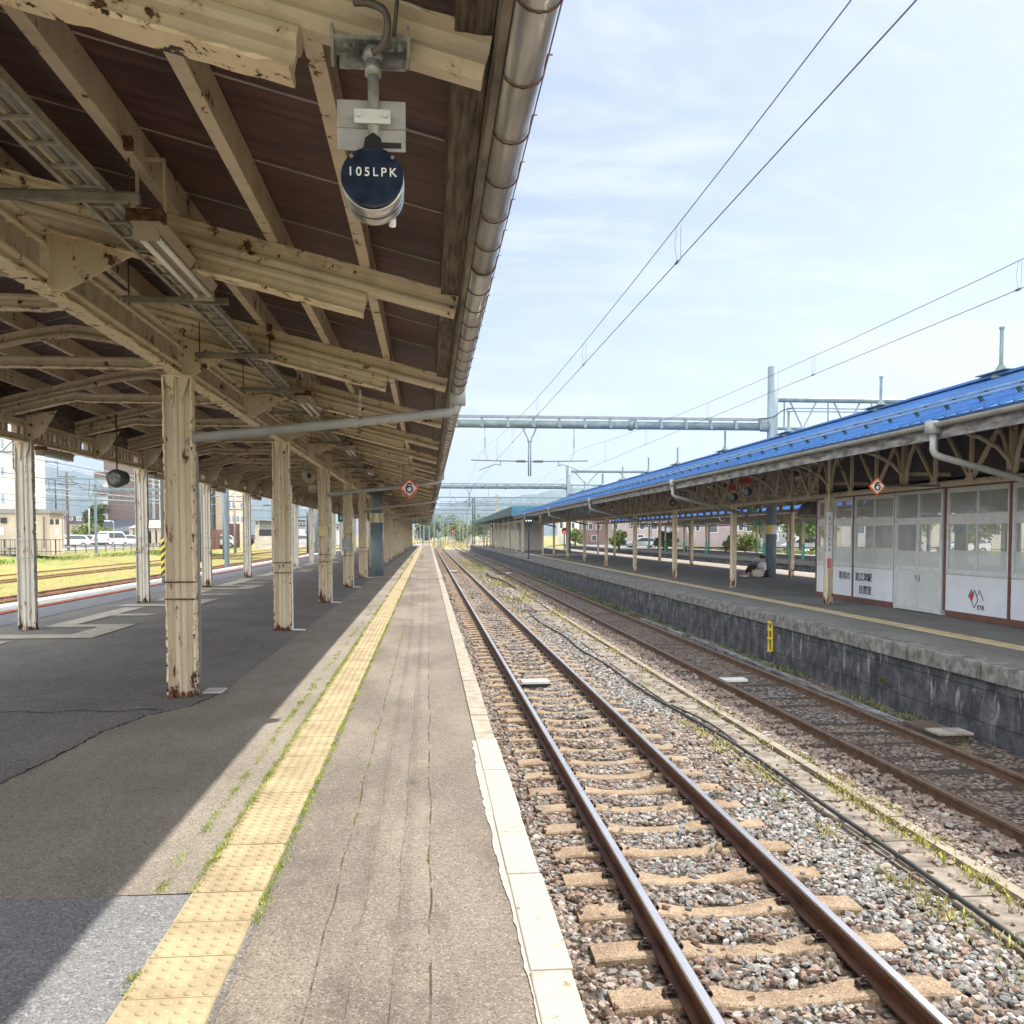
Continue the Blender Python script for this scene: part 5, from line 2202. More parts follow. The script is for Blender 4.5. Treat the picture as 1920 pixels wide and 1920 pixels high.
# barrel shaped duct hood at the far corner of the room
t2_ = thing('awning', 'small dark grey barrel awning at the left corner of the waiting room', 'awning', (10.0, 23.9, 2.2))
m = MB()
pr = [(10.12 + .4 * (1 - math.cos(a)), 2.08 + .36 * math.sin(a)) for a in [math.pi / 2 * i / 6 for i in range(7)]] + [(10.8, 2.44), (10.8, 2.08)]
m.prism(pr, 'y', 23.66, 24.5)
m.build('hood', mat('awning_cloth', (.09, .085, .085), .8), t2_, bevel=.01)
# slim white post sign beside the column
t2_ = thing('narrow_sign', 'narrow white vertical sign on a cream post in front of the waiting room', 'sign', (9.36, 20.6, 0))
m = MB()
m.tube([(9.25, 20.55, PZ), (9.25, 20.55, 3.3)], .03, 8)
m.build('post', PAINTC, t2_)
m = MB()
m.box(9.185, 9.315, 20.49, 20.52, .72, 2.05)
m.build('face', PANELW, t2_)
m = MB()
m.box(9.20, 9.30, 20.484, 20.489, .74, .98)
m.build('red_patch', mat('faded_red', (.62, .22, .20), .6), t2_)
m = MB()
for i in range(7):
    z = 1.9 - i * .12
    m.box(9.215, 9.285, 20.485, 20.489, z - .035, z + .03 - .045)
    m.box(9.235, 9.265, 20.4845, 20.489, z - .01, z + .045)
m.build('lettering', mat('faint_ink', (.35, .4, .5), .6), t2_)

# ------------------------------------------------------------------ signs on the right platform
for (u, v, Y, lab, txt) in ((1373.5, 914, 24.5, 'left of two red marker plates under the blue roofed canopy', '0054'), (1399.5, 902, 22.5, 'upper right red marker plate under the blue roofed canopy', '0 10')):
    p = at(u, v, Y)
    t = thing('marker_plate', lab, 'marker plate', p)
    m = MB()
    m.box(p.x - .105, p.x + .105, p.y, p.y + .01, p.z - .075, p.z + .075)
    m.build('plate', REDP, t)
    text_mesh('digits', txt, .09, BLACK, (p.x, p.y - .004, p.z), (1, 0, 0), (0, 0, 1), t, .001, .002)
    m = MB()
    m.tube([p + Vector((0, .02, .07)), (p.x, p.y + .02, 3.5)], .012, 6)
    m.build('hanger', DARK, t)
    q = p + Vector((.03, 0, -.27))
    t = thing('platform_monitor', 'round black monitor below the ' + lab.split(' under')[0], 'monitor', q)
    m = MB()
    m.tube([q + Vector((-.02, -.04, 0)), q + Vector((0, 0, 0)), q + Vector((.06, .16, .02))], [.10, .115, .09], 20)
    m.build('housing', BLACK, t, True)
    m = MB()
    m.tube([q + Vector((-.02, -.046, 0)), q + Vector((-.02, -.041, 0))], .085, 20)
    m.build('screen', GLASSB, t)
    m = MB()
    m.tube([q + Vector((-.11, .0, -.0)), q + Vector((-.09, 0, .1)), q + Vector((-.03, 0, .2))], .014, 6)
    m.build('bracket', GALV, t)
p = at(1157, 959.5, 52)
board(p.x, 52, p.z, .86, .52, 'green framed board with white square 4 above the right hand platform', [], hang=3.4, face=None)
bt = bpy.data.objects['platform_board.003'] if 'platform_board.003' in bpy.data.objects else t
m = MB()
m.box(p.x + .06, p.x + .41, 51.945, 51.95, p.z - .23, p.z + .23)
o_ = m.build('face', mat('notice_face', (.55, .6, .55), .6), bt)
m = MB()
m.box(p.x - .38, p.x - .03, 51.94, 51.95, p.z - .19, p.z + .19)
m.build('number_face', GREENS, bt)
m = MB()
m.box(p.x - .34, p.x - .06, 51.935, 51.94, p.z - .17, p.z + .17)
m.build('number_ground', WHITE, bt)
text_mesh('digit', '4', .36, GREENS, (p.x - .20, 51.932, p.z), (1, 0, 0), (0, 0, 1), bt, .001, .01)
m = MB()
for i in range(4):
    m.box(p.x + .10, p.x + .36, 51.94, 51.944, p.z - .16 + i * .09, p.z - .13 + i * .09)
m.build('text_lines', GREENS, bt)
for (u, v, Y, w, lab) in ((1411, 955, 44, .5, 'green hanging board between two columns under the blue roofed canopy'), (1420, 981, 62, .45, 'small green hanging board by the farther canopy'),):
    p = at(u, v, Y)
    board(p.x, Y, p.z, w, .5 if Y < 50 else .34, lab, [], hang=3.2, face=None)
for (u, v, Y, r, lab) in ((1127, 943, 38, .16, 'round dark speaker between the lattice columns of the blue roofed canopy'), (1262, 943, 33, .13, 'small dark lamp on the lattice of the blue roofed canopy')):
    p = at(u, v, Y)
    t = thing('round_speaker', lab, 'speaker', p)
    m = MB()
    m.tube([p, p + Vector((0, .05, 0)), p + Vector((.03, .22, 0))], [r * .8, r, r * .7], 18)
    m.build('drum', BLACK, t, True)
    m = MB()
    m.tube([p + Vector((0, -.01, 0)), p + Vector((0, 0, 0))], r * .5, 16)
    m.build('disc', GALVD, t)
    m = MB()
    m.bar(p + Vector((0, .06, r * .8)), (p.x, p.y + .06, 3.3), .03, .03, (1, 0, 0))
    m.build('bracket', DARK, t)

# position light signals
for (u, v, Y, w, h, dots, lab) in ((991.5, 979, 62, .58, .55, ((-.16, .10), (0, .10), (.16, .10)), 'black shield signal with three white lights in a row under the canopy end'),
                                   (924, 984, 110, .55, .6, ((-.14, .12), (.14, .12), (.08, -.14)), 'smaller black signal with three white lights by the low shed')):
    p = at(u, v, Y)
    t = thing('train_signal', lab, 'signal', p)
    m = MB()
    pr = [(p.x - w / 2, p.z + h / 2), (p.x + w / 2, p.z + h / 2), (p.x + w / 2, p.z - .02), (p.x + w * .3, p.z - h * .42), (p.x, p.z - h / 2), (p.x - w * .3, p.z - h * .42), (p.x - w / 2, p.z - .02)]
    m.prism(pr, 'y', p.y, p.y + .12)
    m.build('housing', BLACK, t, bevel=.01)
    m = MB()
    for dx, dz in dots:
        m.tube([(p.x + dx, p.y - .015, p.z + dz), (p.x + dx, p.y - .002, p.z + dz)], .042, 12)
    m.build('lights', WHL, t)
    m = MB()
    m.tube([(p.x, p.y + .1, PZ), (p.x, p.y + .1, p.z)], .05, 8)
    m.build('pole', DARK, t)


def far_signal(u, v, Y, zg, lab, lit, r=.28):
    p = at(u, v, Y)
    t = thing('train_signal', lab, 'signal', p)
    m = MB()
    pr = [(p.x + r * math.cos(a), p.z + r * 1.3 * math.sin(a)) for a in [i * math.pi / 6 for i in range(12)]]
    m.prism(pr, 'y', p.y, p.y + .15)
    m.build('head', BLACK, t)
    m = MB()
    m.tube([(p.x, p.y - .03, p.z - (.12 if lit else -.1)), (p.x, p.y - .005, p.z - (.12 if lit else -.1))], .14, 12)
    m.build('lens', REDL if lit else mat('dark_red_lens', (.15, .01, .01), .3) if lit or 'dark_red_lens' not in MATS else MATS['dark_red_lens'], t)
    m = MB()
    m.tube([(p.x, p.y + .08, zg), (p.x, p.y + .08, p.z)], .07, 8)
    m.build('pole', GALVD, t)


far_signal(848.5, 995, 175, -.9, 'tall signal with a red light at the centre of the yard', True)
far_signal(851.8, 990, 182, -.9, 'dark signal head just behind the red light', False)
far_signal(820.5, 989, 170, -.9, 'dark signal at the end of the near platform, the taller of two', False)
far_signal(824, 993.5, 178, -.9, 'dark signal at the end of the near platform, the shorter of two', False)
far_signal(875.3, 993.5, 185, -.9, 'dark signal left of the right platform end', False)
far_signal(792.5, 978, 130, 0, 'red light signal under the far canopy end', True, .22)
far_signal(1058.3, 995, 95, -.9, 'signal with a red light beyond the blue roofed canopy', True, .25)
far_signal(783, 992, 160, -.9, 'dark signal beyond the canopy end, left of the round clock', False, .24)

# ------------------------------------------------------------------ overhead line
def catenary_portal(Y, xl, xr, zb_, top, lab, style='tube', r=.15, mast_r=.2, base_r=PZ, truss_to=None):
    t = thing('overhead_line_portal', lab, 'overhead line portal', ((xl + xr) / 2, Y, 0))
    for x, zb0, tt in ((xl, 0 if xl > -8 else -1.1, top[0]), (xr, base_r, top[1])):
        m = MB()
        m.tube([(x, Y, zb0 - .02), (x, Y, tt)], mast_r, 20)
        for z in (1.0, 4.2, 5.1) if mast_r > .17 else ():
            m.tube([(x, Y, z), (x, Y, z + .03)], mast_r + .012, 20)
        m.build('mast', BLUEG, t, True) if True else None
    m = MB()
    if style == 'tube':
        m.tube([(xl, Y, zb_), (xr, Y, zb_)], r, 16)
        m.tube([(xr - 5.6, Y, zb_), (xr - 5.45, Y, zb_)], r + .05, 16)
        m.tube([(xr - .45, Y, zb_), (xr - .2, Y, zb_)], r + .04, 16)
        m.build('cross_tube', BLUEGR, t, True)
        m = MB()
        m.bar((xl, Y, zb_ + .27), (xr - .25, Y, zb_ + .27), .12, .10)
        m.build('cable_duct', mat('duct_grey', (.24, .27, .30), .5) if 'duct_grey' not in MATS else MATS['duct_grey'], t)
        m = MB()
        x = xr - .5
        while x > xl:
            m.box(x - .04, x + .04, Y - .06, Y + .06, zb_ + r - .02, zb_ + .24)
            m.box(x - .06, x + .06, Y - r - .02, Y - r + .03, zb_ - .12, zb_ + .12)
            x -= .97
        m.build('duct_brackets', BLUEG, t)
    else:
        h = .75
        m.tube([(xl, Y, zb_ + h / 2), (xr, Y, zb_ + h / 2)], .07, 8)
        m.tube([(xl, Y, zb_ - h / 2), (xr, Y, zb_ - h / 2)], .06, 8)
        m.build('truss_chord', BLUEG, t)
        m = MB()
        x = xl
        i = 0
        while x < xr - .9:
            m.tube([(x, Y, zb_ - h / 2), (x + .55, Y, zb_ + h / 2), (x + 1.1, Y, zb_ - h / 2)], .03, 5)
            x += 1.8
        m.build('truss_web', BLUEG, t)
    return t


mast_r1 = at(1447, 900, 34.4)
P1 = catenary_portal(34.4, -1.89, mast_r1.x, 5.66, (7.9, 7.95), 'grey green tubular catenary portal spanning both tracks, nearest one', 'tube', .15, .20)
# bands and labels on the two masts
m = MB()
m.tube([(-1.89, 34.4, 1.98), (-1.89, 34.4, 2.32)], .235, 20)
m.build('white_band', WHITE, P1)
m = MB()
m.tube([(-1.89, 34.4, .0), (-1.89, 34.4, 1.975)], .228, 20)
m.tube([(-1.89, 34.4, 2.325), (-1.89, 34.4, 3.2)], .228, 20)
m.build('column_jacket', BLUEG, P1, True)
m = MB()
m.tube([(-1.89, 34.4, 3.0), (-1.89, 34.4, 3.15), (-1.89, 34.4, 3.35)], [.24, .33, .36], 18)
m.build('roof_collar', mat('mossy_flashing', (.09, .12, .08), .9), P1, True)
m = MB()
m.tube([(mast_r1.x, 34.4, 1.55), (mast_r1.x, 34.4, 1.9)], .206, 20)
m.build('white_band', WHITE, P1)
m = MB()
for (x, z0) in ((mast_r1.x - .15, 1.56),):
    m.box(x - .06, x + .05, 34.4 - .235, 34.4 - .15, z0, z0 + .33)
m.box(-1.89 + .12, -1.89 + .2, 34.4 - .26, 34.4 - .17, 1.99, 2.31)
m.box(-1.89 - .2, -1.89 - .12, 34.4 - .26, 34.4 - .17, 1.99, 2.31)
m.build('warning_label', YEL, P1)
# truss portal continuing to the right
P1b = thing('overhead_line_portal', 'lattice catenary beam running right from the tall mast above the blue roof', 'overhead line portal', (20, 34.6, 0))
m = MB()
X0, X1 = mast_r1.x + .2, 33.0
m.tube([(X0, 34.5, 6.72), (X1, 34.5, 6.72)], .10, 10)
m.build('top_tube', BLUEGR, P1b)
m = MB()
for z in (6.40, 6.28):
    m.tube([(X0 + .4, 34.5, z), (X1, 34.5, z)], .025, 6)
m.tube([(X0, 34.5, 5.62), (X1, 34.5, 5.62)], .07, 8)
m.build('cable_rail', BLUEG, P1b)
m = MB()
x = X0 + .3
while x < X1 - 2:
    m.tube([(x, 34.5, 6.7), (x, 34.5, 5.62)], .03, 6)
    m.tube([(x + .2, 34.5, 6.7), (x + .75, 34.5, 5.62), (x + 1.3, 34.5, 6.7)], .035, 6)
    x += 1.75
m.build('truss_web', BLUEG, P1b)
m = MB()
m.tube([(X1, 34.5, PZ), (X1, 34.5, 7.6)], .2, 14)
m.build('mast', BLUEG, P1b)
m = MB()
m.tube(smooth([(mast_r1.x - .6, 34.3, 5.95), (mast_r1.x - .1, 34.1, 6.0), (mast_r1.x + .3, 34.2, 6.25), (mast_r1.x + .8, 34.4, 6.38)]), .02, 6)
m.build('feeder_cable', BLACK, P1b)
# V shaped drop post with registration arms
def drop_post(Y, xc, zb_, ztop, zbot, lab):
    t = thing('drop_post', lab, 'drop post', (xc, Y, ztop))
    m = MB()
    for s in (-1, 1):
        m.tube(smooth([(xc + s * .26, Y, zb_), (xc + s * .16, Y, zb_ - .25), (xc + s * .045, Y, ztop), (xc + s * .04, Y, ztop - .4)], 4) + [(xc + s * .04, Y, zbot)], .026, 8)
    m.box(xc - .09, xc + .09, Y - .03, Y + .03, ztop - .05, ztop)
    m.build('post', BLUEG, t, True)
    m = MB()
    for s in (-1, 1):
        m.tube([(xc + s * .05, Y, ztop - .78), (xc + s * 2.2, Y, ztop - .74)], .022, 6)
        m.tube([(xc + s * .15, Y, ztop - .77), (xc + s * .5, Y, ztop - .765)], .05, 8)
    m.build('registration_arm', WIRE, t)
    m = MB()
    for s in (-1, 1):
        m.tube(smooth([(xc + s * 1.1, Y, ztop - .76), (xc + s * 1.1, Y, ztop - .93), (xc + s * 1.3, Y, ztop - .9), (xc + s * 1.9, Y, ztop - 1.12)]), .015, 5)
    m.build('steady_arm', WIRE, t)
    m = MB()
    for s in (-1, 1):
        x = xc + s * 1.68
        m.tube([(x, Y, zb_), (x, Y, zb_ - .42)], .02, 6)
        m.tube([(x, Y, zb_ - .40), (x, Y, zb_ - .75)], .035, 8)
        m.tube([(x, Y, zb_ - .75), (x, Y, zb_ - .95), (x + s * .0 - .12 * s, Y, zb_ - 1.25)], .014, 6)
    m.build('insulator_hanger', GALV, t)
    return t


dpp = at(993, 830, 34.4)
drop_post(34.4, dpp.x, 5.55, 5.05, 3.72, 'V shaped drop post with arms below the nearest portal tube')
P2 = catenary_portal(80, -9.5, at(1066, 915, 80).x, 5.68, (7.6, 7.6), 'second tubular catenary portal farther along, its mast behind the blue roof', 'tube', .15, .22)
dpp = at(880, 927, 80)
drop_post(80, dpp.x, 5.6, 5.15, 3.9, 'V shaped drop post below the second portal tube')
p = at(1066, 915, 80)
for i, (Y, zt, xr) in enumerate(((108, 5.55, 40), (138, 5.6, 34), (163, 5.7, 34), (207, 5.7, 40), (250, 5.8, 40), (290, 5.9, 44))):
    catenary_portal(Y, -12 - i, xr, zt, (6.6, 6.6), ('third', 'fourth', 'fifth', 'sixth', 'seventh', 'eighth')[i] + ' catenary portal counted from the camera, a thin far lattice', 'truss', .1, .12, -1.0)
# truss portal right part of P2
m = MB()
m.tube([(p.x, 80.1, 7.1), (p.x + 22, 80.1, 7.1)], .12, 8)
m.tube([(p.x, 80.1, 5.9), (p.x + 22, 80.1, 5.9)], .06, 8)
x = p.x + .5
while x < p.x + 20:
    m.tube([(x, 80.1, 7.1), (x + 1.1, 80.1, 5.9), (x + 2.2, 80.1, 7.1)], .05, 5)
    m.tube([(x + 2.6, 80.1, 7.1), (x + 2.6, 80.1, 5.9)], .04, 5)
    x += 4
m.build('truss_beam', BLUEG, P2)


def wirerun(x, yA, yB, zc, zm_mid, zm_sup, lab, droppers, x2=None):
    t = thing('overhead_wire', lab, 'overhead wire', (x, 10, zc))
    m = MB()
    sup = [-12, 34.4, 80, 108, 138, 163]
    pts, ptm = [], []
    y = yA
    while y <= yB:
        # messenger sags between supports
        k = 0
        while k < len(sup) - 2 and y > sup[k + 1]:
            k += 1
        f = min(1, max(0, (y - sup[k]) / (sup[k + 1] - sup[k])))
        zm = zm_mid + (zm_sup - zm_mid) * (2 * f - 1) ** 2
        xx = x + bend(y)
        pts.append((xx, y, zc))
        ptm.append((xx, y, zm))
        y += 3
    m.tube(pts, .0043, 5)
    m.build('contact_wire', WIRE, t)
    m = MB()
    m.tube(ptm, .004, 5)
    m.build('messenger_wire', WIRE, t)
    m = MB()
    for y in droppers:
        k = 0
        while k < len(sup) - 2 and y > sup[k + 1]:
            k += 1
        f = (y - sup[k]) / (sup[k + 1] - sup[k])
        zm = zm_mid + (zm_sup - zm_mid) * (2 * f - 1) ** 2
        m.tube([(x, y, zc), (x - .02, y, (zc + zm) / 2), (x, y, zm)], .0022, 4)
        m.tube([(x + .03, y, zc), (x + .03, y, zm)], .0022, 4)
        m.tube([(x, y - .03, zc), (x, y + .03, zc)], .013, 6)
        m.cut()
    m.pieces('dropper', WIRE, t)
    return t


wirerun(2.02, -6, 160, 3.73, 4.0, 4.75, 'pair of overhead wires running above the near track', [7.4, 11.9, 17, 22, 27])
wirerun(5.62, -6, 160, 3.86, 4.12, 4.75, 'pair of overhead wires running above the right track', [8.4, 13.1, 18.2, 23.5, 29])
for k, (u, v) in enumerate(((871, 950), (925, 960))):
    pass
# masts in the yard
for (u, vb, vt, Y, r, lab, mt) in ((927, 965, 940, 135, .22, 'short pale round mast above the low teal roof', CONC), (934, 1018, 930, 172, .1, 'slim lattice mast at the far platform end', BLUEG)):
    pass
p = at(933, 950, 120)
m = MB()
m.tube([(p.x, 120, -1), (p.x, 120, at(933, 928, 120).z)], .23, 14)
tag(m.build('concrete_mast', mat('pale_mast', (.42, .43, .38), .8)), 'pale concrete mast rising behind the low teal roof', 'mast')
p = at(888, 950, 150)
m = MB()
for dx in (-.2, .2):
    for dy in (-.2, .2):
        m.tube([(p.x + dx, 150 + dy, -1), (p.x + dx, 150 + dy, at(888, 932, 150).z)], .05, 5)
z = -1
i = 0
while z < at(888, 934, 150).z - .5:
    m.tube([(p.x - .2, 149.8, z), (p.x + .2, 149.8, z + .5)], .04, 4)
    m.tube([(p.x + .2, 149.8, z), (p.x - .2, 149.8, z + .5)], .04, 4)
    z += .5
tag(m.build('lattice_mast', DARK), 'dark lattice mast beside the right platform end', 'mast')
for i, (u, Y, ht) in enumerate(((805, 168, 5.5), (814, 180, 5.6), (826, 195, 5.0), (831, 215, 5.2), (840, 240, 5.2), (862, 230, 5.5), (876, 168, 5.9), (868, 260, 5), (795, 200, 5.2), (788, 230, 5.4))):
    p = at(u, 1000, Y)
    m = MB()
    m.tube([(p.x, Y, -1.2), (p.x, Y, ht)], .12, 8)
    t = thing('line_mast', 'thin far mast in the yard, number ' + str(i), 'mast', (p.x, Y, -1.2), group='thin catenary masts far down the yard')
    t['label'] = 'thin grey mast far down the yard, ' + {795: 'second', 788: 'first', 805: 'third', 814: 'fourth', 826: 'fifth', 831: 'sixth', 840: 'seventh', 862: 'eighth', 868: 'ninth', 876: 'tenth'}[u] + ' counting from the left'
    m.build('pole', BLUEG, t)
    m = MB()
    m.tube([(p.x - 1.2, Y, ht - .5), (p.x + 1.6, Y, ht - .4)], .04, 5)
    m.build('arm', BLUEG, t)

# ------------------------------------------------------------------ low shed with teal roof past the blue roof
t = thing('platform_shed', 'low pale shed with flat dark teal roof at the end of the right platform', 'shed', (12, 110, PZ))
m = MB()
m.prism([(77, 3.15), (141, 3.2), (141, 3.55), (77, 3.9)], 'x', 6.95, 16.2)
m.build('roof', TEAL, t)
m = MB()
m.prism([(6.98, 3.1), (16.1, 3.1), (16.1, 3.95), (6.98, 3.93)], 'y', 76.7, 76.98)
m.build('gable_cladding', TEALB, t)
m = MB()
m.box(9.6, 12.2, 97, 140, PZ, 3.12)
m.build('wall', mat('shed_wall', (.52, .50, .46), .8, 0, .08, .5), t)
for k, yv in enumerate((98, 101, 104, 110, 116, 124, 132)):
    m = MB()
    m.box(9.57, 9.6, yv, yv + 1.8, .7, 2.1)
    m.build('window', GLASSD, t)
m = MB()
m.box(9.57, 9.6, 107, 108.2, PZ, 2.0)
m.build('door', DARK, t)
for k in range(9):
    m = MB()
    m.bar((8.2, 79.5 + 7 * k, PZ), (8.2, 79.5 + 7 * k, 3.15), .2, .2, (1, 0, 0))
    m.build('column', PAINTC, t)
m = MB()
m.bar((8.2, 77, 2.75), (8.2, 140, 2.75), .1, .18)
m.build('beam', PAINTR, t)
t = thing('platform_railing', 'white railing across the far end of the right hand platform', 'railing', (8, 153, PZ))
m = MB()
for z in (.45, .8, 1.1):
    m.bar((6.95, 153, PZ + z), (10.5, 153, PZ + z), .06, .07)
m.build('rail', WHITE, t)
m = MB()
for x in (7.0, 8.1, 9.3, 10.4):
    m.bar((x, 153, PZ), (x, 153, PZ + 1.15), .08, .08, (1, 0, 0))
m.build('post', WHITE, t)

# ------------------------------------------------------------------ people
def skinned(name, verts, edges, radii, matl, parent=None, sub=2, root=0):
    me = bpy.data.meshes.new(name)
    me.from_pydata([tuple(v) for v in verts], edges, [])
    o = bpy.data.objects.new(name, me)
    COL.objects.link(o)
    o.modifiers.new('skin', 'SKIN')
    for i, r in enumerate(radii):
        sv = me.skin_vertices[0].data[i]
        sv.radius = r if isinstance(r, tuple) else (r, r)
        sv.use_root = (i == root)
    s = o.modifiers.new('sub', 'SUBSURF')
    s.levels = s.render_levels = sub
    bpy.context.view_layer.update()
    ev = o.evaluated_get(bpy.context.evaluated_depsgraph_get())
    me2 = bpy.data.meshes.new_from_object(ev)
    bpy.data.objects.remove(o)
    me2.name = name
    me2.materials.clear()
    me2.materials.append(matl)
    me2.polygons.foreach_set('use_smooth', [True] * len(me2.polygons))
    o = bpy.data.objects.new(name, me2)
    COL.objects.link(o)
    if parent:
        o.parent = parent
    return o


def ellipsoid(c, rx, ry, rz, n=12, k=16, cut=None):
    m = MB()
    vs, fs = [], []
    for i in range(n + 1):
        th = math.pi * i / n
        for j in range(k):
            ph = 2 * math.pi * j / k
            vs.append((c[0] + rx * math.sin(th) * math.cos(ph), c[1] + ry * math.sin(th) * math.sin(ph), c[2] + rz * math.cos(th)))
    for i in range(n):
        for j in range(k):
            j2 = (j + 1) % k
            fs.append((i * k + j, i * k + j2, (i + 1) * k + j2, (i + 1) * k + j))
    m.add(vs, fs)
    return m


# seated: back against the mast, facing left (-x); origin at the seat on the platform
sp0 = Vector((mast_r1.x - .34, 34.35, PZ))
person = thing('person', 'person in white shirt and black trousers sitting against the tall grey mast', 'person', sp0)
V = [(0, 0, .12), (.02, 0, .34), (.03, 0, .52), (.0, 0, .60), (-.03, 0, .68), (-.05, 0, .78),
     (.02, -.19, .52), (-.12, -.22, .30), (-.33, -.13, .42), (.02, .19, .52), (-.12, .22, .30), (-.33, .10, .42),
     (-.02, -.10, .12), (-.42, -.13, .46), (-.60, -.12, .10), (-.72, -.12, .045), (-.02, .10, .12), (-.44, .12, .44), (-.66, .12, .09), (-.78, .12, .045), (-.40, -.10, .455), (-.40, .08, .455)]
E_ = [(0, 1), (1, 2), (2, 3), (3, 4), (4, 5), (2, 6), (6, 7), (7, 8), (8, 20), (2, 9), (9, 10), (10, 11), (11, 21), (0, 12), (12, 13), (13, 14), (14, 15), (0, 16), (16, 17), (17, 18), (18, 19)]
Rr = [(.14, .12), (.13, .11), (.14, .11), (.055, .055), (.085, .075), (.085, .08), .055, .043, .030, .055, .043, .030, .10, .065, .045, .04, .10, .065, .045, .04, .033, .033]
skinned('body', V, E_, Rr, SKIN, person)
V = [(0, 0, .14), (.02, 0, .34), (.03, 0, .52), (.02, -.2, .51), (-.08, -.225, .37), (.02, .2, .51), (-.08, .225, .37), (.01, 0, .565)]
skinned('shirt', V, [(0, 1), (1, 2), (2, 3), (3, 4), (2, 5), (5, 6), (2, 7)], [(.175, .15), (.165, .145), (.165, .13), .075, .068, .075, .068, .075], SHIRT, person)
V = [(0, 0, .11), (-.03, -.11, .12), (-.42, -.13, .46), (-.585, -.12, .15), (-.03, .11, .12), (-.44, .12, .44), (-.64, .12, .14)]
skinned('trousers', V, [(0, 1), (1, 2), (2, 3), (0, 4), (4, 5), (5, 6)], [(.17, .14), .115, .078, .06, .115, .078, .06], TROUS, person)
m = ellipsoid((-.02, 0, .765), .112, .098, .085)
o = lbuild(m, 'hair', HAIR, person, True)
m = MB()
m.box(-.455, -.445, -.05, .05, .45, .58)
tag(m.build('phone', BLACK), 'small dark phone held by the sitting person', 'phone').location = sp0
for s, x in ((-.12, -.69), (.12, -.75)):
    m = ellipsoid((x, s, .04), .13, .05, .042)
    lbuild(m, 'shoe', WHITE, person, True)
bp_ = sp0 + Vector((-.30, -.36, 0))
t = thing('bag', 'cream canvas bag on the platform beside the sitting person', 'bag', bp_)
m = ellipsoid((0, 0, .15), .24, .11, .16, 10, 14)
for i, v in enumerate(m.v):
    k = max(v[2], .005)
    m.v[i] = (v[0] * (1 + .12 * math.sin(v[2] * 40)), v[1], k)
lbuild(m, 'sack', BAG, t, True)
m = MB()
m.tube(smooth([(-.15, 0, .24), (-.1, -.02, .34), (.05, 0, .36), (.12, 0, .25)]), .012, 6)
lbuild(m, 'strap', BAG, t)

# standing person far off on the third platform
pp = at(1189, 1027, 100)
pp.z = PZ
person2 = thing('person', 'distant person in a grey top and black trousers standing on the farther platform', 'person', pp)
V = [(0, 0, .92), (0, 0, 1.15), (0, 0, 1.4), (0, 0, 1.5), (-.01, 0, 1.58), (-.02, 0, 1.68), (0, -.19, 1.38), (-.05, -.22, 1.1), (-.22, -.12, 1.12), (0, .19, 1.38), (-.02, .23, 1.1), (-.16, .14, 1.0), (0, -.09, .88), (-.03, -.1, .48), (.02, -.1, .08), (-.1, -.1, .03), (0, .09, .88), (0, .1, .48), (.05, .1, .08), (-.07, .1, .03)]
E_ = [(0, 1), (1, 2), (2, 3), (3, 4), (4, 5), (2, 6), (6, 7), (7, 8), (2, 9), (9, 10), (10, 11), (0, 12), (12, 13), (13, 14), (14, 15), (0, 16), (16, 17), (17, 18), (18, 19)]
skinned('body', V, E_, [(.14, .11), (.13, .1), (.14, .1), .05, (.08, .07), (.085, .08), .05, .04, .03, .05, .04, .03, .09, .06, .045, .04, .09, .06, .045, .04], SKIN, person2)
skinned('top', [(0, 0, .95), (0, 0, 1.2), (0, 0, 1.42), (0, -.19, 1.39), (-.05, -.22, 1.14), (0, .19, 1.39), (-.02, .22, 1.12)], [(0, 1), (1, 2), (2, 3), (3, 4), (2, 5), (5, 6)], [(.17, .14), (.16, .13), (.15, .12), .07, .055, .07, .055], mat('grey_cloth', (.12, .13, .15), .9), person2)
skinned('trousers', [(0, 0, .93), (0, -.09, .86), (-.03, -.1, .48), (.02, -.1, .1), (0, .09, .86), (0, .1, .48), (.05, .1, .1)], [(0, 1), (1, 2), (2, 3), (0, 4), (4, 5), (5, 6)], [(.16, .13), .11, .08, .06, .11, .08, .06], TROUS, person2)
lbuild(ellipsoid((.01, 0, 1.67), .11, .1, .10), 'hair', HAIR, person2, True)

# ------------------------------------------------------------------ background buildings
def building(name, label, u0, u1, v0, Y, matl, zg, depth=12, cat='building', roof=None, shift=0):
    a = at(u0, v0, Y)
    b = at(u1, v0, Y)
    if u1 < 803:
        b.x = at(u1, v0, Y + depth).x
    else:
        a.x = at(u0, v0, Y + depth).x
    t = thing(name, label, cat, ((a.x + b.x) / 2, Y, zg))
    m = MB()
    m.box(a.x, b.x, Y, Y + depth, zg, a.z)
    m.build('wall', matl, t)
    if roof == 'flat':
        m = MB()
        m.box(a.x - .25, b.x + .25, Y - .25, Y + depth + .25, a.z + .002, a.z + .35)
        m.build('roof', GALVD, t)
    elif roof:
        m = MB()
        h = (b.x - a.x) * .16
        ov = .7
        m.add([(a.x - ov, Y - ov, a.z), (b.x + ov, Y - ov, a.z), (b.x + ov, Y + depth + ov, a.z), (a.x - ov, Y + depth + ov, a.z), (a.x + (b.x - a.x) * .3, Y + depth / 2, a.z + h * 1.7), (b.x - (b.x - a.x) * .3, Y + depth / 2, a.z + h * 1.7)],
              [(0, 1, 5, 4), (1, 2, 5), (2, 3, 4, 5), (3, 0, 4), (0, 3, 2, 1)])
        m.build('roof', roof, t)
    return t, a, b


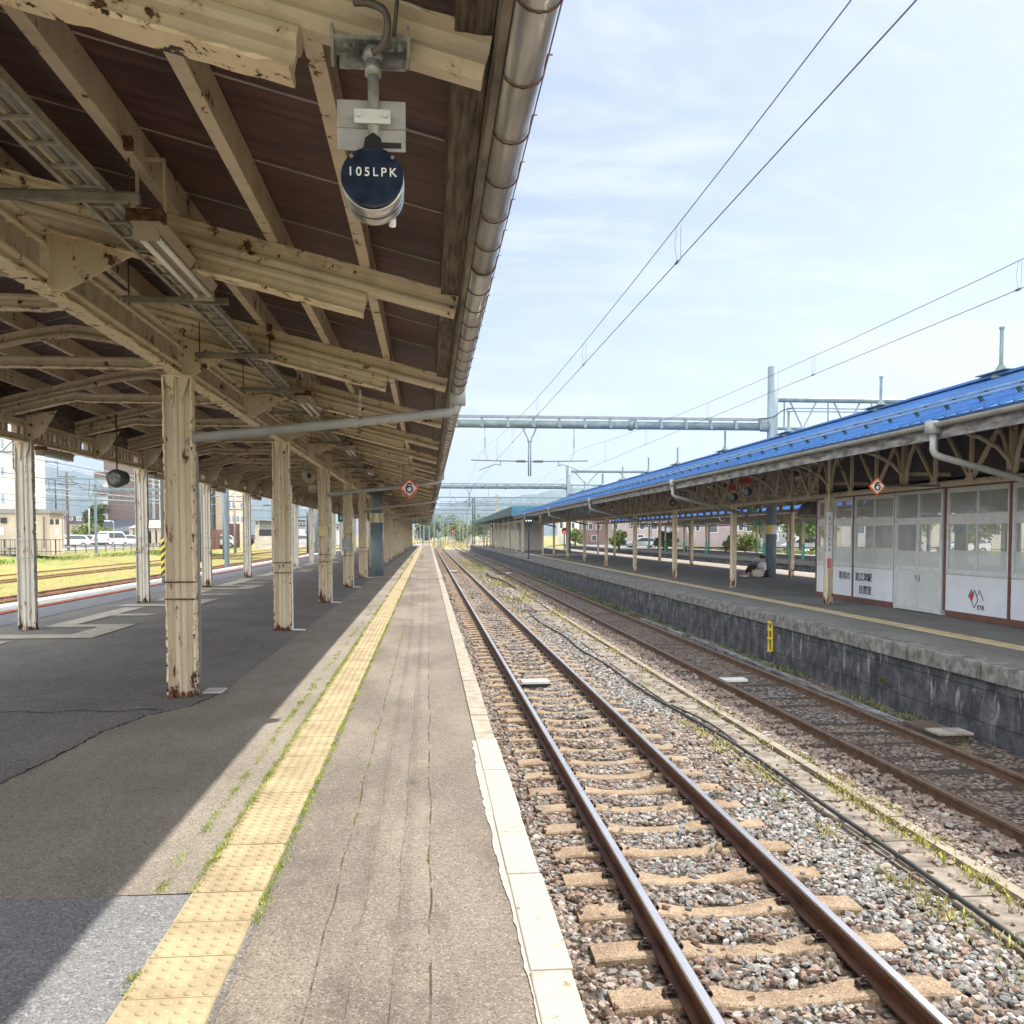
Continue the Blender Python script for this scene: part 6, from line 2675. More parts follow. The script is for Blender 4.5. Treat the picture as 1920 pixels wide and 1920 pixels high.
def windows(t, Y, rects, glassm=GLASSD, framem=None):
    "rects given as photo pixels (u0, v0, u1, v1) on the facade plane at depth Y"
    for (u0, v0, u1, v1) in rects:
        a, b = at(u0, v0, Y), at(u1, v1, Y)
        m = MB()
        m.box(a.x - .08, b.x + .08, Y - .06, Y - .002, b.z - .08, a.z + .08)
        w = m.build('window', framem or WHITE, t)
        m = MB()
        m.box(a.x, b.x, Y - .075, Y - .061, b.z, a.z)
        subchild(m, 'pane', glassm, w)


WALLP = mat('pale_render', (.70, .68, .64), .8, 0, .04, .3)
WALLB = mat('beige_render', (.56, .49, .40), .8, 0, .06, .3)
WALLM = mat('mauve_render', (.36, .30, .30), .8, 0, .08, .3)
HOTEL = mat('brown_cladding', (.185, .14, .13), .7, 0, .12, 2, (3, 3, .1))
TILE = mat('grey_roof_tile', (.20, .20, .21), .7, 0, .2, 1.5)
t, a, b = building('tall_building', 'tall white building at the far left edge', -60, 81, 740, 84, WALLP, -.1, 6)
windows(t, 84, [(2, 823, 8, 841), (2, 876, 8, 892), (3, 927, 9, 942)], GLASSB)
m = MB()
q0, q1 = at(25, 812, 84), at(28, 880, 84)
m.box(q0.x, q1.x, 83.75, 83.99, q1.z, q0.z)
m.build('drain_pipe', DARK, t)
t, a, b = building('low_building', 'low beige building in front of the tall white one', -70, 119.5, 962, 80, WALLB, -.1, 3.0, roof='flat')
for u in (82, 117.5):
    m = MB()
    q0, q1 = at(u, 968, 80), at(u + 2, 1028, 80)
    m.box(q0.x, q1.x, 79.8, 79.99, q1.z, q0.z)
    m.build('drain_pipe', GALVD, t)
m = MB()
for (u, v) in ((5, 975), (10, 975), (98, 978), (108, 978)):
    q = at(u, v, 80)
    m.box(q.x - .12, q.x + .12, 79.85, 79.99, q.z - .25, q.z + .2)
m.build('wall_vents', DARK, t)
windows(t, 80, [(106, 992, 108, 1001), (2, 990, 6, 1002)], WHITE)
t, a, b = building('house', 'pinkish grey two storey house behind the cars', 119, 169, 968, 150, mat('pink_grey_render', (.42, .36, .34), .8), 0, 10, 'house', TILE)
windows(t, 150, [(131, 970, 136, 975), (144, 970, 152, 976), (160, 970, 163, 976)], GLASSB)
m = MB()
q0, q1 = at(150, 986, 147), at(172, 990, 147)
# hotel
t = thing('hotel', 'tall brown hotel block with stepped balconies behind the car park', 'hotel', at(245, 1005, 140))
Yh = 142
zg = 0
a, b = at(193, 800, Yh), at(300, 800, Yh)
m = MB()
m.box(a.x, b.x, Yh, Yh + 14, 3.0, 22)
m.build('wall', HOTEL, t)
a2, b2 = at(296, 800, Yh - 1), at(316, 800, Yh - 1)
m = MB()
z0 = at(0, 978, Yh).z
m.box(a2.x, b2.x, Yh - 1, Yh + 12, z0, 22)
m.build('stair_wing', mat('cream_render', (.66, .54, .42), .8, 0, .05, .4), t)
windows(t, Yh - 1, [(300, 900, 306, 913), (300, 931, 306, 943), (301, 961, 307, 974)], GLASSD)
m = MB()
q0, q1 = at(285, 880, Yh), at(292, 976, Yh)
m.box(q0.x, q1.x, Yh - .15, Yh - .01, q1.z, 20)
m.build('glazed_strip', GLASSB, t)
for (v0, v1) in ((886, 898), (917, 928), (946, 962)):
    m = MB()
    q0, q1 = at(182.5, v0, Yh), at(203, v1, Yh)
    m.box(q0.x, q1.x, Yh - 1.4, Yh + 10, q1.z, q0.z)
    m.build('balcony', HOTEL, t)
    m = MB()
    m.box(q0.x + .9, q1.x, Yh - .3, Yh + 9, q1.z - 1.6, q1.z - .01)
    m.build('balcony_recess', WALLP, t)
q0, q1 = at(150, 989, Yh - 6), at(292, 982, Yh - 6)
m = MB()
m.prism([(Yh - 8, q0.z - .5), (Yh, q1.z + .8), (Yh, q1.z - .3), (Yh - 8, q0.z - .9)], 'x', q0.x, q1.x)
m.build('entrance_roof', mat('slate_blue', (.13, .15, .19), .5, .2), t)
m = MB()
m.box(at(190, 1000, Yh - 4).x, at(316, 1000, Yh - 4).x, Yh - 3, Yh - 1.5, 0, q0.z - .4)
m.build('entrance_wall', mat('dark_entrance', (.08, .07, .07), .8), t)
m = MB()
for (u0, u1) in ((213, 227), (242, 246), (253, 258)):
    m.box(at(u0, 1000, Yh - 4).x, at(u1, 1000, Yh - 4).x, Yh - 3.2, Yh - 3.01, .3, 2.2)
m.build('entrance_glass', GLASSB, t)
t = thing('pavilion', 'low pavilion with a grey hipped roof beside the hotel entrance', 'pavilion', at(275, 1005, 130))
Y = 128
q0, q1 = at(240, 990, Y), at(306, 990, Y)
m = MB()
m.add([(q0.x, Y, q0.z), (q1.x, Y, q0.z), (q1.x, Y + 6, q0.z), (q0.x, Y + 6, q0.z), ((q0.x + q1.x) / 2 - 1, Y + 3, q0.z + 1.1), ((q0.x + q1.x) / 2 + 1, Y + 3, q0.z + 1.1)],
      [(0, 1, 5, 4), (1, 2, 5), (2, 3, 4, 5), (3, 0, 4), (0, 3, 2, 1)])
m.build('roof', mat('light_tile', (.42, .38, .34), .8), t)
for u in (246, 256, 287, 298):
    m = MB()
    q = at(u, 1000, Y + .4)
    m.box(q.x - .25, q.x + .25, Y + .4, Y + .8, 0, q0.z)
    m.build('post', WALLB, t)
t, a, b = building('building', 'beige three storey building with brown garage door', 404, 470, 895, 118, mat('peach_render', (.66, .55, .42), .8, 0, .04, .4), -.1, 14, roof='flat')
windows(t, 118, [(426.5, 941, 432, 952), (436, 941, 441, 952), (451, 943, 456, 952), (458, 944, 462, 952), (426.5, 968, 432, 978), (436, 968, 440, 978), (444, 968, 449, 978), (452, 969, 457, 979), (460, 970, 463, 979)], GLASSB)
m = MB()
q0, q1 = at(425, 982, 118), at(450, 1016, 118)
m.box(q0.x, q1.x, 117.9, 117.99, -.1, q0.z)
m.build('garage_door', BROWNF, t)
t, a, b = building('building', 'grey framed tall building between the nearest column and the pale one', 366, 388, 870, 110, mat('blue_grey_facade', (.40, .43, .46), .7), -.1, 10)
windows(t, 110, [(369, 915, 378, 925), (369, 930, 378, 940), (369, 945, 378, 956), (380, 915, 386, 925), (380, 930, 386, 940)], GLASSD)
t, a, b = building('shed', 'brown shed with white tank beside the beige building', 404, 416, 993, 105, BROWNF, -.1, 5, 'shed')
t, a, b = building('house', 'cream two storey house with wide tiled roof right of the beige building', 478, 512, 976, 105, mat('cream_house', (.62, .58, .48), .8), -.1, 9, 'house', TILE)
windows(t, 105, [(479, 977, 485, 984)], GLASSD)
m = MB()
q0, q1 = at(486, 993, 105), at(510, 1005, 105)
m.box(q0.x, q1.x, 104.9, 104.99, q1.z, q0.z)
m.build('dark_lower_wall', DARK, t)
for (u0, u1, v, Y, lab, mt) in ((551, 572, 975, 130, 'white house seen between the second and third columns', WALLP), (575, 602, 985, 150, 'small white house with grey roof near the horn speakers', WALLP), (620, 640, 982, 160, 'low white house beyond the cream switch box', WALLP), (545, 560, 990, 180, 'tiny grey house farther off', WALLM)):
    t, a, b = building('house', lab, u0, u1, v, Y, mt, -.2, 9, 'house', TILE)
    windows(t, Y, [(u0 + 4, v + 5, u0 + 8, v + 10), (u1 - 9, v + 5, u1 - 5, v + 10)], GLASSD)

# buildings to the right
def right_building(lab, u0, u1, v0, Y, matl, zg=-.3, rects=(), roof=None, depth=10, name='building'):
    t, a, b = building(name, lab, u0, u1, v0, Y, matl, zg, depth, name if name in ('house', 'shop') else 'building', roof)
    windows(t, Y, rects, GLASSD)
    return t


BR2 = mat('mauve_brick', (.22, .15, .16), .8, 0, .1, .5)
right_building('long mauve grey building seen under the blue roofed canopy', 1255, 1432, 968, 118, WALLM, rects=[(1290, 985, 1297, 995), (1305, 985, 1311, 995), (1330, 983, 1345, 998), (1385, 972, 1393, 994), (1400, 985, 1408, 996), (1262, 985, 1270, 996), (1420, 985, 1428, 996)])
right_building('tall pale house in the gap left of the sitting person', 1045, 1086, 968, 190, WALLP, rects=[(1050, 980, 1055, 990), (1062, 980, 1067, 990), (1072, 980, 1077, 990), (1062, 998, 1067, 1006)])
right_building('dark mauve shop with balcony beyond the third platform', 1086, 1135, 972, 165, BR2, rects=[(1092, 982, 1099, 992), (1104, 982, 1111, 992), (1118, 984, 1126, 992), (1110, 1004, 1118, 1014)])
right_building('grey mauve building behind the distant standing person', 1135, 1250, 965, 150, WALLM, rects=[(1150, 980, 1158, 992), (1165, 996, 1172, 1010), (1200, 980, 1208, 992), (1222, 980, 1232, 992), (1196, 1003, 1206, 1012)])
right_building('pale grey house in the gap beside the waiting room', 1448, 1478, 972, 105, mat('grey_house', (.45, .45, .44), .8), rects=[(1462, 985, 1470, 994), (1452, 1002, 1458, 1012)], roof=TILE)
right_building('far cream house right of the waiting room corner', 1478, 1580, 975, 130, WALLB, rects=[(1490, 985, 1498, 995), (1512, 985, 1520, 995), (1540, 985, 1550, 996)], roof=TILE)
right_building('pale blocks visible through the waiting room glass', 1580, 1960, 960, 110, WALLP, rects=[(1600, 985, 1620, 1000), (1650, 985, 1670, 1000), (1700, 985, 1720, 1000), (1790, 985, 1815, 1000), (1850, 985, 1875, 1000)])
# car park surfaces
m = MB()
m.quad((-60, 60, .012), (-38, 60, .012), (-30, 170, .012), (-70, 170, .012))
m.v = [(x, y, z) for x, y, z in [(-90, 50, .03), (-46, 50, .03), (-46, 170, .03), (-90, 170, .03)]]
tag(m.build('car_park', mat('car_park_asphalt', (.24, .24, .25), .9, 0, .1, .5)), 'grey asphalt car park on the left', None, None, 'structure')
m = MB()
m.v = []
m.quad((-44, 30, -.04), (-36.5, 30, -.04), (-36.5, 200, -.04), (-44, 200, -.04))
tag(m.build('road', mat('pale_road', (.40, .40, .40), .9, 0, .06, .5)), 'pale road behind the guard rail', None, None, 'structure')
m = MB()
m.quad((34, 30, -.3), (60, 30, -.3), (60, 200, -.3), (34, 200, -.3))
tag(m.build('car_park', MATS['pale_road']), 'pale car park beyond the third platform', None, None, 'structure')

# guard rail and mesh fence
t = thing('guard_rail', 'low grey guard rail along the road left of the tracks', 'guard rail', (-34, 80, -.3))
m = MB()
m.bar((-34, 45, .38), (-34, 175, .38), .06, .18)
m.build('beam', GALV, t)
for k in range(44):
    y = 50 + 2.8 * k
    m = MB()
    m.tube([(-33.9, y, -.35), (-33.9, y, .5)], .07, 8)
    m.build('post', mat('guard_post_grey', (.20, .24, .28), .6) if 'guard_post_grey' not in MATS else MATS['guard_post_grey'], t)
t = thing('mesh_fence', 'dark thin mesh fence in front of the beige building', 'fence', (-46, 76, 0))
fx0, fx1 = at(-40, 1012, 78).x, at(118, 1012, 78).x
zt = at(60, 1012, 78).z
m = MB()
x = fx0
while x < fx1:
    m.bar((x, 78, -.1), (x, 78, zt), .03, .03, (1, 0, 0))
    x += .35
m.bar((fx0, 78, zt), (fx1, 78, zt), .04, .05)
m.bar((fx0, 78, .15), (fx1, 78, .15), .04, .05)
m.build('mesh', DARK, t)
m = MB()
x = fx0
while x < fx1:
    m.bar((x, 77.95, -.1), (x, 77.95, zt + .05), .08, .08, (1, 0, 0))
    x += 2.0
m.build('posts', DARK, t)
t = thing('timber_fence', 'low brown timber fence beyond the third platform', 'fence', (40, 80, 0))
Yf = 84
x0f, x1f = at(1345, 1030, Yf).x, at(1560, 1030, Yf).x
zt = at(1400, 1027, Yf).z
m = MB()
for dz in (0, -.45):
    m.bar((x0f - 3, Yf, zt + dz), (x1f + 14, Yf, zt + dz), .08, .12)
m.build('rail', mat('brown_timber', (.10, .06, .04), .8), t)
x = x0f - 3
m = MB()
while x < x1f + 14:
    m.bar((x, Yf, -.4), (x, Yf, zt + .1), .14, .14, (1, 0, 0))
    x += 1.9
m.build('post', MATS['brown_timber'], t)

# ------------------------------------------------------------------ cars
def make_car(body, kind='hatch'):
    t = thing('parked_car', None, 'car', (0, 0, 0))
    L_, W_ = 4.2, 1.7
    if kind == 'van':
        pr = [(-2.1, .35), (-2.1, 1.0), (-2.05, 1.85), (-1.6, 1.95), (1.0, 1.95), (1.35, 1.75), (1.75, 1.1), (2.05, .95), (2.1, .35)]
        gl = [(-1.9, 1.12), (-1.85, 1.75), (.95, 1.75), (1.5, 1.12)]
        rear = (1.08, 1.75)
    else:
        pr = [(-2.05, .35), (-2.05, .85), (-1.9, 1.0), (-1.5, 1.42), (-1.0, 1.5), (.1, 1.5), (.6, 1.36), (1.15, .98), (1.9, .82), (2.1, .6), (2.1, .35)]
        gl = [(-1.7, 1.0), (-1.4, 1.36), (-1.0, 1.42), (.1, 1.42), (.5, 1.30), (.95, 1.0)]
        rear = (1.0, 1.38)
    n = len(pr)
    vs = []
    for yv, ins in ((-W_ / 2, 0), (W_ / 2, 0)):
        for x, z in pr:
            tuck = .14 * max(0, (z - .9) / .7)
            vs.append((x, yv - math.copysign(tuck, yv), z))
    fs = [tuple(range(n)), tuple(range(2 * n - 1, n - 1, -1))] + [(i, i + n, (i + 1) % n + n, (i + 1) % n) for i in range(n)]
    m = MB()
    m.add(vs, fs)
    lbuild(m, 'body', body, t, bevel=.06)
    m = MB()
    for sg in (-1, 1):
        g = []
        for x, z in gl:
            tuck = .14 * max(0, (z - .9) / .7)
            g.append((x, sg * (W_ / 2 - tuck + .006), z))
        g2 = [(x, y - sg * .02, z) for x, y, z in g]
        k = len(g)
        m.add(g + g2, [tuple(range(k)), tuple(range(2 * k - 1, k - 1, -1))] + [(i, i + k, (i + 1) % k + k, (i + 1) % k) for i in range(k)])
    lbuild(m, 'side_window', GLASSD, t)
    m = MB()
    if kind == 'van':
        m.quad((-2.075, -.68, 1.12), (-2.075, .68, 1.12), (-2.062, .62, 1.74), (-2.062, -.62, 1.74))
        m.add([(1.40, -.7, 1.68), (1.40, .7, 1.68), (1.77, .74, 1.14), (1.77, -.74, 1.14)], [(0, 1, 2, 3)])
    else:
        m.add([(-1.925, -.66, 1.02), (-1.925, .66, 1.02), (-1.56, .6, 1.40), (-1.56, -.6, 1.40)], [(0, 1, 2, 3)])
        m.add([(.66, -.62, 1.345), (.66, .62, 1.345), (1.13, .7, 1.02), (1.13, -.7, 1.02)], [(0, 1, 2, 3)])
    lbuild(m, 'windscreen', GLASSD, t)
    for x in (-1.3, 1.32):
        for sg in (-1, 1):
            m = MB()
            m.tube([(x, sg * (W_ / 2 - .2), .31), (x, sg * (W_ / 2 + .01), .31)], .31, 18)
            w = lbuild(m, 'wheel', TYRE, t)
            m = MB()
            m.tube([(x, sg * (W_ / 2 + .012), .31), (x, sg * (W_ / 2 + .02), .31)], .19, 14)
            r_ = lbuild(m, 'rim', GALV, w)
    for sg in (-1, 1):
        m = MB()
        m.box(2.04, 2.12, sg * .68 - .16, sg * .68 + .16, .62, .76)
        lbuild(m, 'headlight', GALV, t)
        m = MB()
        m.box(-2.12, -2.04, sg * .7 - .1, sg * .7 + .1, .8, 1.0)
        lbuild(m, 'tail_light', REDP, t)
    m = MB()
    m.box(2.06, 2.125, -.45, .45, .42, .58)
    m.box(-2.125, -2.06, -.8, .8, .36, .55)
    lbuild(m, 'bumper', DARK, t)
    return t


protos = {}
for key, (b_, k_) in {'w': (CARW, 'hatch'), 'v': (CARW, 'van'), 's': (CARS, 'hatch'), 'k': (CARK, 'hatch'), 'r': (CARR, 'hatch')}.items():
    protos[key] = (b_, k_)
used = {}
carlist = [('w', 138, 112, 185, 'white hatchback parked nearest the beige building'), ('w', 175, 122, 250, 'white car facing the tracks beside the pale van'),
           ('v', 212, 120, 75, 'boxy white van with a dark rear window in the car park'), ('w', 246, 124, 15, 'white car right of the boxy van'),
           ('s', 160, 135, 200, 'silver car behind the row in the left car park'), ('k', 232, 140, 10, 'dark car behind the boxy van'),
           ('w', 408, 108, 195, 'white car parked before the brown shed'), ('k', 487, 128, 5, 'black car below the cream house'),
           ('w', 506, 126, 15, 'white car next to the black one below the cream house'), ('w', 570, 115, 10, 'white car far off between the columns'),
           ('s', 1203, 116, 185, 'silver hatchback seen behind the standing person'), ('w', 1272, 125, 175, 'white car left of the red one beyond the third platform'),
           ('r', 1330, 140, 185, 'red car beyond the third platform'), ('v', 1362, 128, 100, 'white van right of the red car'),
           ('w', 1503, 92, 170, 'white car in the gap left of the waiting room'), ('w', 1690, 80, 180, 'white car seen through the waiting room glass'),
           ('w', 1810, 84, 170, 'another white car seen through the right window of the waiting room'), ('w', 118, 128, 30, 'white car half hidden by the corner of the beige building')]
for key, u, Y, rz, lab in carlist:
    if key not in used:
        used[key] = make_car(*protos[key])
        o = used[key]
    else:
        o = copy_tree(used[key])
    p = at(u, 1020, Y)
    o.location = (p.x, Y, .03 if u < 800 else -.29)
    o.rotation_euler = (0, 0, R(rz))
    tag(o, lab, 'car', 'cars parked beyond the tracks')

# ------------------------------------------------------------------ poles on the left
for i, (u, vb, vt, Y, r, mt, lab) in enumerate(((376, 1049, 890, 60, .2, MATS['dark_grey_pole'], 'dark grey round mast left of the pale column'), (422, 1041, 880, 66, .17, BLUEG, 'light blue grey mast in the grass'),
                                               (441, 1026, 930, 90, .13, GALVD, 'slim cream lattice mast in the far grass'), (514, 1030, 920, 84, .14, BLUEG, 'pale mast just left of the second column'),
                                               (128, 1022, 885, 100, .16, mat('timber_pole', (.15, .12, .1), .8), 'tall utility pole with crossarms behind the cars'), (105, 962, 900, 130, .12, DARK, 'thin dark pole above the beige building'),
                                               (577, 1030, 960, 90, .1, DARK, 'thin dark post in the grass between columns'), (168, 1015, 953, 115, .11, GALV, 'thin pole beside the green tree'))):
    a, b = at(u, vb, Y), at(u, vt, Y)
    t = thing('line_pole', lab, 'pole', (a.x, Y, a.z))
    m = MB()
    m.tube([(a.x, Y, min(a.z, -.2)), (a.x, Y, b.z)], [r, r * .8], 12)
    m.build('pole', mt, t, True)
    m = MB()
    for q in (.5, 1.3):
        m.bar((a.x - .9, Y, b.z - q), (a.x + .9, Y, b.z - q), .08, .08)
    m.build('crossarm', DARK, t)
t = thing('street_lamp', 'slim grey street lamp with a curved head among the parked cars', 'street lamp', at(214, 1020, 118))
a, b = at(214, 1022, 118), at(214, 978, 118)
m = MB()
m.tube(smooth([(a.x, 118, 0), (a.x, 118, b.z - .5), (a.x - .1, 118, b.z), (a.x - .5, 118, b.z + .1)], 4), .06, 8)
m.build('pole', GALV, t)
m = MB()
m.box(a.x - 1.1, a.x - .4, 117.85, 118.15, b.z + .02, b.z + .16)
m.build('lamp_head', WHITE, t, bevel=.04)
# left overhead structure: beams and wires seen against the hills
t = thing('overhead_line_portal', 'blue grey catenary frame above the left car park', 'overhead line portal', (-38, 92, 0))
m = MB()
for v in (897, 918, 937):
    a, b = at(40, v, 92), at(330, v + 2, 92)
    m.tube([a, b], .07, 6)
m.build('beams', BLUEG, t)
m = MB()
for (u0, v0, u1, v1) in ((86, 897, 84, 920), (90, 897, 93, 918), (130, 898, 162, 920), (165, 918, 169, 937), (170, 937, 176, 918), (168, 898, 167, 918), (178, 900, 215, 935), (108, 865, 108, 897), (70, 866, 108, 866), (60, 855, 150, 853)):
    m.tube([at(u0, v0, 92), at(u1, v1, 92)], .055, 5)
m.build('braces', BLUEG, t)
m = MB()
a = at(40, 900, 92)
for u in (38, 335):
    a = at(u, 880, 92)
    m.tube([(a.x, 92, -1), (a.x, 92, a.z)], .15, 10)
m.build('mast', BLUEG, t)
WIREL = mat('pale_wire', (.60, .62, .64), .5, .2)
k = 0
for (x, z) in ((-16.2, 3.9), (-16.2, 4.5), (-24.4, 3.9), (-24.4, 4.6), (-28.6, 3.9), (-28.6, 4.6), (-20, 5.4), (-22, 5.9), (-30, 5.6)):
    m = MB()
    m.tube([(x, yv, z + .0004 * (yv - 60) ** 2 * (.4 if k % 2 else .05)) for yv in range(-10, 200, 15)], .018, 5)
    tag(m.build('overhead_wire', WIREL if k % 2 else WIRE), ['lower wire over the rusty siding nearest the left platform edge', 'upper wire over the rusty siding nearest the left platform edge', 'lower wire over the middle overgrown siding', 'upper wire over the middle overgrown siding', 'lower wire over the siding nearest the guard rail', 'upper wire over the siding nearest the guard rail', 'stray feeder wire right of the middle siding', 'highest feeder wire above the left sidings', 'outer feeder wire beyond the siding nearest the guard rail'][k], 'overhead wire', 'overhead wires above the left sidings')
    k += 1
for i, Y in enumerate((45, 95, 150)):
    t = thing('overhead_line_portal', ('nearest', 'middle', 'farthest')[i] + ' pale wire portal across the left sidings', 'overhead line portal', (-22, Y, 0))
    m = MB()
    m.tube([(-33, Y, -1), (-33, Y, 6.6)], .14, 10)
    m.build('mast', BLUEG, t)
    m = MB()
    m.tube([(-33, Y, 6.1), (-9.6, Y, 6.1)], .07, 8)
    m.tube([(-33, Y, 5.4), (-9.6, Y, 5.4)], .05, 8)
    x = -33
    while x < -11:
        m.tube([(x, Y, 5.4), (x + .7, Y, 6.1), (x + 1.4, Y, 5.4)], .03, 4)
        x += 2.2
    m.build('truss_beam', BLUEG, t)
    m = MB()
    m.tube([(-9.6, Y, -1), (-9.6, Y, 6.6)], .12, 10)
    m.build('mast', BLUEG, t)

# ------------------------------------------------------------------ foliage
def leaves(centres, radii, n, size, cols, name, zs_=1.0):
    idx = RNG.integers(0, len(centres), n)
    c = np.array(centres)[idx]
    r = np.array(radii)[idx]
    d = RNG.normal(0, 1, (n, 3))
    d /= np.linalg.norm(d, axis=1)[:, None]
    rr = RNG.uniform(.45, 1.05, n) ** .6
    P = c + d * (r * rr)[:, None] * np.array([1, 1, zs_])
    u = RNG.normal(0, 1, (n, 3))
    u /= np.linalg.norm(u, axis=1)[:, None]
    w = np.cross(u, RNG.normal(0, 1, (n, 3)))
    w /= np.linalg.norm(w, axis=1)[:, None]
    s = (RNG.uniform(.6, 1.3, n) * size)[:, None]
    V = np.stack([P - u * s, P - w * s * .5, P + u * s, P + w * s * .5], 1).reshape(-1, 3)
    F = np.arange(n * 4).reshape(-1, 4)
    cc = np.array(cols)[RNG.integers(0, len(cols), n)] * RNG.uniform(.7, 1.25, (n, 1))
    T = np.repeat(np.concatenate([cc, np.ones((n, 1))], 1)[:, None], 4, 1).reshape(-1, 4)
    return npmesh(name, V, F, LEAF, T)


GR1 = [(.07, .13, .025), (.10, .17, .035), (.05, .09, .02), (.14, .21, .05)]


def tree(x, y, zg, h, r, lab, cols=GR1, n=2600, size=.16):
    t = thing('tree', lab, 'tree', (x, y, zg))
    m = MB()
    m.tube([(x, y, zg), (x + .05, y, zg + h * .35), (x - .1, y, zg + h * .6)], [.16, .12, .06], 8)
    for k in range(5):
        a = k * 1.26
        m.tube([(x, y, zg + h * (.3 + .05 * k)), (x + r * .6 * math.cos(a), y + r * .6 * math.sin(a), zg + h * (.55 + .06 * k))], [.07, .025], 6)
    m.build('trunk', BARK, t)
    cs, rs = [], []
    for k in range(16):
        a = random.uniform(0, 6.28)
        q = random.uniform(.1, .8)
        cs.append((x + r * q * math.cos(a), y + r * q * math.sin(a), zg + h * random.uniform(.42, .93)))
        rs.append(r * random.uniform(.25, .48))
    o = leaves(cs, rs, n, size, cols, 'crown')
    o.parent = t
    o.matrix_parent_inverse = Matrix.Translation(t.location).inverted()
    return t


YG = [(.20, .26, .05), (.28, .33, .08), (.14, .19, .04)]
for (u, Y, h, r, lab, cols) in ((178, 132, 5.6, 1.6, 'green tree in front of the brown hotel', GR1), (158, 126, 2.6, 2.0, 'bushy shrub behind the parked cars', YG), (186, 128, 2.3, 1.8, 'low light green shrub by the hotel entrance', YG),
                          (1432, 96, 5.6, 2.2, 'leafy tree right of the mauve building', YG), (1500, 88, 5.2, 2.3, 'bright green tree seen left of the waiting room', GR1), (1530, 90, 4.8, 2.0, 'second bright tree behind the waiting room corner', GR1),
                          (1700, 78, 5.0, 2.6, 'tree seen through the left waiting room windows', YG), (1830, 76, 5.2, 2.6, 'tree seen through the right waiting room windows', GR1), (1160, 100, 2.2, .9, 'small round yellow green shrub on the far platform edge', YG),
                          (1078, 140, 2.6, 1.2, 'low shrub beyond the far platform, left one', YG), (1250, 105, 2.0, 1.4, 'low hedge bush beyond the third platform', YG), (1395, 92, 1.6, 1.8, 'low yellow green bush behind the timber fence', YG),
                          (860, 300, 5, 6, 'pale green thicket in the far yard', YG), (905, 330, 8, 6, 'darker thicket beyond the right platform end', GR1), (800, 330, 7, 7, 'thicket straight beyond the near platform end', GR1), (835, 380, 9, 8, 'tall grey green trees at the end of the yard', GR1)):
    p = at(u, 1000, Y)
    zg = 0 if u < 700 else (-.35 if u > 1000 else -1.0)
    tree(p.x, Y, zg, h, r, lab, cols, 2200, .10 + Y * .0011 if Y < 200 else .5)

# weeds along paving joints, kerbs and the wall foot
def tuftstrip(spec, name, lab, kind='stuff'):
    Vs, Ts = [], []
    for (x0, x1, y0, y1, n, hgt, wid, z, cols, clump) in spec:
        # clumped positions
        nc = max(1, int(n / clump))
        cx_ = RNG.uniform(x0, x1, nc)
        cy_ = RNG.uniform(y0, y1, nc)
        i = RNG.integers(0, nc, n)
        x = cx_[i] + RNG.normal(0, wid * 1.2, n)
        y = cy_[i] + RNG.normal(0, wid * 3.0, n)
        a = RNG.uniform(0, 6.283, n)
        h = hgt * RNG.uniform(.4, 1.2, n)
        lean = RNG.uniform(.2, 1.1, n) * h
        w = h * RNG.uniform(.10, .24, n) if hgt < .05 else h * RNG.uniform(.05, .12, n)
        b = np.stack([x, y, np.full(n, z)], 1)
        side = np.stack([-np.sin(a), np.cos(a), np.zeros(n)], 1) * w[:, None]
        mid = b + np.stack([np.cos(a) * lean * .4, np.sin(a) * lean * .4, h * .6], 1)
        tip = b + np.stack([np.cos(a) * lean, np.sin(a) * lean, h], 1)
        V = np.stack([b, mid + side, tip, mid - side], 1).reshape(-1, 3)
        cc = np.array(cols)[RNG.integers(0, len(cols), n)] * RNG.uniform(.7, 1.3, (n, 1))
        T = np.repeat(np.concatenate([cc, np.ones((n, 1))], 1)[:, None], 4, 1).reshape(-1, 4)
        Vs.append(V)
        Ts.append(T)
    V = np.concatenate(Vs)
    T = np.concatenate(Ts)
    o = npmesh(name, V, np.arange(len(V)).reshape(-1, 4), LEAF, T)
    return tag(o, lab, None, None, kind)


WG = [(.40, .50, .08), (.48, .54, .11), (.28, .38, .06), (.48, .48, .14)]
DG = [(.38, .36, .08), (.48, .44, .12), (.28, .30, .05), (.45, .36, .14)]
tuftstrip([(-1.015, -.985, 3.95, 14, 9000, .014, .011, 0.003, WG, 22), (-.69, -.675, 3.6, 16, 9000, .013, .009, 0.003, WG, 16), (-1.165, -1.135, 3.92, 8.5, 2200, .012, .010, 0, WG, 30),
           (-1.17, -1.13, 8, 20, 1500, .016, .012, 0, WG, 30), (-1.02, -1.0, 14, 60, 3500, .03, .012, 0, WG, 20), (-.69, -.67, 16, 45, 2600, .025, .010, 0, WG, 20),
           (-.42, -.38, 4.6, 14, 900, .010, .005, 0, WG, 20), (-.5, -.42, 50, 70, 500, .08, .06, 0, WG, 40), (-1.3, -1.1, 40, 80, 900, .06, .05, 0, WG, 30), (-1.02, -.99, 2.6, 3.7, 260, .014, .008, 0, WG, 50), (-.01, .0, 3, 8, 200, .007, .004, 0, WG, 30)],
          'weeds', 'small green weeds growing along the tactile strip joints')
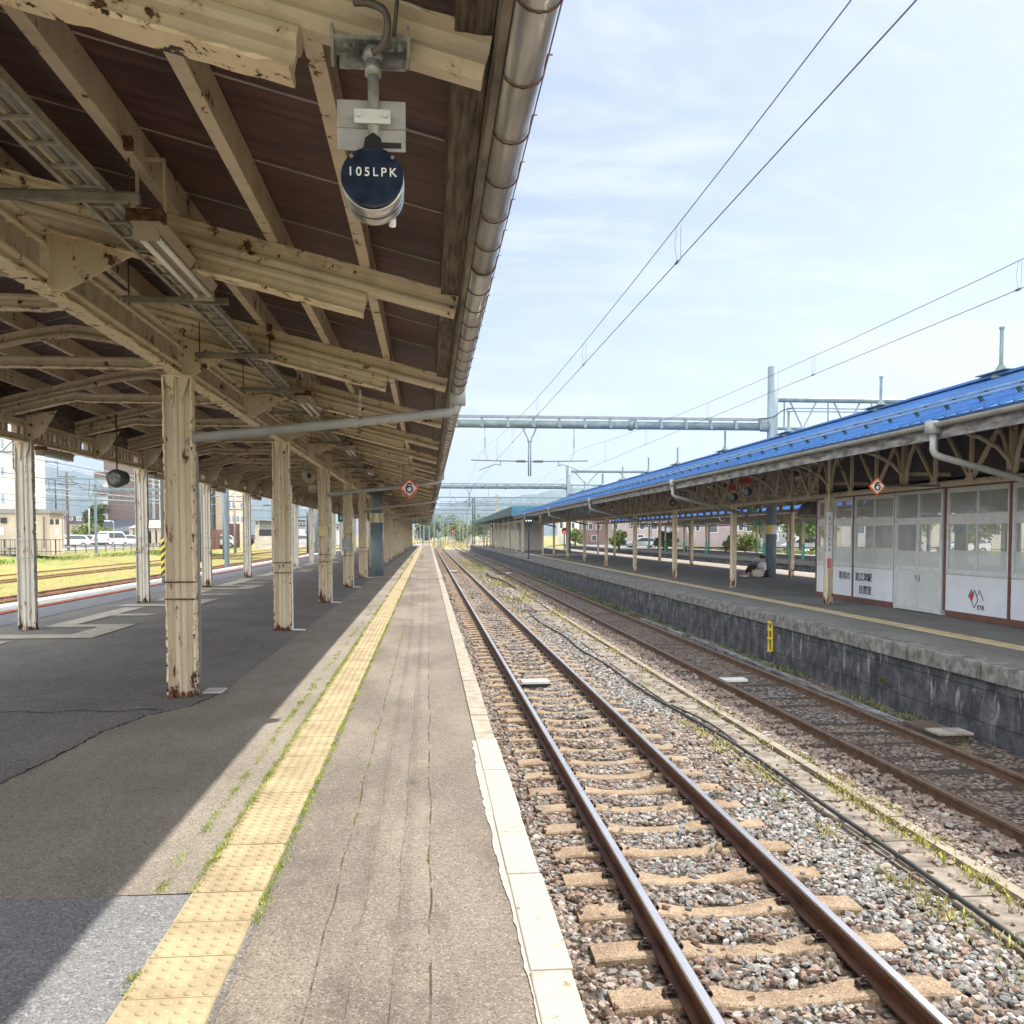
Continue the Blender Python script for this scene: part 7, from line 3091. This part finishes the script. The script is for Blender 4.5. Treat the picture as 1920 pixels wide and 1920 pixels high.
tuftstrip([(4.12, 4.22, 4.5, 9.5, 1300, .045, .05, GZ + .02, DG, 40), (4.34, 4.42, 5, 14, 900, .035, .04, GZ + .02, DG, 45), (3.45, 3.66, 4.5, 13, 1300, .065, .05, GZ + .03, DG, 50),
           (4.1, 4.2, 9.5, 30, 1400, .045, .06, GZ + .02, DG, 45), (2.9, 4.6, 28, 100, 4500, .14, .25, GZ, DG, 60), (6.5, 6.9, 12, 60, 5000, .12, .09, GZ - .03, [(.07, .11, .03), (.10, .15, .04), (.14, .18, .06)], 60),
           (3.0, 4.6, 14, 30, 700, .07, .1, GZ + .01, DG, 60), (.55, .75, 21, 23, 160, .10, .06, GZ, WG, 80), (.6, .9, 8, 60, 500, .05, .1, GZ, WG, 60), (6.99, 7.02, 13, 14, 40, .09, .012, -.78, [(.10, .15, .04)], 40)],
          'weeds', 'yellow green weeds between the tracks and below the stone wall')
tuftstrip([(-33.6, -31.5, 30, 150, 14000, .42, .5, -.75, [(.20, .33, .05), (.28, .42, .08), (.14, .24, .04)], 30), (-31, -18, 14, 120, 30000, .10, .9, -1.215, DG + [(.5, .47, .16)], 6), (-15, -13.6, 14, 60, 2500, .2, .3, GZ, DG, 30)],
          'grass', 'tall yellow green grass on the left yard')
tuftstrip([(32.2, 36, 60, 130, 5000, .5, .5, -.4, YG, 40), (-8, 12, 170, 300, 5000, .5, 2.0, -1.1, DG, 40)], 'grass', 'yellow green grass beyond the third platform and in the far yard')

# ------------------------------------------------------------------ hills
def hills(name, lab, Y, u0, u1, prof, matl, zbase=-5, seed=1, depth=500):
    rr = np.random.default_rng(seed)
    n = 160
    vs, fs = [], []
    us = [u0 + (u1 - u0) * i / n for i in range(n + 1)]
    for i, u in enumerate(us):
        v = np.interp(u, [p[0] for p in prof], [p[1] for p in prof])
        v += 1.2 * math.sin(u * .13 + seed) + .9 * math.sin(u * .37 + seed * 2) + rr.uniform(-.5, .5)
        top = at(u, v, Y)
        x = top.x
        H = top.z
        for (dy, hz_) in ((-depth, 0), (-depth * .55, .42 + .1 * math.sin(u * .2)), (-depth * .22, .78 + .06 * math.sin(u * .31)), (0, 1), (depth * .6, .4)):
            vs.append((x * (Y + dy) / Y, Y + dy, zbase + (H - zbase) * hz_))
    k = 5
    for i in range(n):
        for j in range(k - 1):
            fs.append((i * k + j, (i + 1) * k + j, (i + 1) * k + j + 1, i * k + j + 1))
    m = MB()
    m.add(vs, fs)
    o = m.build(name, matl, None, True)
    return tag(o, lab, None, None, 'structure')


hills('hills', 'hazy blue wooded hills beyond the tracks', 2600, 780, 1500, [(780, 968), (830, 950), (860, 941), (890, 934), (930, 930), (960, 932), (1000, 926), (1060, 916), (1150, 908), (1300, 925), (1500, 935)], HILL, seed=3)
hills('hills', 'high hazy blue mountains on the left', 3200, -250, 620, [(-250, 860), (0, 868), (90, 876), (160, 888), (230, 905), (330, 918), (480, 924), (560, 950), (620, 975)], HILL, seed=5, depth=900)
# small far buildings and trees between, at the foot of the hills
t = thing('road_bridge', 'low grey road bridge across the yard in the distance', 'bridge', (0, 420, 0))
m = MB()
a, b = at(700, 1000, 430), at(935, 1000, 430)
m.box(a.x, b.x, 430, 440, at(800, 994, 430).z, at(800, 989, 430).z)
m.build('deck', CONC, t)
m = MB()
for u in (780, 806, 845, 880, 905):
    q = at(u, 1000, 430)
    m.box(q.x - 1, q.x + 1, 432, 438, -1.2, at(800, 994, 430).z)
m.build('pier', CONC, t)

HAZE = True
if HAZE:
    m = MB()
    m.box(-3200, 3200, -60, 6200, -8, 420)
    hm = bpy.data.materials.new('haze')
    hm.use_nodes = True
    ht = hm.node_tree
    ht.nodes.clear()
    ho = ht.nodes.new('ShaderNodeOutputMaterial')
    hv = ht.nodes.new('ShaderNodeVolumePrincipled')
    hv.inputs['Color'].default_value = (0.66, 0.82, 1.0, 1)
    hv.inputs['Density'].default_value = 0.00034
    hv.inputs['Anisotropy'].default_value = 0.3
    ht.links.new(hv.outputs[0], ho.inputs['Volume'])
    o = m.build('haze', hm)
    tag(o, 'thin blue summer haze', None, None, 'stuff')
